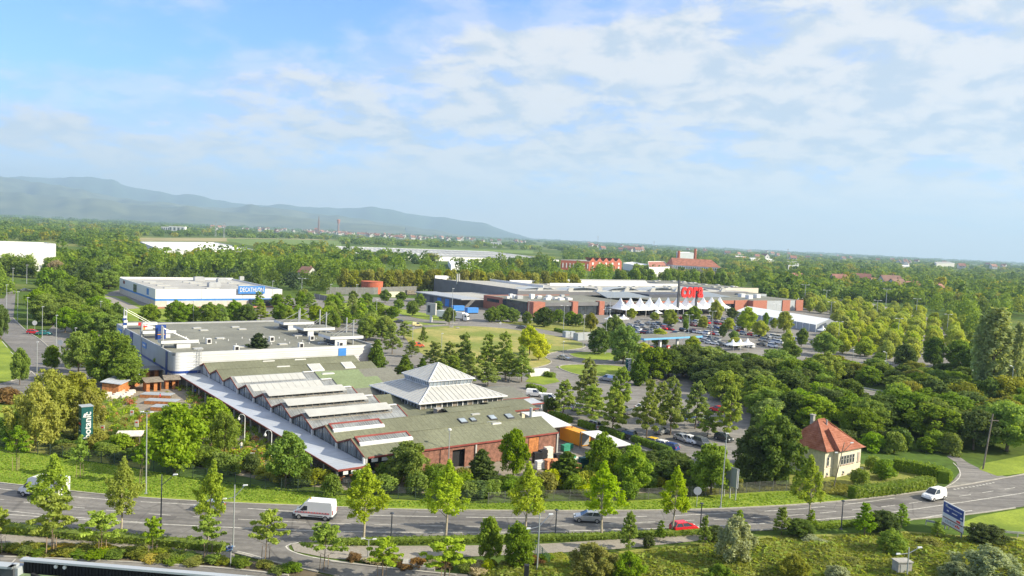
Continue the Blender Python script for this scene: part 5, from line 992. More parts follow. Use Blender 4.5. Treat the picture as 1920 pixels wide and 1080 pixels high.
def proto(kind, var=0):
    key = (kind, var)
    if key in PROTO: return PROTO[key]
    r = np.random.RandomState(hash_(kind)+var*17); lin = {}
    if kind == 'plane':
        h, w, tr = 10., 5.4, .28; pr = lambda f: math.sin(math.pi*min(.97, f*.78+.2))**.75*(1 if f < .35 else 1-.55*(f-.35)/.65)
        L = lumps(r, 62, w, 3.5, 9.7, pr, .62)+[(0, 0, 9.9, .3, .3, .6)]; V = leaf_arrays(L, 6800, .18, r, shell=.15); tm = trunk_mesh('trunk', 8.2, .16, M_pale, 9, .35, 3+var, 1.5)
    elif kind == 'sapling':
        h, w = 6., 4.6; L = []
        for i in range(15):
            a = i*2.4+r.rand(); f = .25+.75*i/15; rr_ = (w/2)*(1.05-.6*f)*(.75+.5*r.rand())
            for t_ in (.35, .62, .9): L.append((math.cos(a)*rr_*t_, math.sin(a)*rr_*t_, 1.6+3.9*f+.35*t_+r.randn()*.12, .40, .40, .22))
        L.append((0, 0, 5.6, .4, .4, .6)); V = leaf_arrays(L, 2900, .21, r, shell=.2); tm = trunk_mesh('trunk', 5.4, .06, M_bark, 12, .3, 5+var, 1.9)
    elif kind == 'pinoak':
        h, w = 10., 6.4; L = []; pr = lambda f: (1-f)**.55*.9*(.72+.28*min(1, f*5))+.13
        for i in range(52):
            f = (i+.5)/52; a = i*2.4+r.rand()*.6; rr_ = pr(f)*w/2*(.5+.75*r.rand()); s = .62*(1-.35*f)*(.75+.6*r.rand())
            L.append((math.cos(a)*rr_*.8, math.sin(a)*rr_*.8, 1.9+7.8*f, s*1.3, s*1.3, s*.62))
            if i % 2: L.append((math.cos(a)*rr_*.35, math.sin(a)*rr_*.35, 2.3+7.4*f, s, s, s*.7))
        L = [q_ for q_ in L if r.rand() < .8]; V = leaf_arrays(L, 6500, .27, r, shell=.15); tm = trunk_mesh('trunk', 8.8, .15, M_bark, 12, .2, 7+var, 1.8)
    elif kind in ('oval', 'ball'):
        h, w = 9., 7.4 if kind == 'oval' else 8.6; pr = lambda f: math.sin(math.pi*min(.97, f*.8+.16))**.6
        L = lumps(r, 72, w*1.04, 1.5 if kind == 'oval' else .8, 8.3, pr, .95, 1.0)+[(0, 0, 4.5, w*.28, w*.28, 2.4)]; V = leaf_arrays(L, 9000, .28, r, shell=.45); tm = trunk_mesh('trunk', 6, .2, M_bark, 6, .3, 9+var, 2)
    elif kind == 'round':
        h, w = 11., 10.; pr = lambda f: math.sin(math.pi*min(.95, f*.72+.2))**.7
        L = lumps(r, 58, w*1.04, 2.0, 9.8, pr, 1.35, 1.3)+[(0, 0, 5.2, 2.6, 2.6, 2.6)]; V = leaf_arrays(L, 9500, .33, r, shell=.45); tm = trunk_mesh('trunk', 8, .3, M_bark, 7, .25, 11+var, 3)
    elif kind == 'airy':
        h, w = 9., 9.; pr = lambda f: math.sin(math.pi*min(.95, f*.7+.24))**.8
        L = lumps(r, 44, w, 2.2, 8.2, pr, 1.15, .8); V = leaf_arrays(L, 6500, .27, r, shell=.25); tm = trunk_mesh('trunk', 6.5, .2, M_bark, 9, .25, 13+var, 3)
    elif kind == 'cone':
        h, w = 8., 4.6; pr = lambda f: (1-f**1.5)**.9
        L = lumps(r, 60, w, .5, 7.3, pr, .62)+[(0, 0, 2.6, 1.5, 1.5, 2.4), (0, 0, 4.8, .9, .9, 2.)]; V = leaf_arrays(L, 7000, .22, r, shell=.6); tm = trunk_mesh('trunk', 4, .15, M_bark, 0)
    elif kind == 'conifer':
        h, w = 10., 8.; L = []
        for i in range(70):
            f = (i+.5)/70; a = i*2.4; rr_ = (1-f)**.75*w/2*(.6+.5*r.rand()); L.append((math.cos(a)*rr_*.75, math.sin(a)*rr_*.75, .8+8.9*f, .8*(1-.5*f), .8*(1-.5*f), .5))
        L += [(0, 0, 3, 2., 2., 2.4), (0, 0, 6, 1.2, 1.2, 2.5)]; V = leaf_arrays(L, 8500, .26, r, shell=.55, asp=2.2); tm = trunk_mesh('trunk', 7, .2, M_bark, 0)
    elif kind == 'poplar':
        h, w = 20., 6.; L = []
        for i in range(80):
            f = (i+.5)/80; a = i*2.4; rr_ = math.sin(math.pi*min(.97, f*.85+.1))**.7*w/2*(.5+.6*r.rand()); L.append((math.cos(a)*rr_*.8, math.sin(a)*rr_*.8, 1.2+18*f, .75, .75, 1.3))
        V = leaf_arrays(L, 8000, .34, r, shell=.2); tm = trunk_mesh('trunk', 16, .3, M_bark, 6, .15, 3, 1.5)
    elif kind == 'bush':
        h, w = 2.2, 3.; L = lumps(r, 22, w, .3, 1.9, lambda f: math.sqrt(max(.05, 1-f*f*.75)), .48)+[(0, 0, .9, 1., 1., .8)]; V = leaf_arrays(L, 2600, .15, r, shell=.55); tm = trunk_mesh('stem', 1., .06, M_bark, 4, .2, 2, .6)
    elif kind == 'wisp':
        h, w = 7., 7.; pr = lambda f: math.sin(math.pi*min(.95, f*.75+.22))**.8; L = []
        for x in lumps(r, 46, w, 1.2, 6.4, pr, .8, .6): L.append((x[0], x[1], x[2], x[3]*.8, x[4]*.8, x[5]*1.5))
        V = leaf_arrays(L, 9500, .17, r, shell=.15, asp=2.2); tm = trunk_mesh('trunk', 5, .14, M_bark, 8, .15, 21, 2.2)
    elif kind == 'far':
        h, w = 10., 9.; pr = lambda f: math.sin(math.pi*min(.95, f*.72+.2))**.7
        L = lumps(r, 26, w, 1.2, 8.7, pr, 1.7, .9)+[(0, 0, 4.5, 2.8, 2.8, 3)]; V = leaf_arrays(L, 2600, .58, r, shell=.65); tm = trunk_mesh('trunk', 6, .25, M_bark, 3, .3, 5, 2)
    elif kind == 'farcol':
        h, w = 12., 6.; pr = lambda f: math.sin(math.pi*min(.95, f*.78+.18))**.6
        L = lumps(r, 30, w, .8, 11, pr, 1.2, .9)+[(0, 0, 5.5, 1.9, 1.9, 4)]; V = leaf_arrays(L, 2600, .5, r, shell=.6); tm = trunk_mesh('trunk', 6, .25, M_bark, 0)
    if kind not in ('sapling', 'bush', 'far'):     # ragged twigs poking out of the outline
        P0 = V.reshape(-1, 4, 3)[:, 0]; far_ = P0[np.argsort(-(np.hypot(P0[:, 0], P0[:, 1])/w+np.maximum(0, P0[:, 2]-h*.5)/h))[:len(P0)//5]]; pick = far_[r.choice(len(far_), 34)]
        tw = [(q_[0]*1.07, q_[1]*1.07, q_[2]+.12*r.randn()+.12, .34*w/8, .34*w/8, .26*w/8) for q_ in pick]; V = np.concatenate([V, leaf_arrays(tw, 700, .2 if kind in ('plane', 'wisp', 'pinoak') else .27, r, shell=.1)])
    bb = V.reshape(-1, 3); ht = np.percentile(bb[:, 2], 99.7); ww = np.percentile(np.abs(bb[:, :2]), 99.3)*2
    PROTO[key] = (quads_mesh('crown_'+kind, V, [PAL['mid']]), tm, ht, ww); return PROTO[key]
def hash_(s): return sum(ord(c_)*(i+3) for i, c_ in enumerate(s)) % 9973
M_stake = mk('stake_wood', (.30, .22, .15), var=.2, scale=3)
stake_me = MB().tube((0, 0, 0), (0, 0, 1.9), .04, .035, M_stake, 6).mesh('stake')
NTREE = 0
def tree(kind, pos, h, wd, pal, label, cat='tree', group=None, name=None, small=False, z=0.):
    """one tree: trunk + crown under an Empty at its foot (tiny far ones: one crown mesh)"""
    global NTREE; NTREE += 1
    cr, tm, ph, pw = proto(kind, NTREE % 2); s = h/ph; sw = wd/pw
    rz = rnd.uniform(0, 6.28); name = name or {'bush': 'bush', 'conifer': 'conifer_tree', 'cone': 'yew_tree', 'poplar': 'poplar_tree'}.get(kind, ({'ygreen': 'golden_tree', 'gold': 'golden_tree', 'yellow': 'golden_tree', 'olive': 'olive_green_tree', 'willow': 'willow_tree', 'silver': 'willow_tree'}.get(pal) if kind != 'plane' else 'plane_tree') or {'pinoak': 'oak_tree', 'sapling': 'sapling'}.get(kind, 'dark_tree' if pal == 'dark' else 'broadleaf_tree'))
    t_ = thing(name, label, cat, (pos[0], pos[1], z), rz, group, (sw*rnd.uniform(.88, 1.08), sw*rnd.uniform(.88, 1.08), s)); t_.rotation_euler = (rnd.gauss(0, .025), rnd.gauss(0, .025), rz)
    part('crown', cr, t_, mat=PAL[pal])
    if not small:
        part('stem' if kind == 'bush' else 'trunk', tm, t_)
        if kind == 'sapling':
            for k in range(3): part('stake', stake_me, t_, (math.cos(k*2.1)*.55/sw, math.sin(k*2.1)*.55/sw, 0))
    return t_
def T(kind, u, vt, vb, wpx, pal, label, cat=None, group=None, z=0., **kw):
    p = at(u, vb, z); dd = depth((p.x, p.y, z)); h = (vb-vt)*dd/FPX; wd = wpx*dd/FPX
    return tree(kind, p, h, wd, pal, label, cat or ('bush' if kind == 'bush' else 'tree'), group, z=z, **kw)
def row(kind, items, pal, lab, group, **kw):
    items = sorted(items, key=lambda q: q[0])
    for i, it in enumerate(items): T(kind, *it[:4], it[4] if len(it) > 4 else pal, lab.format(n=ordw(i)), group=group, **kw)
# --- street trees in the near hedge line
row('plane', [(97, 850, 1004, 76), (227, 857, 1008, 62), (388, 862, 1022, 68), (681, 872, 1018, 74), (835, 862, 1013, 84), (984, 867, 1010, 70), (1128, 864, 1008, 78), (1260, 874, 1001, 58), (1516, 853, 984, 70)],
    'ygreen', 'young yellow-green street tree with slim pale trunk at the near road edge, {n} from left', 'young plane trees along the near edge of the road')
row('sapling', [(2, 950, 1036, 40), (97, 925, 1042, 86), (190, 957, 1038, 80), (286, 968, 1043, 52), (388, 966, 1046, 58), (497, 955, 1056, 82), (607, 980, 1069, 76), (716, 1007, 1086, 64), (833, 1006, 1090, 90)],
    'lime', 'light green staked sapling beside the footpath, {n} from left', 'staked saplings along the footpath')
T('oval', 918, 968, 1056, 52, 'fresh', 'left of two dense round young trees by the footpath'); T('oval', 971, 980, 1072, 62, 'mid', 'right of two dense round young trees by the footpath')
row('pinoak', [(1178, 958, 1034, 40, 'fresh'), (1237, 974, 1014, 26), (1319, 966, 1026, 26), (1386, 955, 992, 26), (1465, 950, 1003, 38), (1520, 955, 990, 24), (1621, 941, 1004, 36), (1689, 944, 990, 34), (1757, 975, 1008, 26)],
    'fresh', 'narrow bright green young tree on the near roadside, {n} from left', 'narrow young trees between road and grass bank')
for a in [('wisp', 1378, 968, 1066, 78, 'silver', 'silvery grey-green willow bush on the grass bank below the road'), ('wisp', 1855, 1026, 1096, 130, 'silver', 'large silvery willow bush at the lower right of the bank'),
          ('wisp', 1792, 1052, 1095, 62, 'silver', 'small silvery willow bush beside the concrete box'), ('wisp', 1108, 1018, 1088, 96, 'willow', 'feathery green willow bush beside the green gate'),
          ('wisp', 1180, 1034, 1090, 70, 'fresh', 'bright green willow bush on the left part of the grass bank'), ('wisp', 1487, 1040, 1092, 60, 'willow', 'low feathery bush in the middle of the grass bank'),
          ('ball', 1672, 992, 1042, 58, 'fresh', 'round light green bush above the concrete box'), ('ball', 1499, 974, 1004, 60, 'dark', 'dark bush at the road edge above the middle of the bank'),
          ('ball', 1655, 956, 997, 62, 'dark', 'dark bush with reddish tinge at the road edge left of the billboard'), ('ball', 1850, 984, 1024, 84, 'dark', 'dark spreading bush below the roadside billboard'),
          ('ball', 1340, 985, 1014, 40, 'dark', 'dark bush between two young trees behind the silvery willow'), ('ball', 1215, 1004, 1026, 26, 'dark', 'small dark bush right of the bright young cone tree'),
          ('ball', 1570, 1060, 1095, 50, 'silver', 'pale bush at the bottom edge of the bank'), ('wisp', 1350, 1058, 1100, 60, 'fresh', 'leafy green shrub at the bottom edge left of centre on the bank'), ('bush', 914, 1048, 1072, 26, 'yellow', 'small yellow-leaved bush between the two round young trees')]:
    T(a[0], a[1], a[2], a[3], a[4], a[5], a[6], z=.3 if a[1] > 1000 and a[3] > 1030 else 0)
# --- verge trees
T('sapling', 31, 797, 882, 48, 'fresh', 'thin verge tree with pale stem, leftmost by the mesh fence'); T('sapling', 150, 816, 896, 38, 'fresh', 'leaning thin verge tree below the tall dark green shop totem'); T('sapling', 265, 822, 908, 38, 'fresh', 'thin verge tree left of the tall lamp post')
# --- garden centre trees
for a in [('oval', 327, 756, 886, 104, 'fresh', 'large dense round tree in the outdoor plant yard'), ('airy', 395, 745, 842, 96, 'fresh', 'light airy tree beside the long grey canopy'), ('airy', 420, 772, 860, 60, 'pin', 'smaller airy tree in the plant yard near the hooked lamp'),
          ('airy', 535, 806, 912, 92, 'fresh', 'bright green bushy tree in front of the canopy end'), ('bush', 620, 888, 930, 46, 'mid', 'round dense bush against the fence below the canopy corner'),
          ('oval', 765, 828, 908, 86, 'mid', 'round tree hiding the wooden wall left of its door'), ('conifer', 903, 842, 908, 76, 'dark', 'dark spiky shrub tree in front of the wooden wall'),
          ('oval', 962, 804, 898, 62, 'fresh', 'upright light green tree in front of the wooden wall'), ('conifer', 1060, 846, 910, 84, 'dark', 'dark spiky shrub beside the pallets of sacks'),
          ('airy', 1127, 812, 908, 74, 'fresh', 'light green tree in front of the white tarpaulin roof'), ('oval', 1187, 834, 926, 70, 'fresh', 'light green round tree right of the white tarpaulin roof'),
          ('oval', 1333, 832, 928, 78, 'fresh', 'bright green tree left of the tall lamp by the grey billboard'), ('ball', 1452, 778, 908, 112, 'dark', 'huge dark green tree left of the cream house'), ('ball', 1416, 800, 906, 88, 'dark', 'dark rounded tree at the left foot of the huge dark tree'),
          ('oval', 1440, 762, 880, 62, 'fresh', 'light green treetop rising behind the huge dark tree'), ('bush', 1612, 879, 908, 36, 'mid', 'clipped round bush against the cream house wall'), ('bush', 1657, 862, 898, 44, 'mid', 'big round bush right of the cream house'),
          ('bush', 1637, 855, 880, 30, 'fresh', 'light bush behind the corner of the cream house'), ('bush', 1385, 897, 921, 20, 'olive', 'small light bush right of the grey billboard'),
          ('bush', 12, 726, 756, 44, 'brown', 'reddish brown bush at the left edge of the frame'), ('oval', 40, 770, 835, 80, 'fresh', 'bright bush under the willows at the far left'),
          ('wisp', 92, 694, 820, 110, 'willow', 'leftmost tall feathery yellow-green willow by the road bend'), ('wisp', 140, 698, 800, 100, 'willow', 'tall feathery willow behind the shop totem'), ('wisp', 66, 720, 846, 90, 'willow', 'drooping willow left of the shop totem'), ('wisp', 160, 728, 820, 60, 'olive', 'olive-yellow willow immediately behind the shop totem'),
          ('ball', 213, 622, 722, 92, 'mid', 'broad dark-green tree left of the white warehouse store corner'), ('oval', 238, 668, 730, 66, 'fresh', 'lower bright tree between the wooden sheds and the warehouse store'), ('ball', 190, 655, 716, 50, 'mid', 'rounded tree beside the side road mouth'), ('oval', 303, 656, 704, 32, 'fresh', 'slim bright tree at the warehouse store corner'),
          ('oval', 37, 653, 722, 35, 'mid', 'round street tree on the lawn left of the road'), ('oval', 97, 647, 694, 34, 'fresh', 'small round street tree right of the road lamp'), ('oval', 147, 622, 700, 54, 'fresh', 'larger street tree by the side road mouth'), ('oval', 170, 620, 690, 34, 'fresh', 'slim street tree right behind the larger one at the side road mouth'),
          ('oval', 2, 572, 638, 30, 'dark', 'dark tree cut by the left edge beside the road'),
          ('conifer', 485, 626, 706, 74, 'conifer', 'dark conifer between the green roof and the white warehouse wall'),
          ('cone', 668, 640, 690, 32, 'yew', 'small pointed yew tree at the right end of the warehouse store'), ('cone', 706, 637, 703, 46, 'yew', 'largest pointed yew tree behind the green roofs'), ('cone', 758, 666, 708, 36, 'yew', 'rounded yew tree left of the white pyramid roof'), ('cone', 792, 672, 702, 24, 'yew', 'smallest yew tree behind the white pyramid roof'),
          ('oval', 993, 611, 666, 44, 'yellow', 'bright yellow-green tree beside the dry meadow, left of a pair'), ('oval', 1010, 627, 676, 38, 'yellow', 'bright yellow-green tree beside the dry meadow, right of a pair'),
          ('ball', 1020, 576, 613, 36, 'dark', 'dark round tree in front of the brick store wing'), ('ball', 1123, 614, 664, 42, 'dark', 'dark round tree right of the utility boxes'), ('ball', 1168, 610, 682, 58, 'mid', 'tall dense tree beside the double lamp post'), ('ball', 1150, 590, 650, 42, 'mid', 'tree standing behind the tall dense tree by the petrol station'),
          ('oval', 1107, 587, 622, 26, 'olive', 'yellowish round tree right of the brick piers'), ('oval', 1205, 642, 682, 36, 'yellow', 'low yellow tree left of the petrol station'), ('cone', 1196, 664, 722, 44, 'yew', 'dark pointed tree next to the small green shop totem')]:
    T(*a)
row('oval', [(662, 545, 568, 18), (687, 549, 573, 24), (722, 543, 568, 20), (707, 566, 597, 38), (737, 574, 598, 26), (747, 561, 581, 22), (753, 547, 565, 22), (773, 564, 593, 28), (788, 551, 577, 22), (808, 572, 594, 20), (822, 564, 584, 20), (842, 577, 608, 26)], 'mid', 'small round park tree on the lawns by the lorry lane, {n} from left', 'small round trees along the lorry lane')
row('ball', [(922, 575, 604, 30), (940, 571, 603, 34), (961, 577, 604, 26), (988, 584, 608, 20), (1008, 582, 606, 20), (1047, 580, 606, 26), (1070, 583, 610, 30), (1085, 588, 612, 22)], 'mid', 'green tree in front of the dark glazed store wing, {n} from left', 'trees in front of the dark glazed store wing')
row('pinoak', [(793, 612, 646, 20), (735, 607, 664, 34), (757, 603, 636, 38), (772, 638, 670, 28), (716, 600, 640, 24), (813, 640, 692, 44), (838, 640, 702, 46), (872, 624, 700, 50), (913, 624, 704, 46), (948, 622, 706, 52), (880, 662, 724, 52), (915, 678, 724, 46), (978, 648, 716, 50), (850, 666, 716, 44), (948, 660, 714, 44)], 'pin', 'open conical oak beyond the white pyramid roof, {n} from left', 'conical oaks between the pyramid roof and the meadow')
row('pinoak', [(1055, 712, 778, 44), (1099, 671, 768, 56), (1108, 722, 792, 60), (1157, 688, 782, 58), (1148, 730, 810, 64), (1212, 708, 822, 58), (1257, 706, 816, 62), (1303, 716, 804, 54), (1327, 768, 818, 46), (1363, 722, 822, 58), (1239, 716, 790, 46)], 'pin', 'open conical oak in the near car park, {n} from left', 'conical oaks in the near car park')
row('ball', [(219, 567, 610, 32), (281, 570, 608, 40), (333, 563, 608, 44), (357, 570, 604, 34), (390, 567, 608, 40), (412, 570, 607, 30), (440, 562, 604, 34), (463, 570, 606, 34)], 'mid', 'round light tree on the lawn before the blue-banded store, {n} from left', 'round trees before the blue-banded store')
row('oval', [(1184, 578, 598, 20), (1227, 585, 601, 18), (1254, 580, 612, 32), (1300, 574, 603, 30, 'mid'), (1284, 585, 606, 14, 'mid'), (1318, 592, 617, 20), (1342, 563, 604, 28), (1285, 598, 621, 14, 'mid'), (1366, 596, 622, 24), (1372, 577, 597, 24, 'dark'), (1402, 576, 622, 32), (1390, 590, 618, 22), (1424, 601, 634, 34), (1436, 586, 612, 13, 'mid'), (1470, 584, 624, 30), (1235, 616, 651, 32), (1298, 630, 660, 32), (1355, 608, 633, 18, 'dark'), (1378, 632, 652, 26), (1376, 620, 640, 20, 'mid'), (1468, 540, 562, 24), (1491, 548, 569, 15), (1517, 548, 580, 28), (1502, 615, 650, 24, 'mid'), (1475, 618, 654, 26), (1450, 596, 618, 16)], 'gold', 'yellow-green car park tree near the white tents and petrol station, {n} from left', 'car park trees near the white tents')
row('oval', [(1697, 646, 692, 46, 'dark'), (1750, 632, 690, 46, 'dark'), (1796, 638, 692, 50), (1648, 661, 682, 24, 'mid'), (1546, 624, 668, 50), (1480, 638, 682, 44, 'mid'), (1820, 640, 690, 30)], 'fresh', 'large tree at the near edge of the far right car park, {n} from left', 'large trees along the near edge of the far right car park')
# grid of yellow-green trees over the far right car park
CF = Frame(10.9, 409.1)
def grid():
    poly = [(1495, 572), (1580, 574), (1720, 592), (1810, 618), (1850, 660), (1740, 672), (1700, 686), (1640, 672), (1560, 668), (1520, 640)]; out = []
    for i in range(-6, 30):
        for j in range(-60, 60):
            if rnd.random() < .14: continue
            p = CF.w(60+i*17.5+rnd.uniform(-.8, .8), -160+j*8.8+rnd.uniform(-.8, .8)); u, v, d = proj(p)
            if d > 0 and inpoly(u, v, poly) and not inpoly(u, v, [(1380, 570), (1560, 592), (1585, 622), (1560, 640), (1500, 636), (1380, 610)]): out.append((u, p))
    out.sort(key=lambda q: q[0])
    for i, (u, p) in enumerate(out): tree('oval' if rnd.random() < .0 else 'far', p, rnd.uniform(6.6, 9.2), rnd.uniform(6.4, 8.4), 'gold', 'yellow-green tree in the rows of the far right car park, %s from left' % ordw(i), group='yellow-green trees in rows on the far right car park')
grid()
BELT = {}
def tree_into_belt(p, h, wd, pal, r):
    C = lumps(r, 9, wd, h*.12, h*.88, lambda f: math.sin(math.pi*min(.95, f*.72+.2))**.7, wd*.2, .5)+[(0, 0, h*.5, wd*.32, wd*.32, h*.34)]
    C = [(c_[0]+p.x, c_[1]+p.y)+tuple(c_[2:]) for c_ in C]; BELT.setdefault(pal, []).append(leaf_arrays(C, 420, wd*.075, r, shell=.7, asp=1.3))
def belt(poly, n, kinds, pals, hr, wr, lab, group, mind, seed):
    r = random.Random(seed); rr_ = np.random.RandomState(seed); us = [p[0] for p in poly]; vs2 = [p[1] for p in poly]; P = []; tries = 0
    while len(P) < n and tries < n*60:
        tries += 1; u = r.uniform(min(us), max(us)); v = r.uniform(min(vs2), max(vs2))
        if not inpoly(u, v, poly): continue
        p = at(u, v)
        if all((p-q).length > mind for q in P): P.append(p); tree_into_belt(p, r.uniform(*hr), r.uniform(*wr), r.choice(pals), rr_)
def scatter(poly, n, kinds, pals, hr, wr, lab, group, mind, seed, name=None, small=False, cat='tree', avoid=()):
    r = random.Random(seed); P = []; us = [p[0] for p in poly]; vs2 = [p[1] for p in poly]; tries = 0
    while len(P) < n and tries < n*60:
        tries += 1; u = r.uniform(min(us), max(us)); v = r.uniform(min(vs2), max(vs2))
        if not inpoly(u, v, poly) or any(inpoly(u, v, a) for a in avoid): continue
        p = at(u, v)
        if all((p-q[1]).length > mind for q in P): P.append((u, p))
    P.sort(key=lambda q: q[0])
    for i, (u, p) in enumerate(P): tree(r.choice(kinds), p, r.uniform(*hr), r.uniform(*wr), r.choice(pals), lab.format(n=ordw(i)), cat, group, name, small)
scatter([(48, 592), (60, 560), (140, 550), (195, 578), (215, 640), (185, 652), (130, 640), (92, 632)], 24, ['oval', 'round'], ['mid', 'fresh', 'mid'], (7.5, 10.5), (8, 11), 'leafy green tree in the belt right of the left-hand road, {n} from left', 'trees in the belt right of the left-hand road', 4.5, 1)
scatter([(0, 520), (150, 505), (228, 508), (226, 546), (130, 552), (70, 545), (0, 545)], 24, ['far', 'round'], ['mid', 'mid', 'dark', 'fresh'], (9, 13), (10, 13), 'green tree behind the left-hand lamp posts, {n} from left', 'trees behind the left-hand lamp posts', 7, 2)
belt([(100, 545), (225, 538), (530, 545), (640, 556), (640, 545), (520, 534), (230, 524), (100, 528)], 46, ['far'], ['dark', 'conifer', 'dark'], (10, 13), (10, 13), 'dark green tree in the belt behind the blue-banded store, {n} from left', 'dark tree belt behind the blue-banded store', 7, 3)
belt([(-120, 492), (100, 490), (240, 500), (240, 518), (-120, 522)], 34, None, ['mid', 'dark', 'fresh'], (9, 13), (11, 15), '', '', 7, 61)
belt([(-60, 506), (112, 502), (115, 518), (-60, 524)], 20, None, ['mid', 'dark', 'fresh'], (10, 13), (10, 14), '', '', 5, 63)
belt([(-120, 528), (10, 522), (30, 545), (0, 560), (-120, 570)], 14, None, ['mid', 'dark', 'fresh'], (8, 11), (9, 12), '', '', 5, 62)
T('ball', 105, 488, 530, 34, 'pink', 'pale blossoming tree standing among green trees at the left')
belt([(290, 514), (560, 524), (640, 530), (640, 518), (400, 508), (290, 506)], 20, ['round', 'far'], ['mid', 'fresh', 'mid'], (14, 20), (15, 20), 'tall bright green tree beyond the blue-banded store, {n} from left', 'tall trees beyond the blue-banded store', 12, 4)
row('far', [(645+i*17.2+rnd.uniform(-4, 4), 503+rnd.uniform(-4, 3)+i*.35, 545+i*.4, 28) for i in range(26)], 'olive', 'olive-green tree in the long row behind the large store, {n} from left', 'long row of olive-green trees behind the large store')
row('far', [(1155+i*13.4+rnd.uniform(-3, 3), 504+rnd.uniform(-4, 4)+i*.5, 540+i*.5, 22) for i in range(17)], 'mid', 'green tree in the row directly behind the big store sign, {n} from left', 'green row behind the big store sign')
belt([(640, 532), (1080, 534), (1150, 538), (1150, 524), (640, 518)], 30, ['round', 'far'], ['mid', 'fresh', 'mid', 'dark'], (14, 20), (15, 21), 'large green tree above the olive row, {n} from left', 'large green trees above the olive row', 13, 5)
scatter([(1190, 706), (1300, 694), (1400, 698), (1490, 706), (1550, 718), (1530, 738), (1470, 770), (1400, 775), (1330, 735), (1250, 715)], 38, ['ball', 'round'], ['dark', 'dark', 'mid', 'mid', 'pin', 'dark'], (6, 9.5), (9, 12), 'dark green tree in the dense wood left of the guard-rail road, {n} from left', 'dense dark wood beyond the near car park', 4.5, 6)
scatter([(1400, 775), (1475, 762), (1540, 745), (1640, 790), (1660, 840), (1590, 830), (1500, 815), (1450, 820)], 18, ['round', 'ball'], ['mid', 'dark', 'fresh', 'pin'], (6, 8.5), (7, 10), 'mid-green tree behind the cream house, {n} from left', 'trees behind the cream house', 4, 7)
scatter([(1500, 700), (1560, 696), (1700, 712), (1760, 714), (1920, 736), (1980, 760), (1980, 742), (1760, 740), (1690, 738), (1600, 724), (1540, 714)], 32, ['round', 'ball'], ['mid', 'dark', 'fresh', 'mid', 'olive'], (4.2, 6.2), (7, 10), 'tree beyond the guard-rail road in the right woods, {n} from left', 'trees beyond the guard-rail road', 5, 8)
scatter([(1700, 772), (1760, 765), (1980, 775), (1980, 850), (1850, 846), (1700, 832), (1665, 800)], 30, ['round', 'ball', 'airy'], ['mid', 'fresh', 'mid', 'olive', 'dark'], (6.5, 10), (8, 12), 'tree in the near right woods above the side street, {n} from left', 'near right woods above the side street', 4.5, 9)
scatter([(1830, 690), (1960, 670), (1960, 730), (1850, 735), (1800, 712)], 12, ['round', 'ball'], ['mid', 'dark', 'fresh'], (9, 13), (9, 12), 'tall tree at the right edge around the poplars, {n} from left', 'tall trees around the poplars', 6, 10)
T('poplar', 1858, 576, 738, 66, 'poplar', 'tall broad grey-green poplar near the right edge'); T('poplar', 1897, 604, 742, 30, 'poplar', 'slim grey-green poplar right of the broad one'); T('poplar', 1838, 590, 735, 44, 'poplar', 'grey-green poplar joined to the left of the broad one')
belt([(1750, 600), (1830, 640), (1960, 660), (1960, 590), (1800, 560), (1700, 575)], 24, ['round', 'far'], ['mid', 'fresh', 'mid', 'ygreen'], (11, 16), (12, 16), 'tree right of the far car park rows, {n} from left', 'trees right of the far car park', 8, 11)
belt([(1370, 552), (1500, 562), (1640, 566), (1760, 592), (1960, 600), (1960, 575), (1600, 542), (1370, 540)], 44, ['far'], ['dark', 'mid', 'mid', 'dark', 'olive'], (10, 14), (11, 15), 'tree in the belt beyond the far car park, {n} from left', 'tree belt beyond the far car park', 9, 12)
scatter([(478, 602), (560, 596), (690, 604), (735, 640), (700, 650), (600, 612), (500, 612)], 22, ['oval', 'pinoak'], ['fresh', 'pin', 'ygreen'], (6.5, 9), (5.5, 8), 'light green car park tree behind the grey flat roof, {n} from left', 'car park trees behind the grey flat roof', 5, 13)
scatter([(455, 580), (560, 582), (600, 590), (690, 600), (690, 588), (600, 575), (540, 570)], 14, ['oval', 'pinoak'], ['fresh', 'pin'], (6, 9), (5.5, 7.5), 'car park tree in front of the sporting store sign, {n} from left', 'car park trees by the blue sign', 6, 14)
# --- bushes
scatter([(170, 832), (230, 822), (300, 850), (420, 872), (520, 892), (610, 906), (610, 916), (513, 908), (367, 886), (200, 856)], 24, ['bush'], ['mid', 'fresh', 'dark', 'olive', 'willow'], (1.6, 3.2), (3, 5), 'leafy shrub inside the mesh fence of the plant yard, {n} from left', 'shrubs inside the plant yard fence', 2, 21, 'shrub', cat='shrub')
scatter([(20, 800), (120, 812), (230, 845), (280, 862), (270, 876), (40, 842)], 14, ['bush'], ['mid', 'fresh', 'dark', 'olive'], (1.2, 1.9), (3, 5), 'leafy shrub around the foot of the shop totem, {n} from left', 'shrubs around the shop totem', 2, 22, 'shrub', cat='shrub')
scatter([(650, 905), (740, 898), (900, 905), (1000, 910), (1130, 915), (1250, 915), (1300, 915), (1290, 928), (1180, 936), (1030, 936), (907, 940), (740, 930), (650, 924)], 30, ['bush'], ['mid', 'fresh', 'dark', 'yellow', 'olive', 'mid'], (1.8, 3.4), (3, 5.2), 'leafy shrub behind the mesh fence below the wooden wall, {n} from left', 'shrubs behind the fence below the wooden wall', 2, 23, 'shrub', cat='shrub')
scatter([(1130, 880), (1290, 890), (1290, 915), (1140, 912)], 10, ['ball'], ['dark'], (3.5, 5), (4.5, 6.5), 'dark tall shrub at the yard corner behind the fence, {n} from left', 'dark shrubs at the yard corner', 3, 24, 'shrub', cat='shrub')
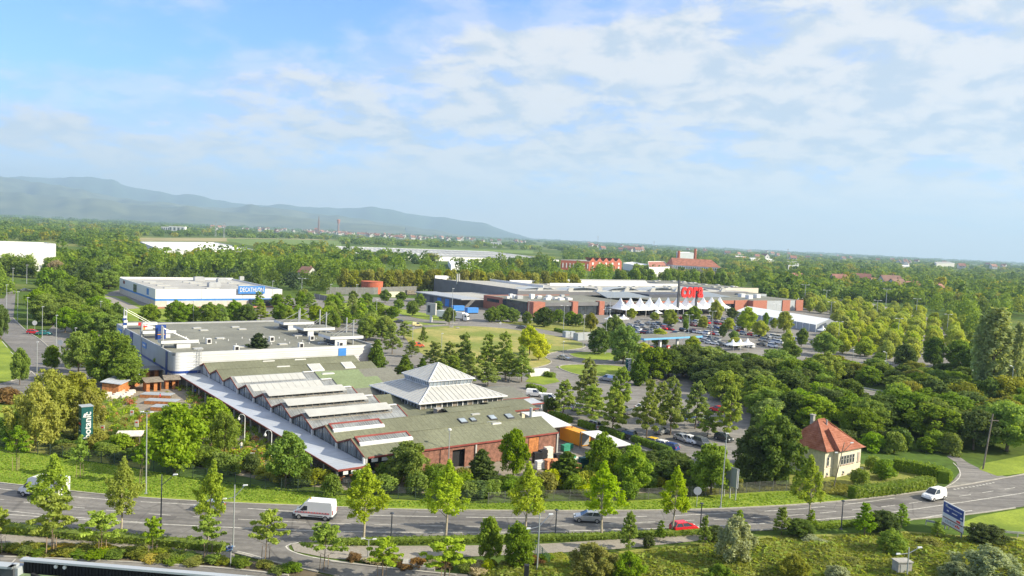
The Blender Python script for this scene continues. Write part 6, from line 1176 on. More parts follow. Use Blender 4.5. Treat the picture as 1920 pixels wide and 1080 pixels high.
scatter([(10, 1026), (150, 1031), (300, 1042), (430, 1054), (560, 1072), (545, 1076), (430, 1062), (150, 1044), (10, 1038)], 34, ['bush'], ['mid', 'bank', 'mid', 'orange', 'bank', 'fresh', 'mid', 'olive'], (.6, 1.05), (2, 3.6), 'low shrub in the planting strip above the dark parapet, {n} from left', 'low shrubs in the planting strip', 1.2, 25, 'shrub', cat='shrub')
scatter([(640, 1050), (780, 1058), (900, 1062), (1050, 1050), (1050, 1066), (900, 1076), (760, 1066)], 20, ['bush'], ['bank', 'brown', 'mid', 'olive', 'pink'], (.5, 1.1), (1.6, 3), 'low ground shrub between footpath and slip road, {n} from left', 'low shrubs between footpath and slip road', 1.1, 26, 'shrub', cat='shrub')
scatter([(1030, 1060), (1250, 1030), (1500, 1015), (1900, 1020), (1900, 1090), (1030, 1090)], 7, ['bush'], ['bank', 'willow', 'fresh', 'mid', 'silver'], (.8, 1.8), (2, 4), 'wild shrub growing on the grass bank, {n} from left', 'wild shrubs on the grass bank', 2.5, 27, 'shrub', cat='shrub')
scatter([(1560, 838), (1620, 842), (1690, 858), (1790, 852), (1760, 845), (1650, 832), (1560, 830)], 10, ['bush', 'ball'], ['mid', 'dark', 'fresh'], (3, 4.5), (4, 6), 'shrub behind the clipped hedges of the cream house, {n} from left', 'shrubs behind the clipped hedges', 3, 28, 'shrub', cat='shrub')
# --- hedges
def hedge(name, pts, wd, h, pal, label, leaf=.16, dens=60, group=None):
    P = lerp_poly([at(u, v) for u, v in smooth(pts, 2)], 1.0); o0 = P[0]; r = np.random.RandomState(len(label)); C = []
    core = MB()
    for a, b in zip(P, P[1:]):
        for s_ in (-.32, 0, .32):
            d = (b-a).normalized(); c_ = a.lerp(b, .5)-o0+Vector((-d.y, d.x, 0))*s_*wd
            C.append((c_.x, c_.y, h*.5, .62, .62, h*.5*(.94+.12*r.rand())))
    strip(core, [p-o0 for p in P], wd*.7, 0, PAL[pal], h*.85)
    V = leaf_arrays(C, int(len(C)*dens), leaf, r, shell=.75)
    t_ = thing(name, label, 'hedge', o0, group=group); part('foliage', quads_mesh('foliage', V, [PAL[pal]]), t_); core.build('inner_branches', t_)
hedge('low_hedge', [(-30, 990), (0, 993), (150, 1010), (300, 1020), (425, 1034)], 1.9, .95, 'mid', 'low green hedge between road and footpath at the left')
hedge('low_hedge', [(632, 1021), (780, 1018), (900, 1015), (1100, 1011), (1257, 1004), (1335, 999)], 1.2, .8, 'mid', 'low green hedge between road and footpath in the middle')
hedge('low_hedge', [(1500, 991), (1600, 985), (1690, 978)], 1.4, .8, 'mid', 'low green hedge along the road left of the billboard')
hedge('clipped_hedge', [(1596, 934), (1640, 930), (1700, 922), (1748, 912)], 2.2, 2.1, 'mid', 'front clipped hedge facing the road by the cream house', .2, 90)
hedge('clipped_hedge', [(1674, 880), (1720, 888), (1772, 900), (1768, 908)], 2.4, 2.4, 'mid', 'rear clipped hedge curving round the corner by the side street', .2, 90)
for i, (a, lab) in enumerate([([(1031, 781), (1050, 786), (1074, 795)], 'leftmost clipped hedge behind the white tarpaulin roof'), ([(1086, 798), (1100, 803), (1115, 808)], 'short clipped hedge beside the parked silver car'), ([(1127, 810), (1150, 818), (1174, 827)], 'clipped hedge left of the yellow car'), ([(1187, 828), (1220, 840), (1258, 852)], 'longest clipped hedge in front of the yellow car')]):
    hedge('clipped_hedge', a, 1.4, 1.5, 'yew', lab, .2, 60, 'clipped hedges round the goods yard')
for a, lab in [([(1005, 700), (1022, 704), (1040, 709)], 'dark clipped hedge by the loading bay lane'), ([(990, 728), (1005, 732), (1022, 738)], 'low hedge behind the white parked van'), ([(1135, 650), (1130, 640), (1040, 620)], 'hedge beside the grey utility boxes'), ([(1180, 628), (1240, 640), (1250, 644)], 'hedge behind the petrol station'), ([(1300, 662), (1380, 672)], 'hedge at the near edge of the store car park')]:
    hedge('clipped_hedge', a, 1.6, 1.4, 'mid', lab, .3, 40)
# --- grass tufts on the near bank, verge and strip: uncountable
def tufts(name, poly, n, size, pal, seed, zf=None, label=None):
    r = np.random.RandomState(seed); us = [p[0] for p in poly]; vs2 = [p[1] for p in poly]; pts = []
    while len(pts) < n:
        u = r.uniform(min(us), max(us)); v = r.uniform(min(vs2), max(vs2))
        if inpoly(u, v, poly): p = at(u, v); pts.append((p.x, p.y, zf(p.x, p.y) if zf else .03))
    P = np.array(pts); n = len(P); a = r.rand(n)*6.28; s = size*(.5+r.rand(n)); lean = r.randn(n, 2)*.35*s[:, None]
    q = np.empty((n, 4, 3)); dx = np.cos(a)*s*.7; dy = np.sin(a)*s*.7
    for k, (f, zz_) in enumerate(((-1, 0), (1, 0), (.7, 1), (-.7, 1))):
        q[:, k, 0] = P[:, 0]+dx*f+lean[:, 0]*zz_; q[:, k, 1] = P[:, 1]+dy*f+lean[:, 1]*zz_; q[:, k, 2] = P[:, 2]+zz_*s*.55
    o = bpy.data.objects.new(name, quads_mesh(name, q.reshape(-1, 3), [PAL[pal]])); COL.objects.link(o); tag(o, label, kind='stuff')
BA_ = np.array(BANK)
def bz(x, y):
    k = np.argmin((BA_[:, 0]-x)**2+(BA_[:, 1]-y)**2); return BA_[k, 2]
tufts('bank_grass', [(885, 1080), (1000, 1054), (1100, 1046), (1250, 1030), (1400, 1012), (1600, 1004), (1700, 1001), (1920, 1014), (1940, 1150), (860, 1150)], 34000, .24, 'bank', 31, bz)
tufts('bank_weeds', [(885, 1080), (1000, 1054), (1100, 1046), (1250, 1030), (1400, 1012), (1600, 1004), (1700, 1001), (1920, 1014), (1940, 1150), (860, 1150)], 4000, .4, 'fresh', 32, bz)
tufts('verge_grass', [(0, 838), (280, 884), (633, 930), (740, 940), (1187, 942), (1480, 922), (1590, 936), (1470, 946), (1280, 955), (1000, 956), (640, 949), (200, 926), (0, 903)], 14000, .17, 'fresh', 33)
tufts('garden_grass', [(1300, 920), (1560, 905), (1600, 912), (1580, 930), (1480, 918), (1300, 930)], 3000, .3, 'bank', 34)
# --- plants on sale in the yard: mixed stock, uncountable
def stock():
    r = np.random.RandomState(5); poly = [(190, 765), (205, 750), (255, 748), (262, 738), (335, 736), (330, 725), (400, 745), (470, 800), (520, 850), (600, 885), (600, 905), (520, 895), (330, 860), (215, 835)]; Vs = {k: [] for k in ('mid', 'fresh', 'yellow', 'flower', 'olive', 'dark')}
    n = 0
    while n < 1250:
        u = r.uniform(185, 605); v = r.uniform(725, 905)
        if not inpoly(u, v, poly) or (256 < u < 352 and 738 < v < 776): continue
        n += 1; p = at(u, v); s = r.uniform(.3, .85); k = ['mid', 'fresh', 'yellow', 'flower', 'olive', 'dark', 'mid', 'fresh'][r.randint(8)]
        Vs[k].append(leaf_arrays([(p.x, p.y, s*.6+.05, s, s, s*.75)], 46, .2, r, shell=.5))
    for k, q in Vs.items():
        o = bpy.data.objects.new('potted_plants', quads_mesh('potted_plants', np.concatenate(q), [PAL[k]])); COL.objects.link(o); tag(o, kind='stuff')
stock()
# --- woods beyond: a mass nobody could count
def woods():
    r = np.random.RandomState(77); bands = {k: [] for k in ('mid', 'dark', 'fresh', 'olive')}
    holes = [[(0, 452), (110, 452), (175, 470), (175, 492), (0, 490)], [(255, 446), (480, 449), (480, 490), (270, 488)], [(425, 446), (640, 450), (640, 465), (470, 466), (425, 455)], [(610, 458), (1060, 470), (1060, 492), (880, 500), (600, 470)],
             [(1040, 492), (1360, 497), (1360, 518), (1040, 512)], [(640, 496), (800, 496), (1100, 512), (1420, 530), (1420, 700), (640, 700)], [(200, 444), (430, 444), (430, 452), (230, 452)]]
    def hz2(u): return 397+.0484*u
    n = 0
    while n < 5600:
        u = r.uniform(-120, 2040); dv = 3.2+(r.rand()**1.15)*92; v = hz2(u)+dv
        if any(inpoly(u, v, h_) for h_ in holes): continue
        if u > 640 and u < 1400 and dv > 70: continue
        if u > 1400 and dv > 92: continue
        if u < 640 and dv > 98: continue
        if 470 < u < 1010 and 7.5 < dv < 19 and r.rand() < .6: continue
        n += 1; p = at(u, v); d = p.y; wd = max(11, d*.0085)*r.uniform(.7, 1.3); h = r.uniform(8, 14)*(1 if r.rand() < .93 else 1.5)
        q = 64 if dv > 40 else (40 if dv > 16 else 24); C = [(p.x, p.y, h*.45, wd*.5, wd*.5, h*.5), (p.x+r.randn()*wd*.25, p.y, h*.72, wd*.28, wd*.28, h*.3), (p.x+r.randn()*wd*.3, p.y+r.randn()*wd*.2, h*.6, wd*.3, wd*.3, h*.34)]
        k = ['mid', 'dark', 'mid', 'fresh', 'dark', 'dark', 'dark', 'olive'][r.randint(8)] if dv > 14 else 'dark'
        bands[k].append(leaf_arrays(C, q*2, wd*.19, r, shell=.8, asp=1.2))
    for k, q in bands.items():
        o = bpy.data.objects.new('distant_woods', quads_mesh('distant_woods', np.concatenate(q), [PAL[k]])); COL.objects.link(o); tag(o, kind='stuff')
woods()
for k, q in BELT.items():
    o = bpy.data.objects.new('tree_belt', quads_mesh('tree_belt', np.concatenate(q), [PAL[k]])); COL.objects.link(o); tag(o, kind='stuff')
# ================================================================ VEHICLES
M_tyre = M_black; M_rim = mk('alloy_rim', (.45, .46, .47), rough=.3, metal=.7, var=.05); M_hl = mk('headlight_glass', (.75, .77, .78), rough=.1, var=.02, spec=.8); M_tl = mk('tail_light', (.45, .02, .02), rough=.2, var=.1)
def paint(n, c, metal=0.):
    m = mk('paint_'+n, c, rough=.22, var=.03, metal=metal, spec=.6); return m
PAINT = dict(white=paint('white', (.78, .78, .77)), silver=paint('silver', (.50, .52, .54), .55), grey=paint('grey', (.16, .17, .18), .4), black=paint('black', (.02, .022, .026)), blue=paint('blue', (.025, .06, .22)), red=paint('red', (.62, .02, .03)), yellow=paint('yellow', (.80, .50, .03)), cream=paint('cream', (.66, .58, .30)), teal=paint('teal', (.02, .20, .20)), darkred=paint('dark_red', (.20, .015, .02)), orange=paint('orange_red', (.62, .12, .05)))
wheel_t = MB().tube((0, -.11, 0), (0, .11, 0), .32, .32, M_tyre, 16).mesh('tyre'); wheel_r = MB().tube((0, -.125, 0), (0, .125, 0), .2, .2, M_rim, 12).mesh('rim')
KIND = dict(   # length, width, body side outline, cabin base/top outline (x0 rear..x1 front), heights, wheel x
    hatch=(3.9, 1.66, [(-1.93, .30), (-1.95, .85), (-1.86, .97), (.80, .98), (1.65, .80), (1.90, .58), (1.93, .28)], (-1.84, .95, -1.45, .10), .96, 1.48, (-1.25, 1.2)),
    sedan=(4.5, 1.75, [(-2.22, .32), (-2.25, .85), (-2.1, .98), (.95, .96), (1.9, .80), (2.2, .58), (2.24, .28)], (-1.75, 1.05, -1.1, .25), .95, 1.42, (-1.35, 1.4)),
    suv=(4.4, 1.82, [(-2.15, .38), (-2.2, 1.0), (-2.1, 1.12), (.85, 1.12), (1.75, 1.0), (2.12, .75), (2.18, .36)], (-2.08, 1.0, -1.85, .35), 1.1, 1.75, (-1.3, 1.32)),
    smallvan=(4.2, 1.75, [(-2.05, .32), (-2.1, 1.0), (-2.05, 1.12), (.9, 1.08), (1.72, .92), (2.02, .66), (2.06, .3)], (-2.04, 1.12, -1.96, .35), 1.07, 1.80, (-1.3, 1.3)))
def carparts(kind):
    L, W, prof, cab, z0, z1, wx = KIND[kind]; hw = W/2
    body = MB().extr(prof, -hw, hw, PAINT['white'], .07)
    a0, a1, b0, b1 = cab; i0, i1 = hw-.08, hw-.25
    g = MB(); g.hexa([(a0, -i0, z0), (a1, -i0, z0), (a1, i0, z0), (a0, i0, z0), (b0, -i1, z1-.05), (b1, -i1, z1-.05), (b1, i1, z1-.05), (b0, i1, z1-.05)], M_win)
    rf = MB().hexa([(b0-.03, -i1-.03, z1-.05), (b1+.03, -i1-.03, z1-.05), (b1+.03, i1+.03, z1-.05), (b0-.03, i1+.03, z1-.05), (b0+.1, -i1+.06, z1+.02), (b1-.06, -i1+.06, z1+.02), (b1-.06, i1-.06, z1+.02), (b0+.1, i1-.06, z1+.02)], PAINT['white'])
    for s in (-1, 1):      # pillars
        for xa, xb in ((a0, b0), ((a0+a1)/2-.1, (b0+b1)/2-.1), (a1, b1)): rf.tube((xa, s*i0*1.005, z0), (xb, s*i1*1.01, z1-.04), .045, .045, PAINT['white'], 4)
        if kind == 'smallvan': rf.hexa([(a0, s*(i0+.012)-.01, z0), (-.35, s*(i0+.012)-.01, z0), (-.35, s*(i0+.012)+.01, z0), (a0, s*(i0+.012)+.01, z0), (b0, s*(i1+.02)-.01, z1-.04), (-.45, s*(i1+.02)-.01, z1-.04), (-.45, s*(i1+.02)+.01, z1-.04), (b0, s*(i1+.02)+.01, z1-.04)], PAINT['white'])
    fx = prof[-2][0]; hl = MB().box(fx-.28, fx+.0, -.16, .16, prof[-2][1]+.0, prof[-2][1]+.17, M_hl).mesh('headlight'); rx = prof[1][0]; tl = MB().box(rx-.01, rx+.12, -.12, .12, .72, .95, M_tl).mesh('tail_light')
    tr = MB().box(-L/2+.02, -L/2+.3, -hw-.01, hw+.01, .22, .42, M_dgrey).box(L/2-.3, L/2-.02, -hw-.01, hw+.01, .2, .42, M_dgrey).box(wx[0]+.4, wx[1]-.4, -hw-.012, hw+.012, .22, .32, M_dgrey).mesh('trim')
    return dict(body=body.mesh('body'), glass=g.mesh('windows'), roof=rf.mesh('roof'), hl=hl, tl=tl, trim=tr, wx=wx, hw=hw, fx=fx, rx=rx)
CP = {k: carparts(k) for k in KIND}
def place(u, v, u2, v2):
    """ground point at (u,v), heading towards (u2,v2)"""
    a, b2 = at(u, v, .05), at(u2, v2, .05); return a, math.atan2(b2.y-a.y, b2.x-a.x)
def wheels(o, wx, hw, s=1.):
    for x in wx:
        for sd in (-1, 1):
            w_ = part('wheel', wheel_t, o, (x, sd*(hw-.08), .32*s), (0, 0, 0), (s, 1, s)); part('rim', wheel_r, w_)
def car(kind, u, v, u2, v2, colr, label, group=None, sc=1., ang=None):
    p, an = place(u, v, u2, v2); an = an if ang is None else ang; c = CP[kind]; o = thing('car', label, 'car' if kind != 'smallvan' else 'van', p, an, group, sc)
    if kind == 'smallvan': o.name = 'van'
    part('body', c['body'], o, mat=PAINT[colr]); part('windows', c['glass'], o); part('roof', c['roof'], o, mat=PAINT[colr]); part('trim', c['trim'], o)
    if kind == 'smallvan': pass
    for s in (-1, 1): part('headlight', c['hl'], o, (0, s*(c['hw']-.28), 0)); part('tail_light', c['tl'], o, (0, s*(c['hw']-.2), 0))
    wheels(o, c['wx'], c['hw']); return o
car('hatch', 1101, 977, 1060, 975, 'silver', 'silver small hatchback driving left on the main road')
car('hatch', 1283, 997, 1330, 993, 'red', 'red small hatchback driving right on the near lane of the main road')
car('hatch', 392, 957, 330, 950, 'silver', 'pale car half hidden behind a young street tree on the main road')
car('smallvan', 1751, 936, 1700, 946, 'white', 'small white van driving left on the main road near the side street', sc=1.02)
CA = BA
for k_, u, v, cl, an, lab in [('smallvan', 1002, 743, 'white', BA-.75, 'white panel van parked behind the garden centre, left of two'), ('smallvan', 1031, 752, 'white', BA-.9, 'white people carrier parked behind the garden centre, right of two'), ('hatch', 1084, 769, 'silver', BA+.0, 'silver hatchback passing between the conical oaks by the planter'),
        ('suv', 1112, 803, 'silver', BA+1.57, 'silver and grey off-roader partly behind a clipped hedge'), ('suv', 1173, 822, 'black', BA+1.9, 'dark off-roader with roof bars above the clipped hedge'), ('hatch', 1240, 813, 'silver', BA+.2, 'silver hatchback parked alone beneath an oak'),
        ('hatch', 1218, 833, 'yellow', BA+1.75, 'bright yellow car behind the clipped hedge'), ('hatch', 1236, 838, 'white', BA+1.75, 'cream-white car between the yellow and the blue car'), ('hatch', 1254, 843, 'blue', BA+1.75, 'dark blue car right of the white one at the hedge'),
        ('sedan', 1281, 827, 'silver', BA-1.75, 'silver saloon, leftmost of three parked side by side'), ('hatch', 1297, 831, 'white', BA-1.75, 'white car, middle of three parked side by side'), ('suv', 1317, 837, 'grey', BA-1.75, 'dark grey people carrier, right of three parked side by side'),
        ('hatch', 1357, 826, 'black', BA-1.6, 'small dark car beside the huge dark tree'), ('sedan', 1057, 674, 'silver', R(-35), 'pale silver car driving on the curved lane by the meadow'), ('smallvan', 1138, 714, 'silver', R(150), 'silver people carrier by the oval lawn'), ('smallvan', 782, 612, 'cream', R(15), 'pale yellow van on the lane beside the lawn'),
        ('sedan', 748, 605, 'grey', R(170), 'dark estate car on the lane left of the yellow van'), ('smallvan', 784, 651, 'orange', R(15), 'orange-red covered trailer among the small oaks'), ('sedan', 978, 616, 'grey', R(150), 'dark car at the end of the dry meadow'), ('sedan', 83, 628, 'teal', R(2), 'teal car parked beside the left-hand road'), ('hatch', 63, 626, 'red', R(2), 'red car parked behind the teal one'),
        ('hatch', 1661, 684, 'white', R(10), 'white car alone at the near edge of the far right car park'), ('hatch', 1176, 777, 'grey', BA+.1, 'dark grey hatchback half hidden under the conical oaks'), ('sedan', 1205, 768, 'white', BA+.1, 'white saloon under the conical oaks'), ('hatch', 1290, 787, 'blue', BA+.1, 'blue hatchback behind the oaks in the far row'), ('suv', 1325, 798, 'silver', BA+.1, 'silver off-roader behind the oaks in the far row'), ('hatch', 1345, 772, 'red', BA+1.6, 'red hatchback at the dark wood edge'), ('hatch', 205, 537, 'silver', R(10), 'pale parked car at the bend by the far lamp posts'), ('sedan', 48, 546, 'grey', R(30), 'dark car at the far end of the left-hand road'), ('smallvan', 471, 602, 'blue', R(20), 'blue vehicle in front of the blue-banded store'), ('hatch', 622, 592, 'white', R(20), 'white car behind the car park trees left of the lawn'), ('hatch', 1230, 600, 'black', R(20), 'dark car by the white tents')]:
    car(k_, u, v, u+10, v, cl, lab, ang=an)
# white high-roofed van with red chequered stripe
p, an = place(590, 971, 540, 967); vn = thing('van', 'white high-roofed panel van with red hatched stripe on the main road', 'van', p, an)
vprof = [(-2.7, .42), (-2.72, 1.2), (-2.68, 2.1), (-2.55, 2.52), (.75, 2.55), (1.15, 2.35), (1.75, 1.55), (2.35, 1.22), (2.68, .9), (2.72, .42)]
MB().extr(vprof, -.98, .98, PAINT['white'], .1).build('body', vn)
MB().hexa([(1.13, -.8, 2.22), (1.83, -.86, 1.5), (1.83, .86, 1.5), (1.13, .8, 2.22), (1.2, -.8, 2.3), (1.9, -.86, 1.56), (1.9, .86, 1.56), (1.2, .8, 2.3)], M_win).build('windscreen', vn)
for s in (-1, 1):
    y = s*.99; MB().hexa([(.75, y-.01, 1.3), (1.75, y-.01, 1.25), (1.75, y+.01, 1.25), (.75, y+.01, 1.3), (.75, y-.01, 1.88), (1.2, y-.01, 1.88), (1.2, y+.01, 1.88), (.75, y+.01, 1.88)], M_win).build('side_window', vn)
    q = MB(); q.box(-2.3, 2.45, y-.008, y+.008, .93, .97, M_sred)
    for k in range(22): q.hexa([(-2.3+k*.215, y-.012, .98), (-2.2+k*.215, y-.012, .98), (-2.2+k*.215, y+.012, .98), (-2.3+k*.215, y+.012, .98), (-2.24+k*.215, y-.012, 1.12), (-2.13+k*.215, y-.012, 1.12), (-2.13+k*.215, y+.012, 1.12), (-2.24+k*.215, y+.012, 1.12)], M_sred if k % 2 else M_dkred)
    q.build('hatched_stripe', vn); MB().box(-1.4, .55, y-.02, y+.02, .56, .68, M_dgrey).build('side_trim', vn); MB().box(2.5, 2.7, s*.72-.14, s*.72+.14, .85, 1.1, M_hl).build('headlight', vn); MB().box(-2.75, -2.6, s*.86-.08, s*.86+.08, .9, 1.45, M_tl).build('tail_light', vn)
    MB().box(1.25, 1.4, s*1.14-.1, s*1.14+.1, 1.3, 1.65, M_black).build('mirror', vn)
MB().box(2.3, 2.78, -.99, .99, .3, .72, M_dgrey).build('bumper', vn); MB().box(-2.78, -2.3, -.99, .99, .3, .62, M_dgrey).build('bumper', vn); MB().tube((.6, 0, 2.54), (.6, 0, 2.72), .1, .08, M_gold, 8).build('beacon', vn); wheels(vn, (-1.75, 1.85), 1.0, 1.08)
# white box truck
p, an = place(83, 932, 20, 922); bt = thing('box_truck', 'white box truck half hidden by a street tree, driving left on the main road', 'truck', p, an)
MB().extr([(1.6, .45), (1.6, 2.1), (1.95, 2.2), (2.65, 1.5), (3.35, 1.2), (3.55, .9), (3.58, .42)], -.95, .95, PAINT['white'], .08).build('cab', bt)
MB().extr([(-3.3, .85), (-3.3, 3.05), (1.0, 3.05), (1.75, 2.7), (1.95, 2.25), (1.5, 2.2), (1.5, .85)], -1.1, 1.1, PAINT['white'], .05).build('cargo_box', bt)
for s in (-1, 1):
    y = s*.96; MB().hexa([(1.75, y-.01, 1.32), (2.7, y-.01, 1.28), (2.7, y+.01, 1.28), (1.75, y+.01, 1.32), (1.75, y-.01, 1.95), (2.15, y-.01, 1.95), (2.15, y+.01, 1.95), (1.75, y+.01, 1.95)], M_win).build('side_window', bt); MB().box(3.3, 3.56, s*.7-.14, s*.7+.14, .82, 1.05, M_hl).build('headlight', bt); MB().box(-3.36, -3.28, s*.9-.1, s*.9+.1, .6, .82, M_tl).build('tail_light', bt)
MB().hexa([(2.1, -.8, 2.0), (2.72, -.85, 1.45), (2.72, .85, 1.45), (2.1, .8, 2.0), (2.16, -.8, 2.08), (2.78, -.85, 1.52), (2.78, .85, 1.52), (2.16, .8, 2.08)], M_win).build('windscreen', bt)
MB().box(3.1, 3.62, -.97, .97, .28, .68, M_dgrey).box(-3.3, 1.5, -.6, .6, .5, .84, M_dgrey).build('chassis', bt); wheels(bt, (-1.9, 2.65), .97, 1.1)
# articulated lorry
p, an = place(848, 600, 905, 604); ly = thing('lorry', 'long white articulated lorry turning out of the loading lane', 'lorry', p, R(-22))
MB().box(-7.2, 5.4, -1.25, 1.25, 1.15, 3.95, PAINT['white']).build('trailer_body', ly); MB().extr([(5.8, .5), (5.8, 3.5), (6.3, 3.75), (7.6, 3.2), (7.9, 1.9), (7.95, .45)], -1.22, 1.22, PAINT['white'], .1).build('cab', ly); MB().box(7.86, 7.96, -1.05, 1.05, 1.9, 2.8, M_win).box(6.6, 7.5, -1.24, 1.24, 1.9, 2.7, M_win).build('windscreen', ly)
MB().box(-6.8, 7.8, -.5, .5, .6, 1.1, M_dgrey).box(7.8, 8.02, -1.2, 1.2, .35, .75, M_dgrey).build('chassis', ly); wheels(ly, (-5.6, -4.5, -3.4, 5.0, 7.0), 1.15, 1.5)
# parked cars of the hypermarket: small, single-mesh each
def minicar(kind):
    c = CP[kind]; L, W, prof, cab, z0, z1, wx = KIND[kind]; q = MB().extr(prof, -W/2, W/2, PAINT['white'], .07); a0, a1, b0, b1 = cab; i0, i1 = W/2-.08, W/2-.25
    q.hexa([(b0-.03, -i1-.03, z1-.05), (b1+.03, -i1-.03, z1-.05), (b1+.03, i1+.03, z1-.05), (b0-.03, i1+.03, z1-.05), (b0+.1, -i1+.06, z1+.02), (b1-.06, -i1+.06, z1+.02), (b1-.06, i1-.06, z1+.02), (b0+.1, i1-.06, z1+.02)], PAINT['white'])
    q.hexa([(a0, -i0, z0), (a1, -i0, z0), (a1, i0, z0), (a0, i0, z0), (b0, -i1, z1-.05), (b1, -i1, z1-.05), (b1, i1, z1-.05), (b0, i1, z1-.05)], M_win)
    for x in wx: q.tube((x, -W/2-.02, .32), (x, W/2+.02, .32), .31, .31, M_tyre, 8)
    return q.mesh('car_'+kind)
MC = {k: minicar(k) for k in KIND}
rowsx = [((1182, 612), (1262, 620), 'left block by the brick piers, front row'), ((1176, 618), (1290, 630), 'left block by the brick piers, second row'), ((1262, 603), (1350, 609), 'row behind the yellow-green tree under the big sign'), ((1300, 612), (1352, 617), 'second row under the big sign'), ((1328, 598), (1360, 601), 'rear row near the marquee'), ((1252, 618), (1330, 628), 'middle row above the petrol canopy'),
         ((1320, 636), (1345, 639), 'short row above the thicket'), ((1330, 645), (1382, 652), 'nearest row right of the petrol canopy'), ((1312, 640), (1345, 645), 'row directly right of the petrol canopy'), ((1430, 640), (1462, 645), 'row right of the small pointed tents'), ((1405, 652), (1420, 654), 'row next to the small pointed tents'), ((1428, 648), (1452, 652), 'nearest row right of the pointed tents'), ((1558, 600), (1580, 602), 'row behind the yellow-green rows'), ((1505, 600), (1560, 608), 'row beyond the marquee end'), ((1196, 606), (1262, 613), 'rear row of the left block'), ((1270, 598), (1330, 603), 'row nearest the tented entrance'), ((1186, 624), (1246, 633), 'third row of the left block'), ((1330, 605), (1376, 611), 'short row left of the marquee'), ((1300, 624), (1345, 629), 'fourth row under the big sign'), ((1395, 628), (1440, 634), 'row above the small pointed tents'), ((1452, 634), (1500, 641), 'row far right of the pointed tents'), ((1600, 640), (1650, 646), 'row between the yellow-green trees')]
cols_ = ['white', 'white', 'silver', 'silver', 'white', 'grey', 'black', 'blue', 'red', 'silver', 'white', 'darkred', 'grey']
cn = {'white': 'white', 'silver': 'silver', 'grey': 'dark grey', 'black': 'black', 'blue': 'dark blue', 'red': 'red', 'darkred': 'dark red'}
def pcar(p, an, where, i):
    k_ = rnd.choice(['hatch', 'hatch', 'sedan', 'suv', 'smallvan']); cl = rnd.choice(cols_); o = bpy.data.objects.new('parked_car', MC[k_]); COL.objects.link(o); o.location = (p.x, p.y, .03); o.rotation_euler = (0, 0, an)
    o.material_slots[0].link = 'OBJECT'; o.material_slots[0].material = PAINT[cl]; tag(o, '%s parked car, %s in the %s' % (cn[cl], ordw(i), where), 'car', 'cars parked before the hypermarket')
for (a, b2, wh) in rowsx:
    P = lerp_poly([at(*a), at(*b2)], 2.75); i = 0
    for p in P:
        if rnd.random() < .12: continue
        pcar(p, BA+math.pi/2+(math.pi if rnd.random() < .5 else 0)+rnd.uniform(-.04, .04), wh, i); i += 1
P = lerp_poly([at(1386, 596), at(1388, 622)], 2.9)
for i, p in enumerate(P): pcar(p, BA+(math.pi if rnd.random() < .5 else 0), 'column running away beside the marquee', i)
# ================================================================ STREET FURNITURE
M_pole = mk('galvanised', (.44, .46, .47), rough=.45, var=.06, metal=.4); M_polb = mk('blue_black_pole', (.045, .055, .075), rough=.5, var=.1); M_lamp = mk('lamp_white', (.72, .73, .72), rough=.4, var=.05)
def lamp(u, vt, vb, label, kind='single', m=M_pole, group=None, ang=None, z=0., lean=0.):
    p = at(u, vb, z); d = depth(p); h = (vb-vt)*d/FPX; o = thing('street_lamp', label, 'lamp post', p, ang if ang is not None else 0., group)
    r0 = max(.085, d*.00030); dx = lean*h
    MB().tube((0, 0, 0), (dx, 0, h-.05), r0*1.15, r0*.75, m, 8).box(-.2, .2, -.2, .2, 0, .12, m).build('pole', o)
    def head(x, y, z_, s=1., rz=0): MB().hexa([(x-.2*s, y-.14*s, z_-.05), (x+.45*s, y-.14*s, z_+.02), (x+.45*s, y+.14*s, z_+.02), (x-.2*s, y+.14*s, z_-.05), (x-.15*s, y-.1*s, z_+.1), (x+.4*s, y-.1*s, z_+.13), (x+.4*s, y+.1*s, z_+.13), (x-.15*s, y+.1*s, z_+.1)], M_lamp).build('lamp_head', o)
    s = max(.75, d*.0040)
    if kind == 'single': head(dx, 0, h, s)
    elif kind == 'left': MB().tube((dx, 0, h-.3), (dx-.7*s, 0, h+.1), r0*.5, r0*.4, m, 6).build('arm', o); head(dx-.95*s, 0, h+.1, s)
    elif kind == 'double':
        for s_ in (-1, 1): MB().tube((dx, 0, h-.1), (dx+s_*.8*s, 0, h), r0*.5, r0*.5, m, 5).build('arm', o); head(dx+(s_*.9-.12)*s, 0, h, s)
    elif kind == 'arm': MB().tube((dx, 0, h*.82), (dx+1.5, 0, h*1.0), .05, .04, m, 6).build('arm', o); head(dx+1.55, 0, h, .85)
    elif kind == 'darm': MB().tube((dx, 0, h*.8), (dx+1.15, 0, h*.98), .05, .04, m, 6).build('arm', o); head(dx+1.15, 0, h*.99, .85); MB().tube((dx, 0, h*.8), (dx-1., 0, h*.76), .05, .04, m, 6).build('arm', o); head(dx-1.3, 0, h*.76, .8)
    elif kind == 'post': MB().tube((dx, 0, h-.05), (dx, 0, h+.02), .26, .26, m, 12).tube((dx, 0, h+.02), (dx, 0, h+.12), .26, .08, m, 12).build('lamp_head', o)
    elif kind == 'hook':
        q = MB(); pts = [Vector((-.55+.55*math.cos(a), 0, h+.55*math.sin(a))) for a in [k*math.pi/6 for k in range(7)]]
        for a, b2 in zip(pts, pts[1:]): q.tube(a, b2, .05, .05, m, 6)
        q.build('arm', o); g_ = MB(); g_.tube((-1.1, 0, h-.35), (-1.1, 0, h), .26, .1, M_white, 10).tube((-1.1, 0, h-.55), (-1.1, 0, h-.35), .14, .26, M_white, 10).build('lamp_globe', o)
    elif kind == 'globe': MB().tube((dx, 0, h-.2), (dx, 0, h+.05), .3, .22, M_white, 10).build('lamp_head', o)
    return o
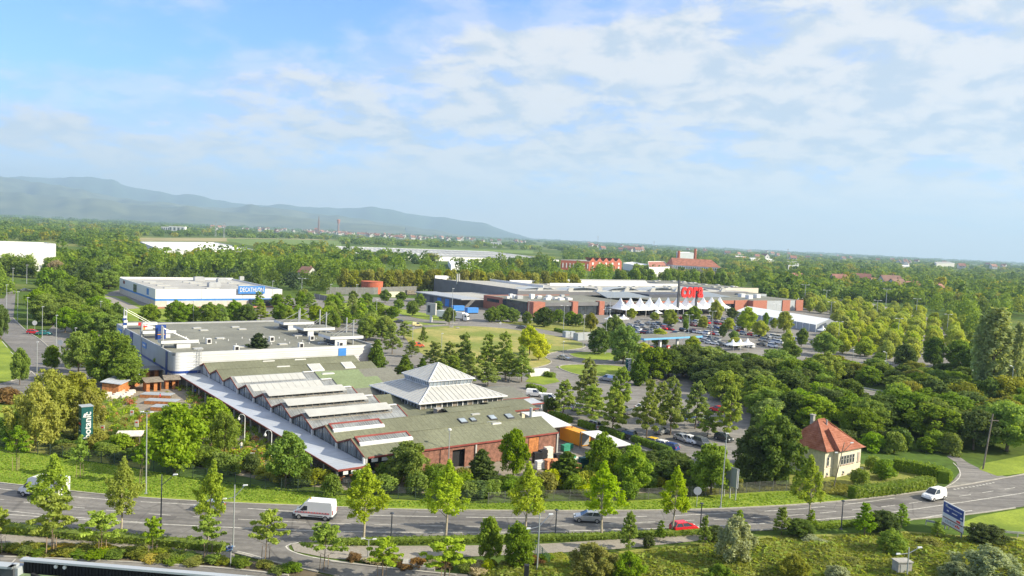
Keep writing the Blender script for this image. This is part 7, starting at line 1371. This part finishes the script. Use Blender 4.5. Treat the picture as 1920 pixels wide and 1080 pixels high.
lamp(274, 771, 926, 'tall grey lamp post with square double head on the verge left of centre', 'double', lean=-.012); lamp(840, 803, 884, 'grey lamp post with round white head before the wooden wall', 'globe'); lamp(1351, 811, 952, 'tall slanting lamp post beside the grey billboard back', 'single', lean=.02)
lamp(301, 887, 1006, 'dark lamp post with one long arm on the near road edge', 'arm', M_polb); lamp(437, 906, 1026, 'dark lamp post with two arms at the slip road junction', 'darm', M_pole); lamp(1006, 960, 1086, 'pale lamp post with two arms right of the round trees', 'darm', M_pole)
lamp(733, 961, 1016, 'short dark post lamp on the near pavement, left of centre', 'post', M_polb); lamp(1041, 955, 1009, 'short dark post lamp behind the pale two-armed lamp', 'post', M_polb); lamp(1313, 943, 992, 'short dark post lamp right of the red car', 'post', M_polb); lamp(1577, 938, 993, 'short dark post lamp on the road edge below the cream house', 'post', M_polb); lamp(690, 1010, 1046, 'thin pale path lamp behind a sapling', 'double')
lamp(458, 782, 832, 'white hooked garden lamp beside the canopy, rear one', 'hook', M_lamp); lamp(508, 812, 862, 'white hooked garden lamp beside the canopy, front one', 'hook', M_lamp)
for u, vt, vb, kd, lab in [(69, 641, 716, 'single', 'nearest lamp post beside the left-hand road'), (105, 591, 660, 'single', 'lamp post by the leafy belt, second along the left-hand road'), (79, 575, 636, 'single', 'third lamp post along the left-hand road'), (51, 558, 618, 'single', 'lamp post behind the blue parking sign on the left-hand road'), (33, 547, 602, 'single', 'fourth lamp post along the left-hand road'), (12, 534, 588, 'single', 'lamp post at the left frame edge by the road'), (141, 615, 650, 'single', 'lamp post emerging from the trees near the side road'), (188, 565, 624, 'single', 'slim lamp post on the lawn left of the warehouse store'), (50, 497, 532, 'single', 'far lamp post on the left road bend'), (24, 503, 542, 'single', 'far lamp post left of the one on the bend')]: lamp(u, vt, vb, lab, kd)
for i, (u, vt, vb, kd) in enumerate([(362, 564, 606, 'single'), (431, 528, 570, 'single'), (510, 527, 575, 'single'), (565, 522, 566, 'double'), (619, 533, 572, 'single'), (668, 534, 566, 'single'), (705, 562, 607, 'single'), (847, 541, 596, 'single'), (849, 581, 614, 'single'), (773, 613, 652, 'single'), (827, 625, 668, 'single'), (990, 563, 606, 'single'), (1056, 573, 623, 'double'), (1093, 590, 652, 'single'), (1134, 580, 664, 'double'), (1157, 590, 640, 'single'), (1143, 547, 600, 'double'), (1290, 590, 640, 'double'), (1333, 583, 640, 'double'), (1216, 598, 650, 'single'), (1281, 620, 664, 'single'), (1055, 640, 675, 'single')]):
    lamp(u, vt, vb, 'slim grey car park lamp post among the middle-distance lots, %s from left' % ordw(i), kd, group='lamp posts of the middle-distance lots')
for i, (u, vt, vb, kd) in enumerate([(1460, 638, 688, 'single'), (1480, 666, 694, 'left'), (1454, 570, 603, 'double'), (1508, 534, 572, 'double'), (1548, 544, 580, 'double'), (1557, 566, 600, 'double'), (1571, 603, 650, 'double'), (1597, 655, 700, 'single'), (1643, 563, 603, 'double'), (1683, 597, 640, 'double'), (1661, 542, 572, 'double'), (1659, 660, 712, 'left'), (1717, 560, 600, 'double'), (1774, 589, 644, 'double'), (1827, 695, 730, 'left'), (1893, 686, 772, 'left'), (1705, 734, 790, 'left')]):
    lamp(u, vt, vb, 'grey lamp post over the right-hand car park and woods, %s from left' % ordw(i), kd, group='lamp posts of the right-hand car park')
p = at(1843, 880); o = thing('utility_pole', 'rough wooden utility pole beside the side street', 'pole', p); MB().tube((0, 0, 0), (1.0, 0, 10.5), .16, .11, M_woodg, 8).build('pole', o); MB().box(.4, 2.2, -.05, .05, 9.2, 9.35, M_woodg).build('cross_arm', o)
lamp(1563, 827, 914, 'leaning brown lamp post with two grey heads before the cream house', 'darm', M_woodg, lean=.16)
p = at(1616, 905); o = thing('garden_lamp', 'thin short grey post beside the clipped bush of the cream house', 'post', p); MB().tube((0, 0, 0), (0, 0, 2.6), .05, .05, M_grey).box(-.5, 0, -.05, .05, 2.5, 2.6, M_grey).build('post', o)
# mesh fence along the verge, post by post
def meshfence(lab, pts, h, m):
    P = lerp_poly([at(u, v) for u, v in smooth(pts, 2)], 2.5); o = thing('mesh_fence', lab, 'fence', P[0]); post = MB().box(-.04, .04, -.04, .04, 0, h+.05, m).mesh('post'); pan = {}
    q = MB()
    for k in range(8): z = .12+k*(h-.15)/7; q.box(0, 2.46, -.012, .012, z, z+.022, m)
    for k in range(12): q.box(.1+k*.2, .115+k*.2, -.008, .008, .1, h, m)
    pm = q.mesh('mesh_panel')
    for a, b2 in zip(P, P[1:]): part('post', post, o, a-P[0]); part('mesh_panel', pm, o, a-P[0], (0, 0, math.atan2(b2.y-a.y, b2.x-a.x)))
meshfence('dark green wire mesh fence between verge and plant yard', [(0, 834), (27, 846), (267, 880), (367, 899), (513, 920), (633, 927), (740, 937), (907, 945)], 1.9, mk('green_wire', (.06, .09, .07), var=.1, rough=.6))
meshfence('grey wire mesh fence in front of the goods yard shrubs', [(915, 945), (1033, 940), (1187, 938), (1240, 935), (1340, 929), (1480, 919), (1560, 923)], 1.7, mk('grey_wire', (.22, .22, .2), var=.1, rough=.6))
meshfence('dark green mesh fence and gate beside the footpath', [(1003, 1038), (1015, 1052), (1030, 1066), (1042, 1084)], 1.7, M_teal)
# green totem of the garden centre
p = at(160, 836); d = depth(p); tt = thing('shop_totem', 'tall dark green shop totem with vertical white lettering', 'sign', p, BA-R(4)); th = 76*d/FPX
MB().box(-2.6, 0, 0, .01, 0, .01, M_teal)
q = MB(); q.box(-.9, .9, -.9, .9, 0, th, M_teal); 
tt.rotation_euler = (0, 0, R(42)); q.build('tower', tt); MB().box(-.98, .98, -.98, .98, th, th+.1, M_slab).build('cap', tt)
text_obj('botanic', 1.55, .02, M_white, 'lettering', tt, (.08, -.93, th*.54), (R(90), R(-90), 0), .03, 1.0)
MB().prism([(0, 0), (.5, .25), (.75, .75), (.2, .65)], -.01, .01, M_white).build('leaf_emblem', tt, (-.72, -.94, th*.74)).rotation_euler = (R(90), 0, 0)
for i, (z, w_, m, s_) in enumerate([(.80, .55, M_feltl, ''), (.69, .75, M_white, ''), (.57, .85, M_sred, ''), (.48, .55, M_slab, ''), (.39, .75, M_white, '')]):
    if m == M_sred: MB().box(-.93, -.905, -w_*.8, w_*.8, th*z-.16, th*z+.16, m).build('sign_strip', tt)
    else:
        q = MB()
        for k in range(7): q.box(-.93, -.905, -w_*.7+k*w_*.2, -w_*.7+k*w_*.2+w_*.13, th*z-.1+.05*(k % 2), th*z+.12, m)
        q.build('small_print', tt)
p = at(1177, 703); t2 = thing('shop_totem', 'small dark green totem with vertical white lettering beside the yew', 'sign', p, R(5)); th = 30*depth(p)/FPX; MB().box(-.75, .75, -.5, .5, 0, th, M_teal).box(-.8, .8, -.55, .55, th, th+.1, M_slab).build('tower', t2); text_obj('botanic', 1.5, .02, M_white, 'lettering', t2, (.1, -.53, th*.5), (R(90), R(-90), 0), .04)
p = at(808, 604); t3 = thing('advertising_totem', 'white double-faced advertising totem on a post by the lawn', 'sign', p, R(-20)); MB().box(-.5, .5, -.3, .3, 0, 3.2, M_white).build('post', t3); MB().box(-2.2, 2.2, -.6, .6, 3.2, 8.4, M_wroof).build('panel', t3); MB().box(-1.6, -.3, -.66, -.61, 4.2, 7.4, M_dgrey).build('poster', t3)
# billboards
a, b2 = at(1358, 930), at(1378, 937); p = a; o = thing('billboard', 'blank grey back of a billboard on steel posts by the road', 'billboard', a, math.atan2(b2.y-a.y, b2.x-a.x)); L = (b2-a).length+.4
MB().box(-.1, L, -.06, .06, 1.9, 4.9, M_slab).build('panel', o); MB().box(-.15, L+.05, -.16, -.07, 4.8, 4.95, M_grey).box(-.15, L+.05, -.16, -.07, 1.85, 2.0, M_grey).build('panel_frame', o)
for x in (.1, L*.5, L-.15): MB().box(x-.08, x+.08, -.3, -.17, 0, 4.9, M_grey).build('post', o)
a, b2 = at(1766, 989, 0), at(1806, 1012, 0); d = depth(a); o = thing('billboard', 'blue white and red roadside billboard at the right', 'billboard', a, math.atan2(b2.y-a.y, b2.x-a.x)); L = (b2-a).length*.97; z0, z1 = .75, 4.0; H_ = z1-z0
MB().box(0, L, -.06, .06, z0, z1, M_white).build('panel', o)
MB().box(.12, L-.12, -.085, -.065, z0+H_*.50, z1-.12, M_dblue).build('blue_field', o)
text_obj('Centre Commercial', .30, .006, M_white, 'lettering', o, (L*.56, -.092, z0+H_*.82), (R(90), 0, 0), .008, L*.72/2.55)
q = MB(); q.box(L*.12, L*.22, -.095, -.087, z0+H_*.8, z0+H_*.92, M_slab); q.box(L*.2, L*.3, -.095, -.087, z0+H_*.62, z0+H_*.68, M_white); q.box(L*.45, L*.7, -.095, -.087, z0+H_*.63, z0+H_*.67, M_white); q.box(L*.85, L*.94, -.095, -.087, z0+H_*.57, z0+H_*.64, M_white); q.build('emblem', o)
q = MB(); q.box(.12, L-.12, -.085, -.065, z0+H_*.28, z0+H_*.32, M_dkred); q.box(L*.68, L*.86, -.085, -.065, z0+H_*.36, z0+H_*.44, M_sred); q.box(.12, L-.12, -.085, -.065, z0+.03, z0+.13, M_dkred)
for k in range(9): q.box(L*(.15+k*.08), L*(.2+k*.08), -.085, -.065, z0+H_*.12, z0+H_*(.2+.03*(k % 2)), M_slab if k < 6 else M_sred)
q.build('printed_strips', o)
for x in (.5, L-.5): MB().box(x-.09, x+.09, .08, .2, 0, z1-.3, M_grey).build('post', o)
# guard rail below the billboard
P = lerp_poly([at(u, v) for u, v in smooth([(1736, 984), (1760, 990), (1800, 996), (1860, 1004), (1930, 1009), (2000, 1012)])], 3); o = thing('guard_rail', 'curved grey guard rail below the roadside billboard', 'guard rail', P[0])
q = MB(); strip(q, [p-P[0] for p in P], .08, .5, M_grey, .3); q.build('rail', o)
for p in P: MB().box(-.06, .06, -.06, .06, 0, .7, M_grey).build('post', o, p-P[0])
# foil-wrapped sign, concrete box lamp, small signs
p = at(432, 1062); o = thing('wrapped_sign', 'street lamp sign with crumpled blue-silver foil panel near the slip road', 'sign', p); MB().tube((0, 0, 0), (0, 0, 2.6), .07, .07, M_grey).build('post', o); q = MB()
for k in range(16): q.hexa([(-.6+rnd.uniform(0, .9), -.1+rnd.uniform(-.1, .1), 1.7+rnd.uniform(0, .8)) for _ in range(8)], [M_lblue, M_slab, M_dblue, M_dgrey][k % 4])
q.build('foil_panel', o)
p = at(1690, 1078, 1); o = thing('concrete_box', 'white concrete utility box on the grass bank', 'utility box', p, R(10)); MB().box(-.9, .9, -.6, .6, -1, 1.7, M_concrete).box(-1, 1, -.7, .7, 1.7, 1.82, M_concrete).build('body', o); MB().box(-.6, .3, -.63, -.605, -.2, 1.5, M_wroof).build('door', o)
lamp(1700, 1024, 1086, 'grey two-armed lamp beside the concrete box on the bank', 'darm', z=1)
for u, vt, vb, m, lab in [(1306, 914, 951, M_slab, 'grey back of a round road sign beside the tall slanting lamp'), (938, 604, 615, M_white, 'small white road sign at the end of the lorry lane'), (1067, 627, 640, M_white, 'white triangular road sign before the curved lane'), (1190, 664, 680, M_cream, 'small cream sign above the green totem'), (65, 602, 624, M_white, 'white lane sign beside the left-hand road'), (113, 638, 664, M_slab, 'pale blue parking sign beside the left-hand road'), (1700, 655, 670, M_white, 'small white sign in the far car park')]:
    p = at(u, vb); h = (vb-vt)*depth(p)/FPX; s_ = h*.16; o = thing('road_sign', lab, 'road sign', p); MB().tube((0, 0, 0), (0, 0, h*.8), .05, .05, M_grey).build('post', o); MB().prism([(s_*1.3*math.cos(k*math.pi/6), s_*1.3*math.sin(k*math.pi/6)) for k in range(12)], -.03, .03, m).build('sign_plate', o, (0, -.1, h*.85)).rotation_euler = (R(90), 0, 0)
# trolley shelters, planter, flags by the entrance
o = thing('trolley_shelter', 'small grey-roofed trolley shelter under the oaks', 'shelter', at(955, 716), BA); MB().hexa([(0, 0, 2.2), (5, 0, 2.2), (5, 2.6, 2.7), (0, 2.6, 2.7), (0, 0, 2.3), (5, 0, 2.3), (5, 2.6, 2.8), (0, 2.6, 2.8)], M_slab).build('roof', o)
for x in (.1, 4.9):
    for y in (.1, 2.5): MB().box(x-.06, x+.06, y-.06, y+.06, 0, 2.3, M_grey).build('post', o)
o = thing('skip', 'white and red roadside container behind the trolley shelter', 'container', at(1013, 704), BA); MB().box(-3, 2.5, -1, 1, .1, 1.9, M_white).box(-4.5, -3.05, -1, 1, .1, 1.6, M_wsack).build('body', o)
t_ = tree('ball', at(1032, 778), 3.0, 2.4, 'dark', 'clipped dark ball tree in an orange pot by the entrance', z=.9); o = thing('plant_pot', 'orange pot carrying the clipped ball tree', 'plant pot', at(1032, 778)); MB().tube((0, 0, 0), (0, 0, 1.1), .5, .7, M_sack, 12).tube((0, 0, 1.1), (0, 0, 1.2), .75, .75, M_sack, 12).build('pot', o)
for u, v, lab in [(1022, 776, 'green fabric banner left of the clipped ball tree'), (1045, 776, 'green fabric banner right of the clipped ball tree')]:
    o = thing('banner', lab, 'banner', at(u, v), BA); MB().box(-.7, .7, -.05, .05, .3, 4.2, M_feltl).build('cloth', o); MB().box(-.76, -.71, -.05, .05, 0, 4.4, M_white).build('pole', o)
for (u, v, s_) in [(742, 1058, .5), (768, 1062, .9), (783, 1064, .7), (798, 1066, .8), (808, 1068, .6), (846, 614, .9), (858, 616, .8)]:
    o = MB(); r_ = random.Random(u); P8 = [(sx_*s_*r_.uniform(.7, 1), sy_*s_*r_.uniform(.6, .9), sz_*s_*r_.uniform(.5, .8)) for sz_ in (0, 1) for sx_, sy_ in ((-1, -1), (1, -1), (1, 1), (-1, 1))]; o.hexa(P8, M_concrete); b_ = o.build('boulder', None, at(u, v)); tag(b_, ('large ' if s_ > .75 else 'small ')+'grey boulder, %s %s' % (ordw([742, 768, 783, 798, 808].index(u)) + ' from left' if v > 1000 else ('left one' if u == 846 else 'right one'), 'lying in the planted bed by the slip road' if v > 1000 else 'at the rim of the dry meadow'), 'boulder', 'boulders %s' % ('by the slip road' if v > 1000 else 'at the meadow rim'))
# ================================================================ PEOPLE
def person(u, v, label, top, low, rz=0., cart=False):
    """small walking shoppers (a few pixels tall): one skinned body, clothing and hair as parts"""
    me = bpy.data.meshes.new('body'); V = [(0, 0, .95), (0, 0, 1.2), (0, .0, 1.43), (0, 0, 1.54), (0, .01, 1.67), (.11, 0, .9), (.13, .10, .5), (.13, -.02, .08), (.13, .12, .04), (-.11, 0, .9), (-.13, -.10, .5), (-.13, -.24, .10), (-.13, -.14, .04), (.2, 0, 1.40), (.26, .02, 1.12), (.25, .16, .88), (-.2, 0, 1.40), (-.26, -.04, 1.12), (-.25, .06, .88)]
    E_ = [(0, 1), (1, 2), (2, 3), (3, 4), (0, 5), (5, 6), (6, 7), (7, 8), (0, 9), (9, 10), (10, 11), (11, 12), (2, 13), (13, 14), (14, 15), (2, 16), (16, 17), (17, 18)]
    RR = [.15, .14, .13, .055, .11, .10, .065, .05, .045, .10, .065, .05, .045, .07, .05, .04, .07, .05, .04]
    me.from_pydata(V, E_, []); o = thing('person', label, 'person', at(u, v), rz); b = bpy.data.objects.new('body', me); COL.objects.link(b); b.parent = o
    md = b.modifiers.new('skin', 'SKIN'); b.data.skin_vertices[0].data[0].use_root = True
    for i, r_ in enumerate(RR): b.data.skin_vertices[0].data[i].radius = (r_, r_*.8)
    sb = b.modifiers.new('sub', 'SUBSURF'); sb.levels = 1; sb.render_levels = 1
    bpy.context.view_layer.update(); m2 = bpy.data.meshes.new_from_object(b.evaluated_get(bpy.context.evaluated_depsgraph_get())); b.modifiers.clear(); b.data = m2
    sk = mk('skin_tone', (.50, .30, .20), var=.05); m2.materials.clear()
    for m in (sk, mk('cloth_'+top[0], top[1], var=.05), mk('cloth_'+low[0], low[1], var=.05)): m2.materials.append(m)
    for p in m2.polygons: z = p.center.z; p.material_index = 0 if z > 1.5 or (abs(p.center.x) > .2 and z < 1.05) else (1 if z > .93 else 2); p.use_smooth = True
    h = MB(); 
    for k in range(4): a0, a1 = k*.38, (k+1)*.38; h.tube((0, -.01, 1.66+.115*math.sin(a0)), (0, -.01, 1.66+.115*math.sin(a1)), .125*math.cos(a0), .125*math.cos(a1), mk('hair_brown', (.06, .035, .02), var=.1), 10)
    h.build('hair', o)
RD, BL, WH, DK, GN = ('red', (.5, .04, .04)), ('blue', (.05, .10, .30)), ('white', (.65, .65, .62)), ('dark', (.04, .04, .05)), ('green', (.08, .25, .08))
for a in [(452, 846, 'shopper in white top standing beneath the rear hooked lamp', WH, BL, .5), (300, 752, 'shopper in red top between the display tables and the huts', RD, DK, 1.5), (366, 742, 'shopper in blue top near the canopy posts in the yard', BL, DK, 2.5), (820, 888, 'worker in green top by the dark doorway of the wooden wall', GN, DK, -.5), (1048, 885, 'worker in red top among the wrapped pallets', RD, BL, .2), (1260, 628, 'shopper in dark clothes crossing the store car park', DK, BL, 1.)]: person(*a)
# goods at the loading docks
for u, v, m, lab in [(858, 584, M_blue, 'blue tarpaulined trailer beside the loading docks, left of two'), (884, 588, M_blue, 'blue tarpaulined trailer beside the loading docks, right of two'), (802, 566, M_blue, 'small blue skip left of the dock roof'), (770, 553, M_woodg, 'brown pile of pallets by the noise fence'), (793, 556, M_wood2, 'orange-brown crates beside the brown pallets')]:
    o = thing('cargo_load', lab, 'container', at(u, v), BA); MB().box(-3.2, 3.2, -1.3, 1.3, .5, 3.0, m).build('body', o); MB().box(-3, 3, -1.1, 1.1, 0, .49, M_black).build('base', o)
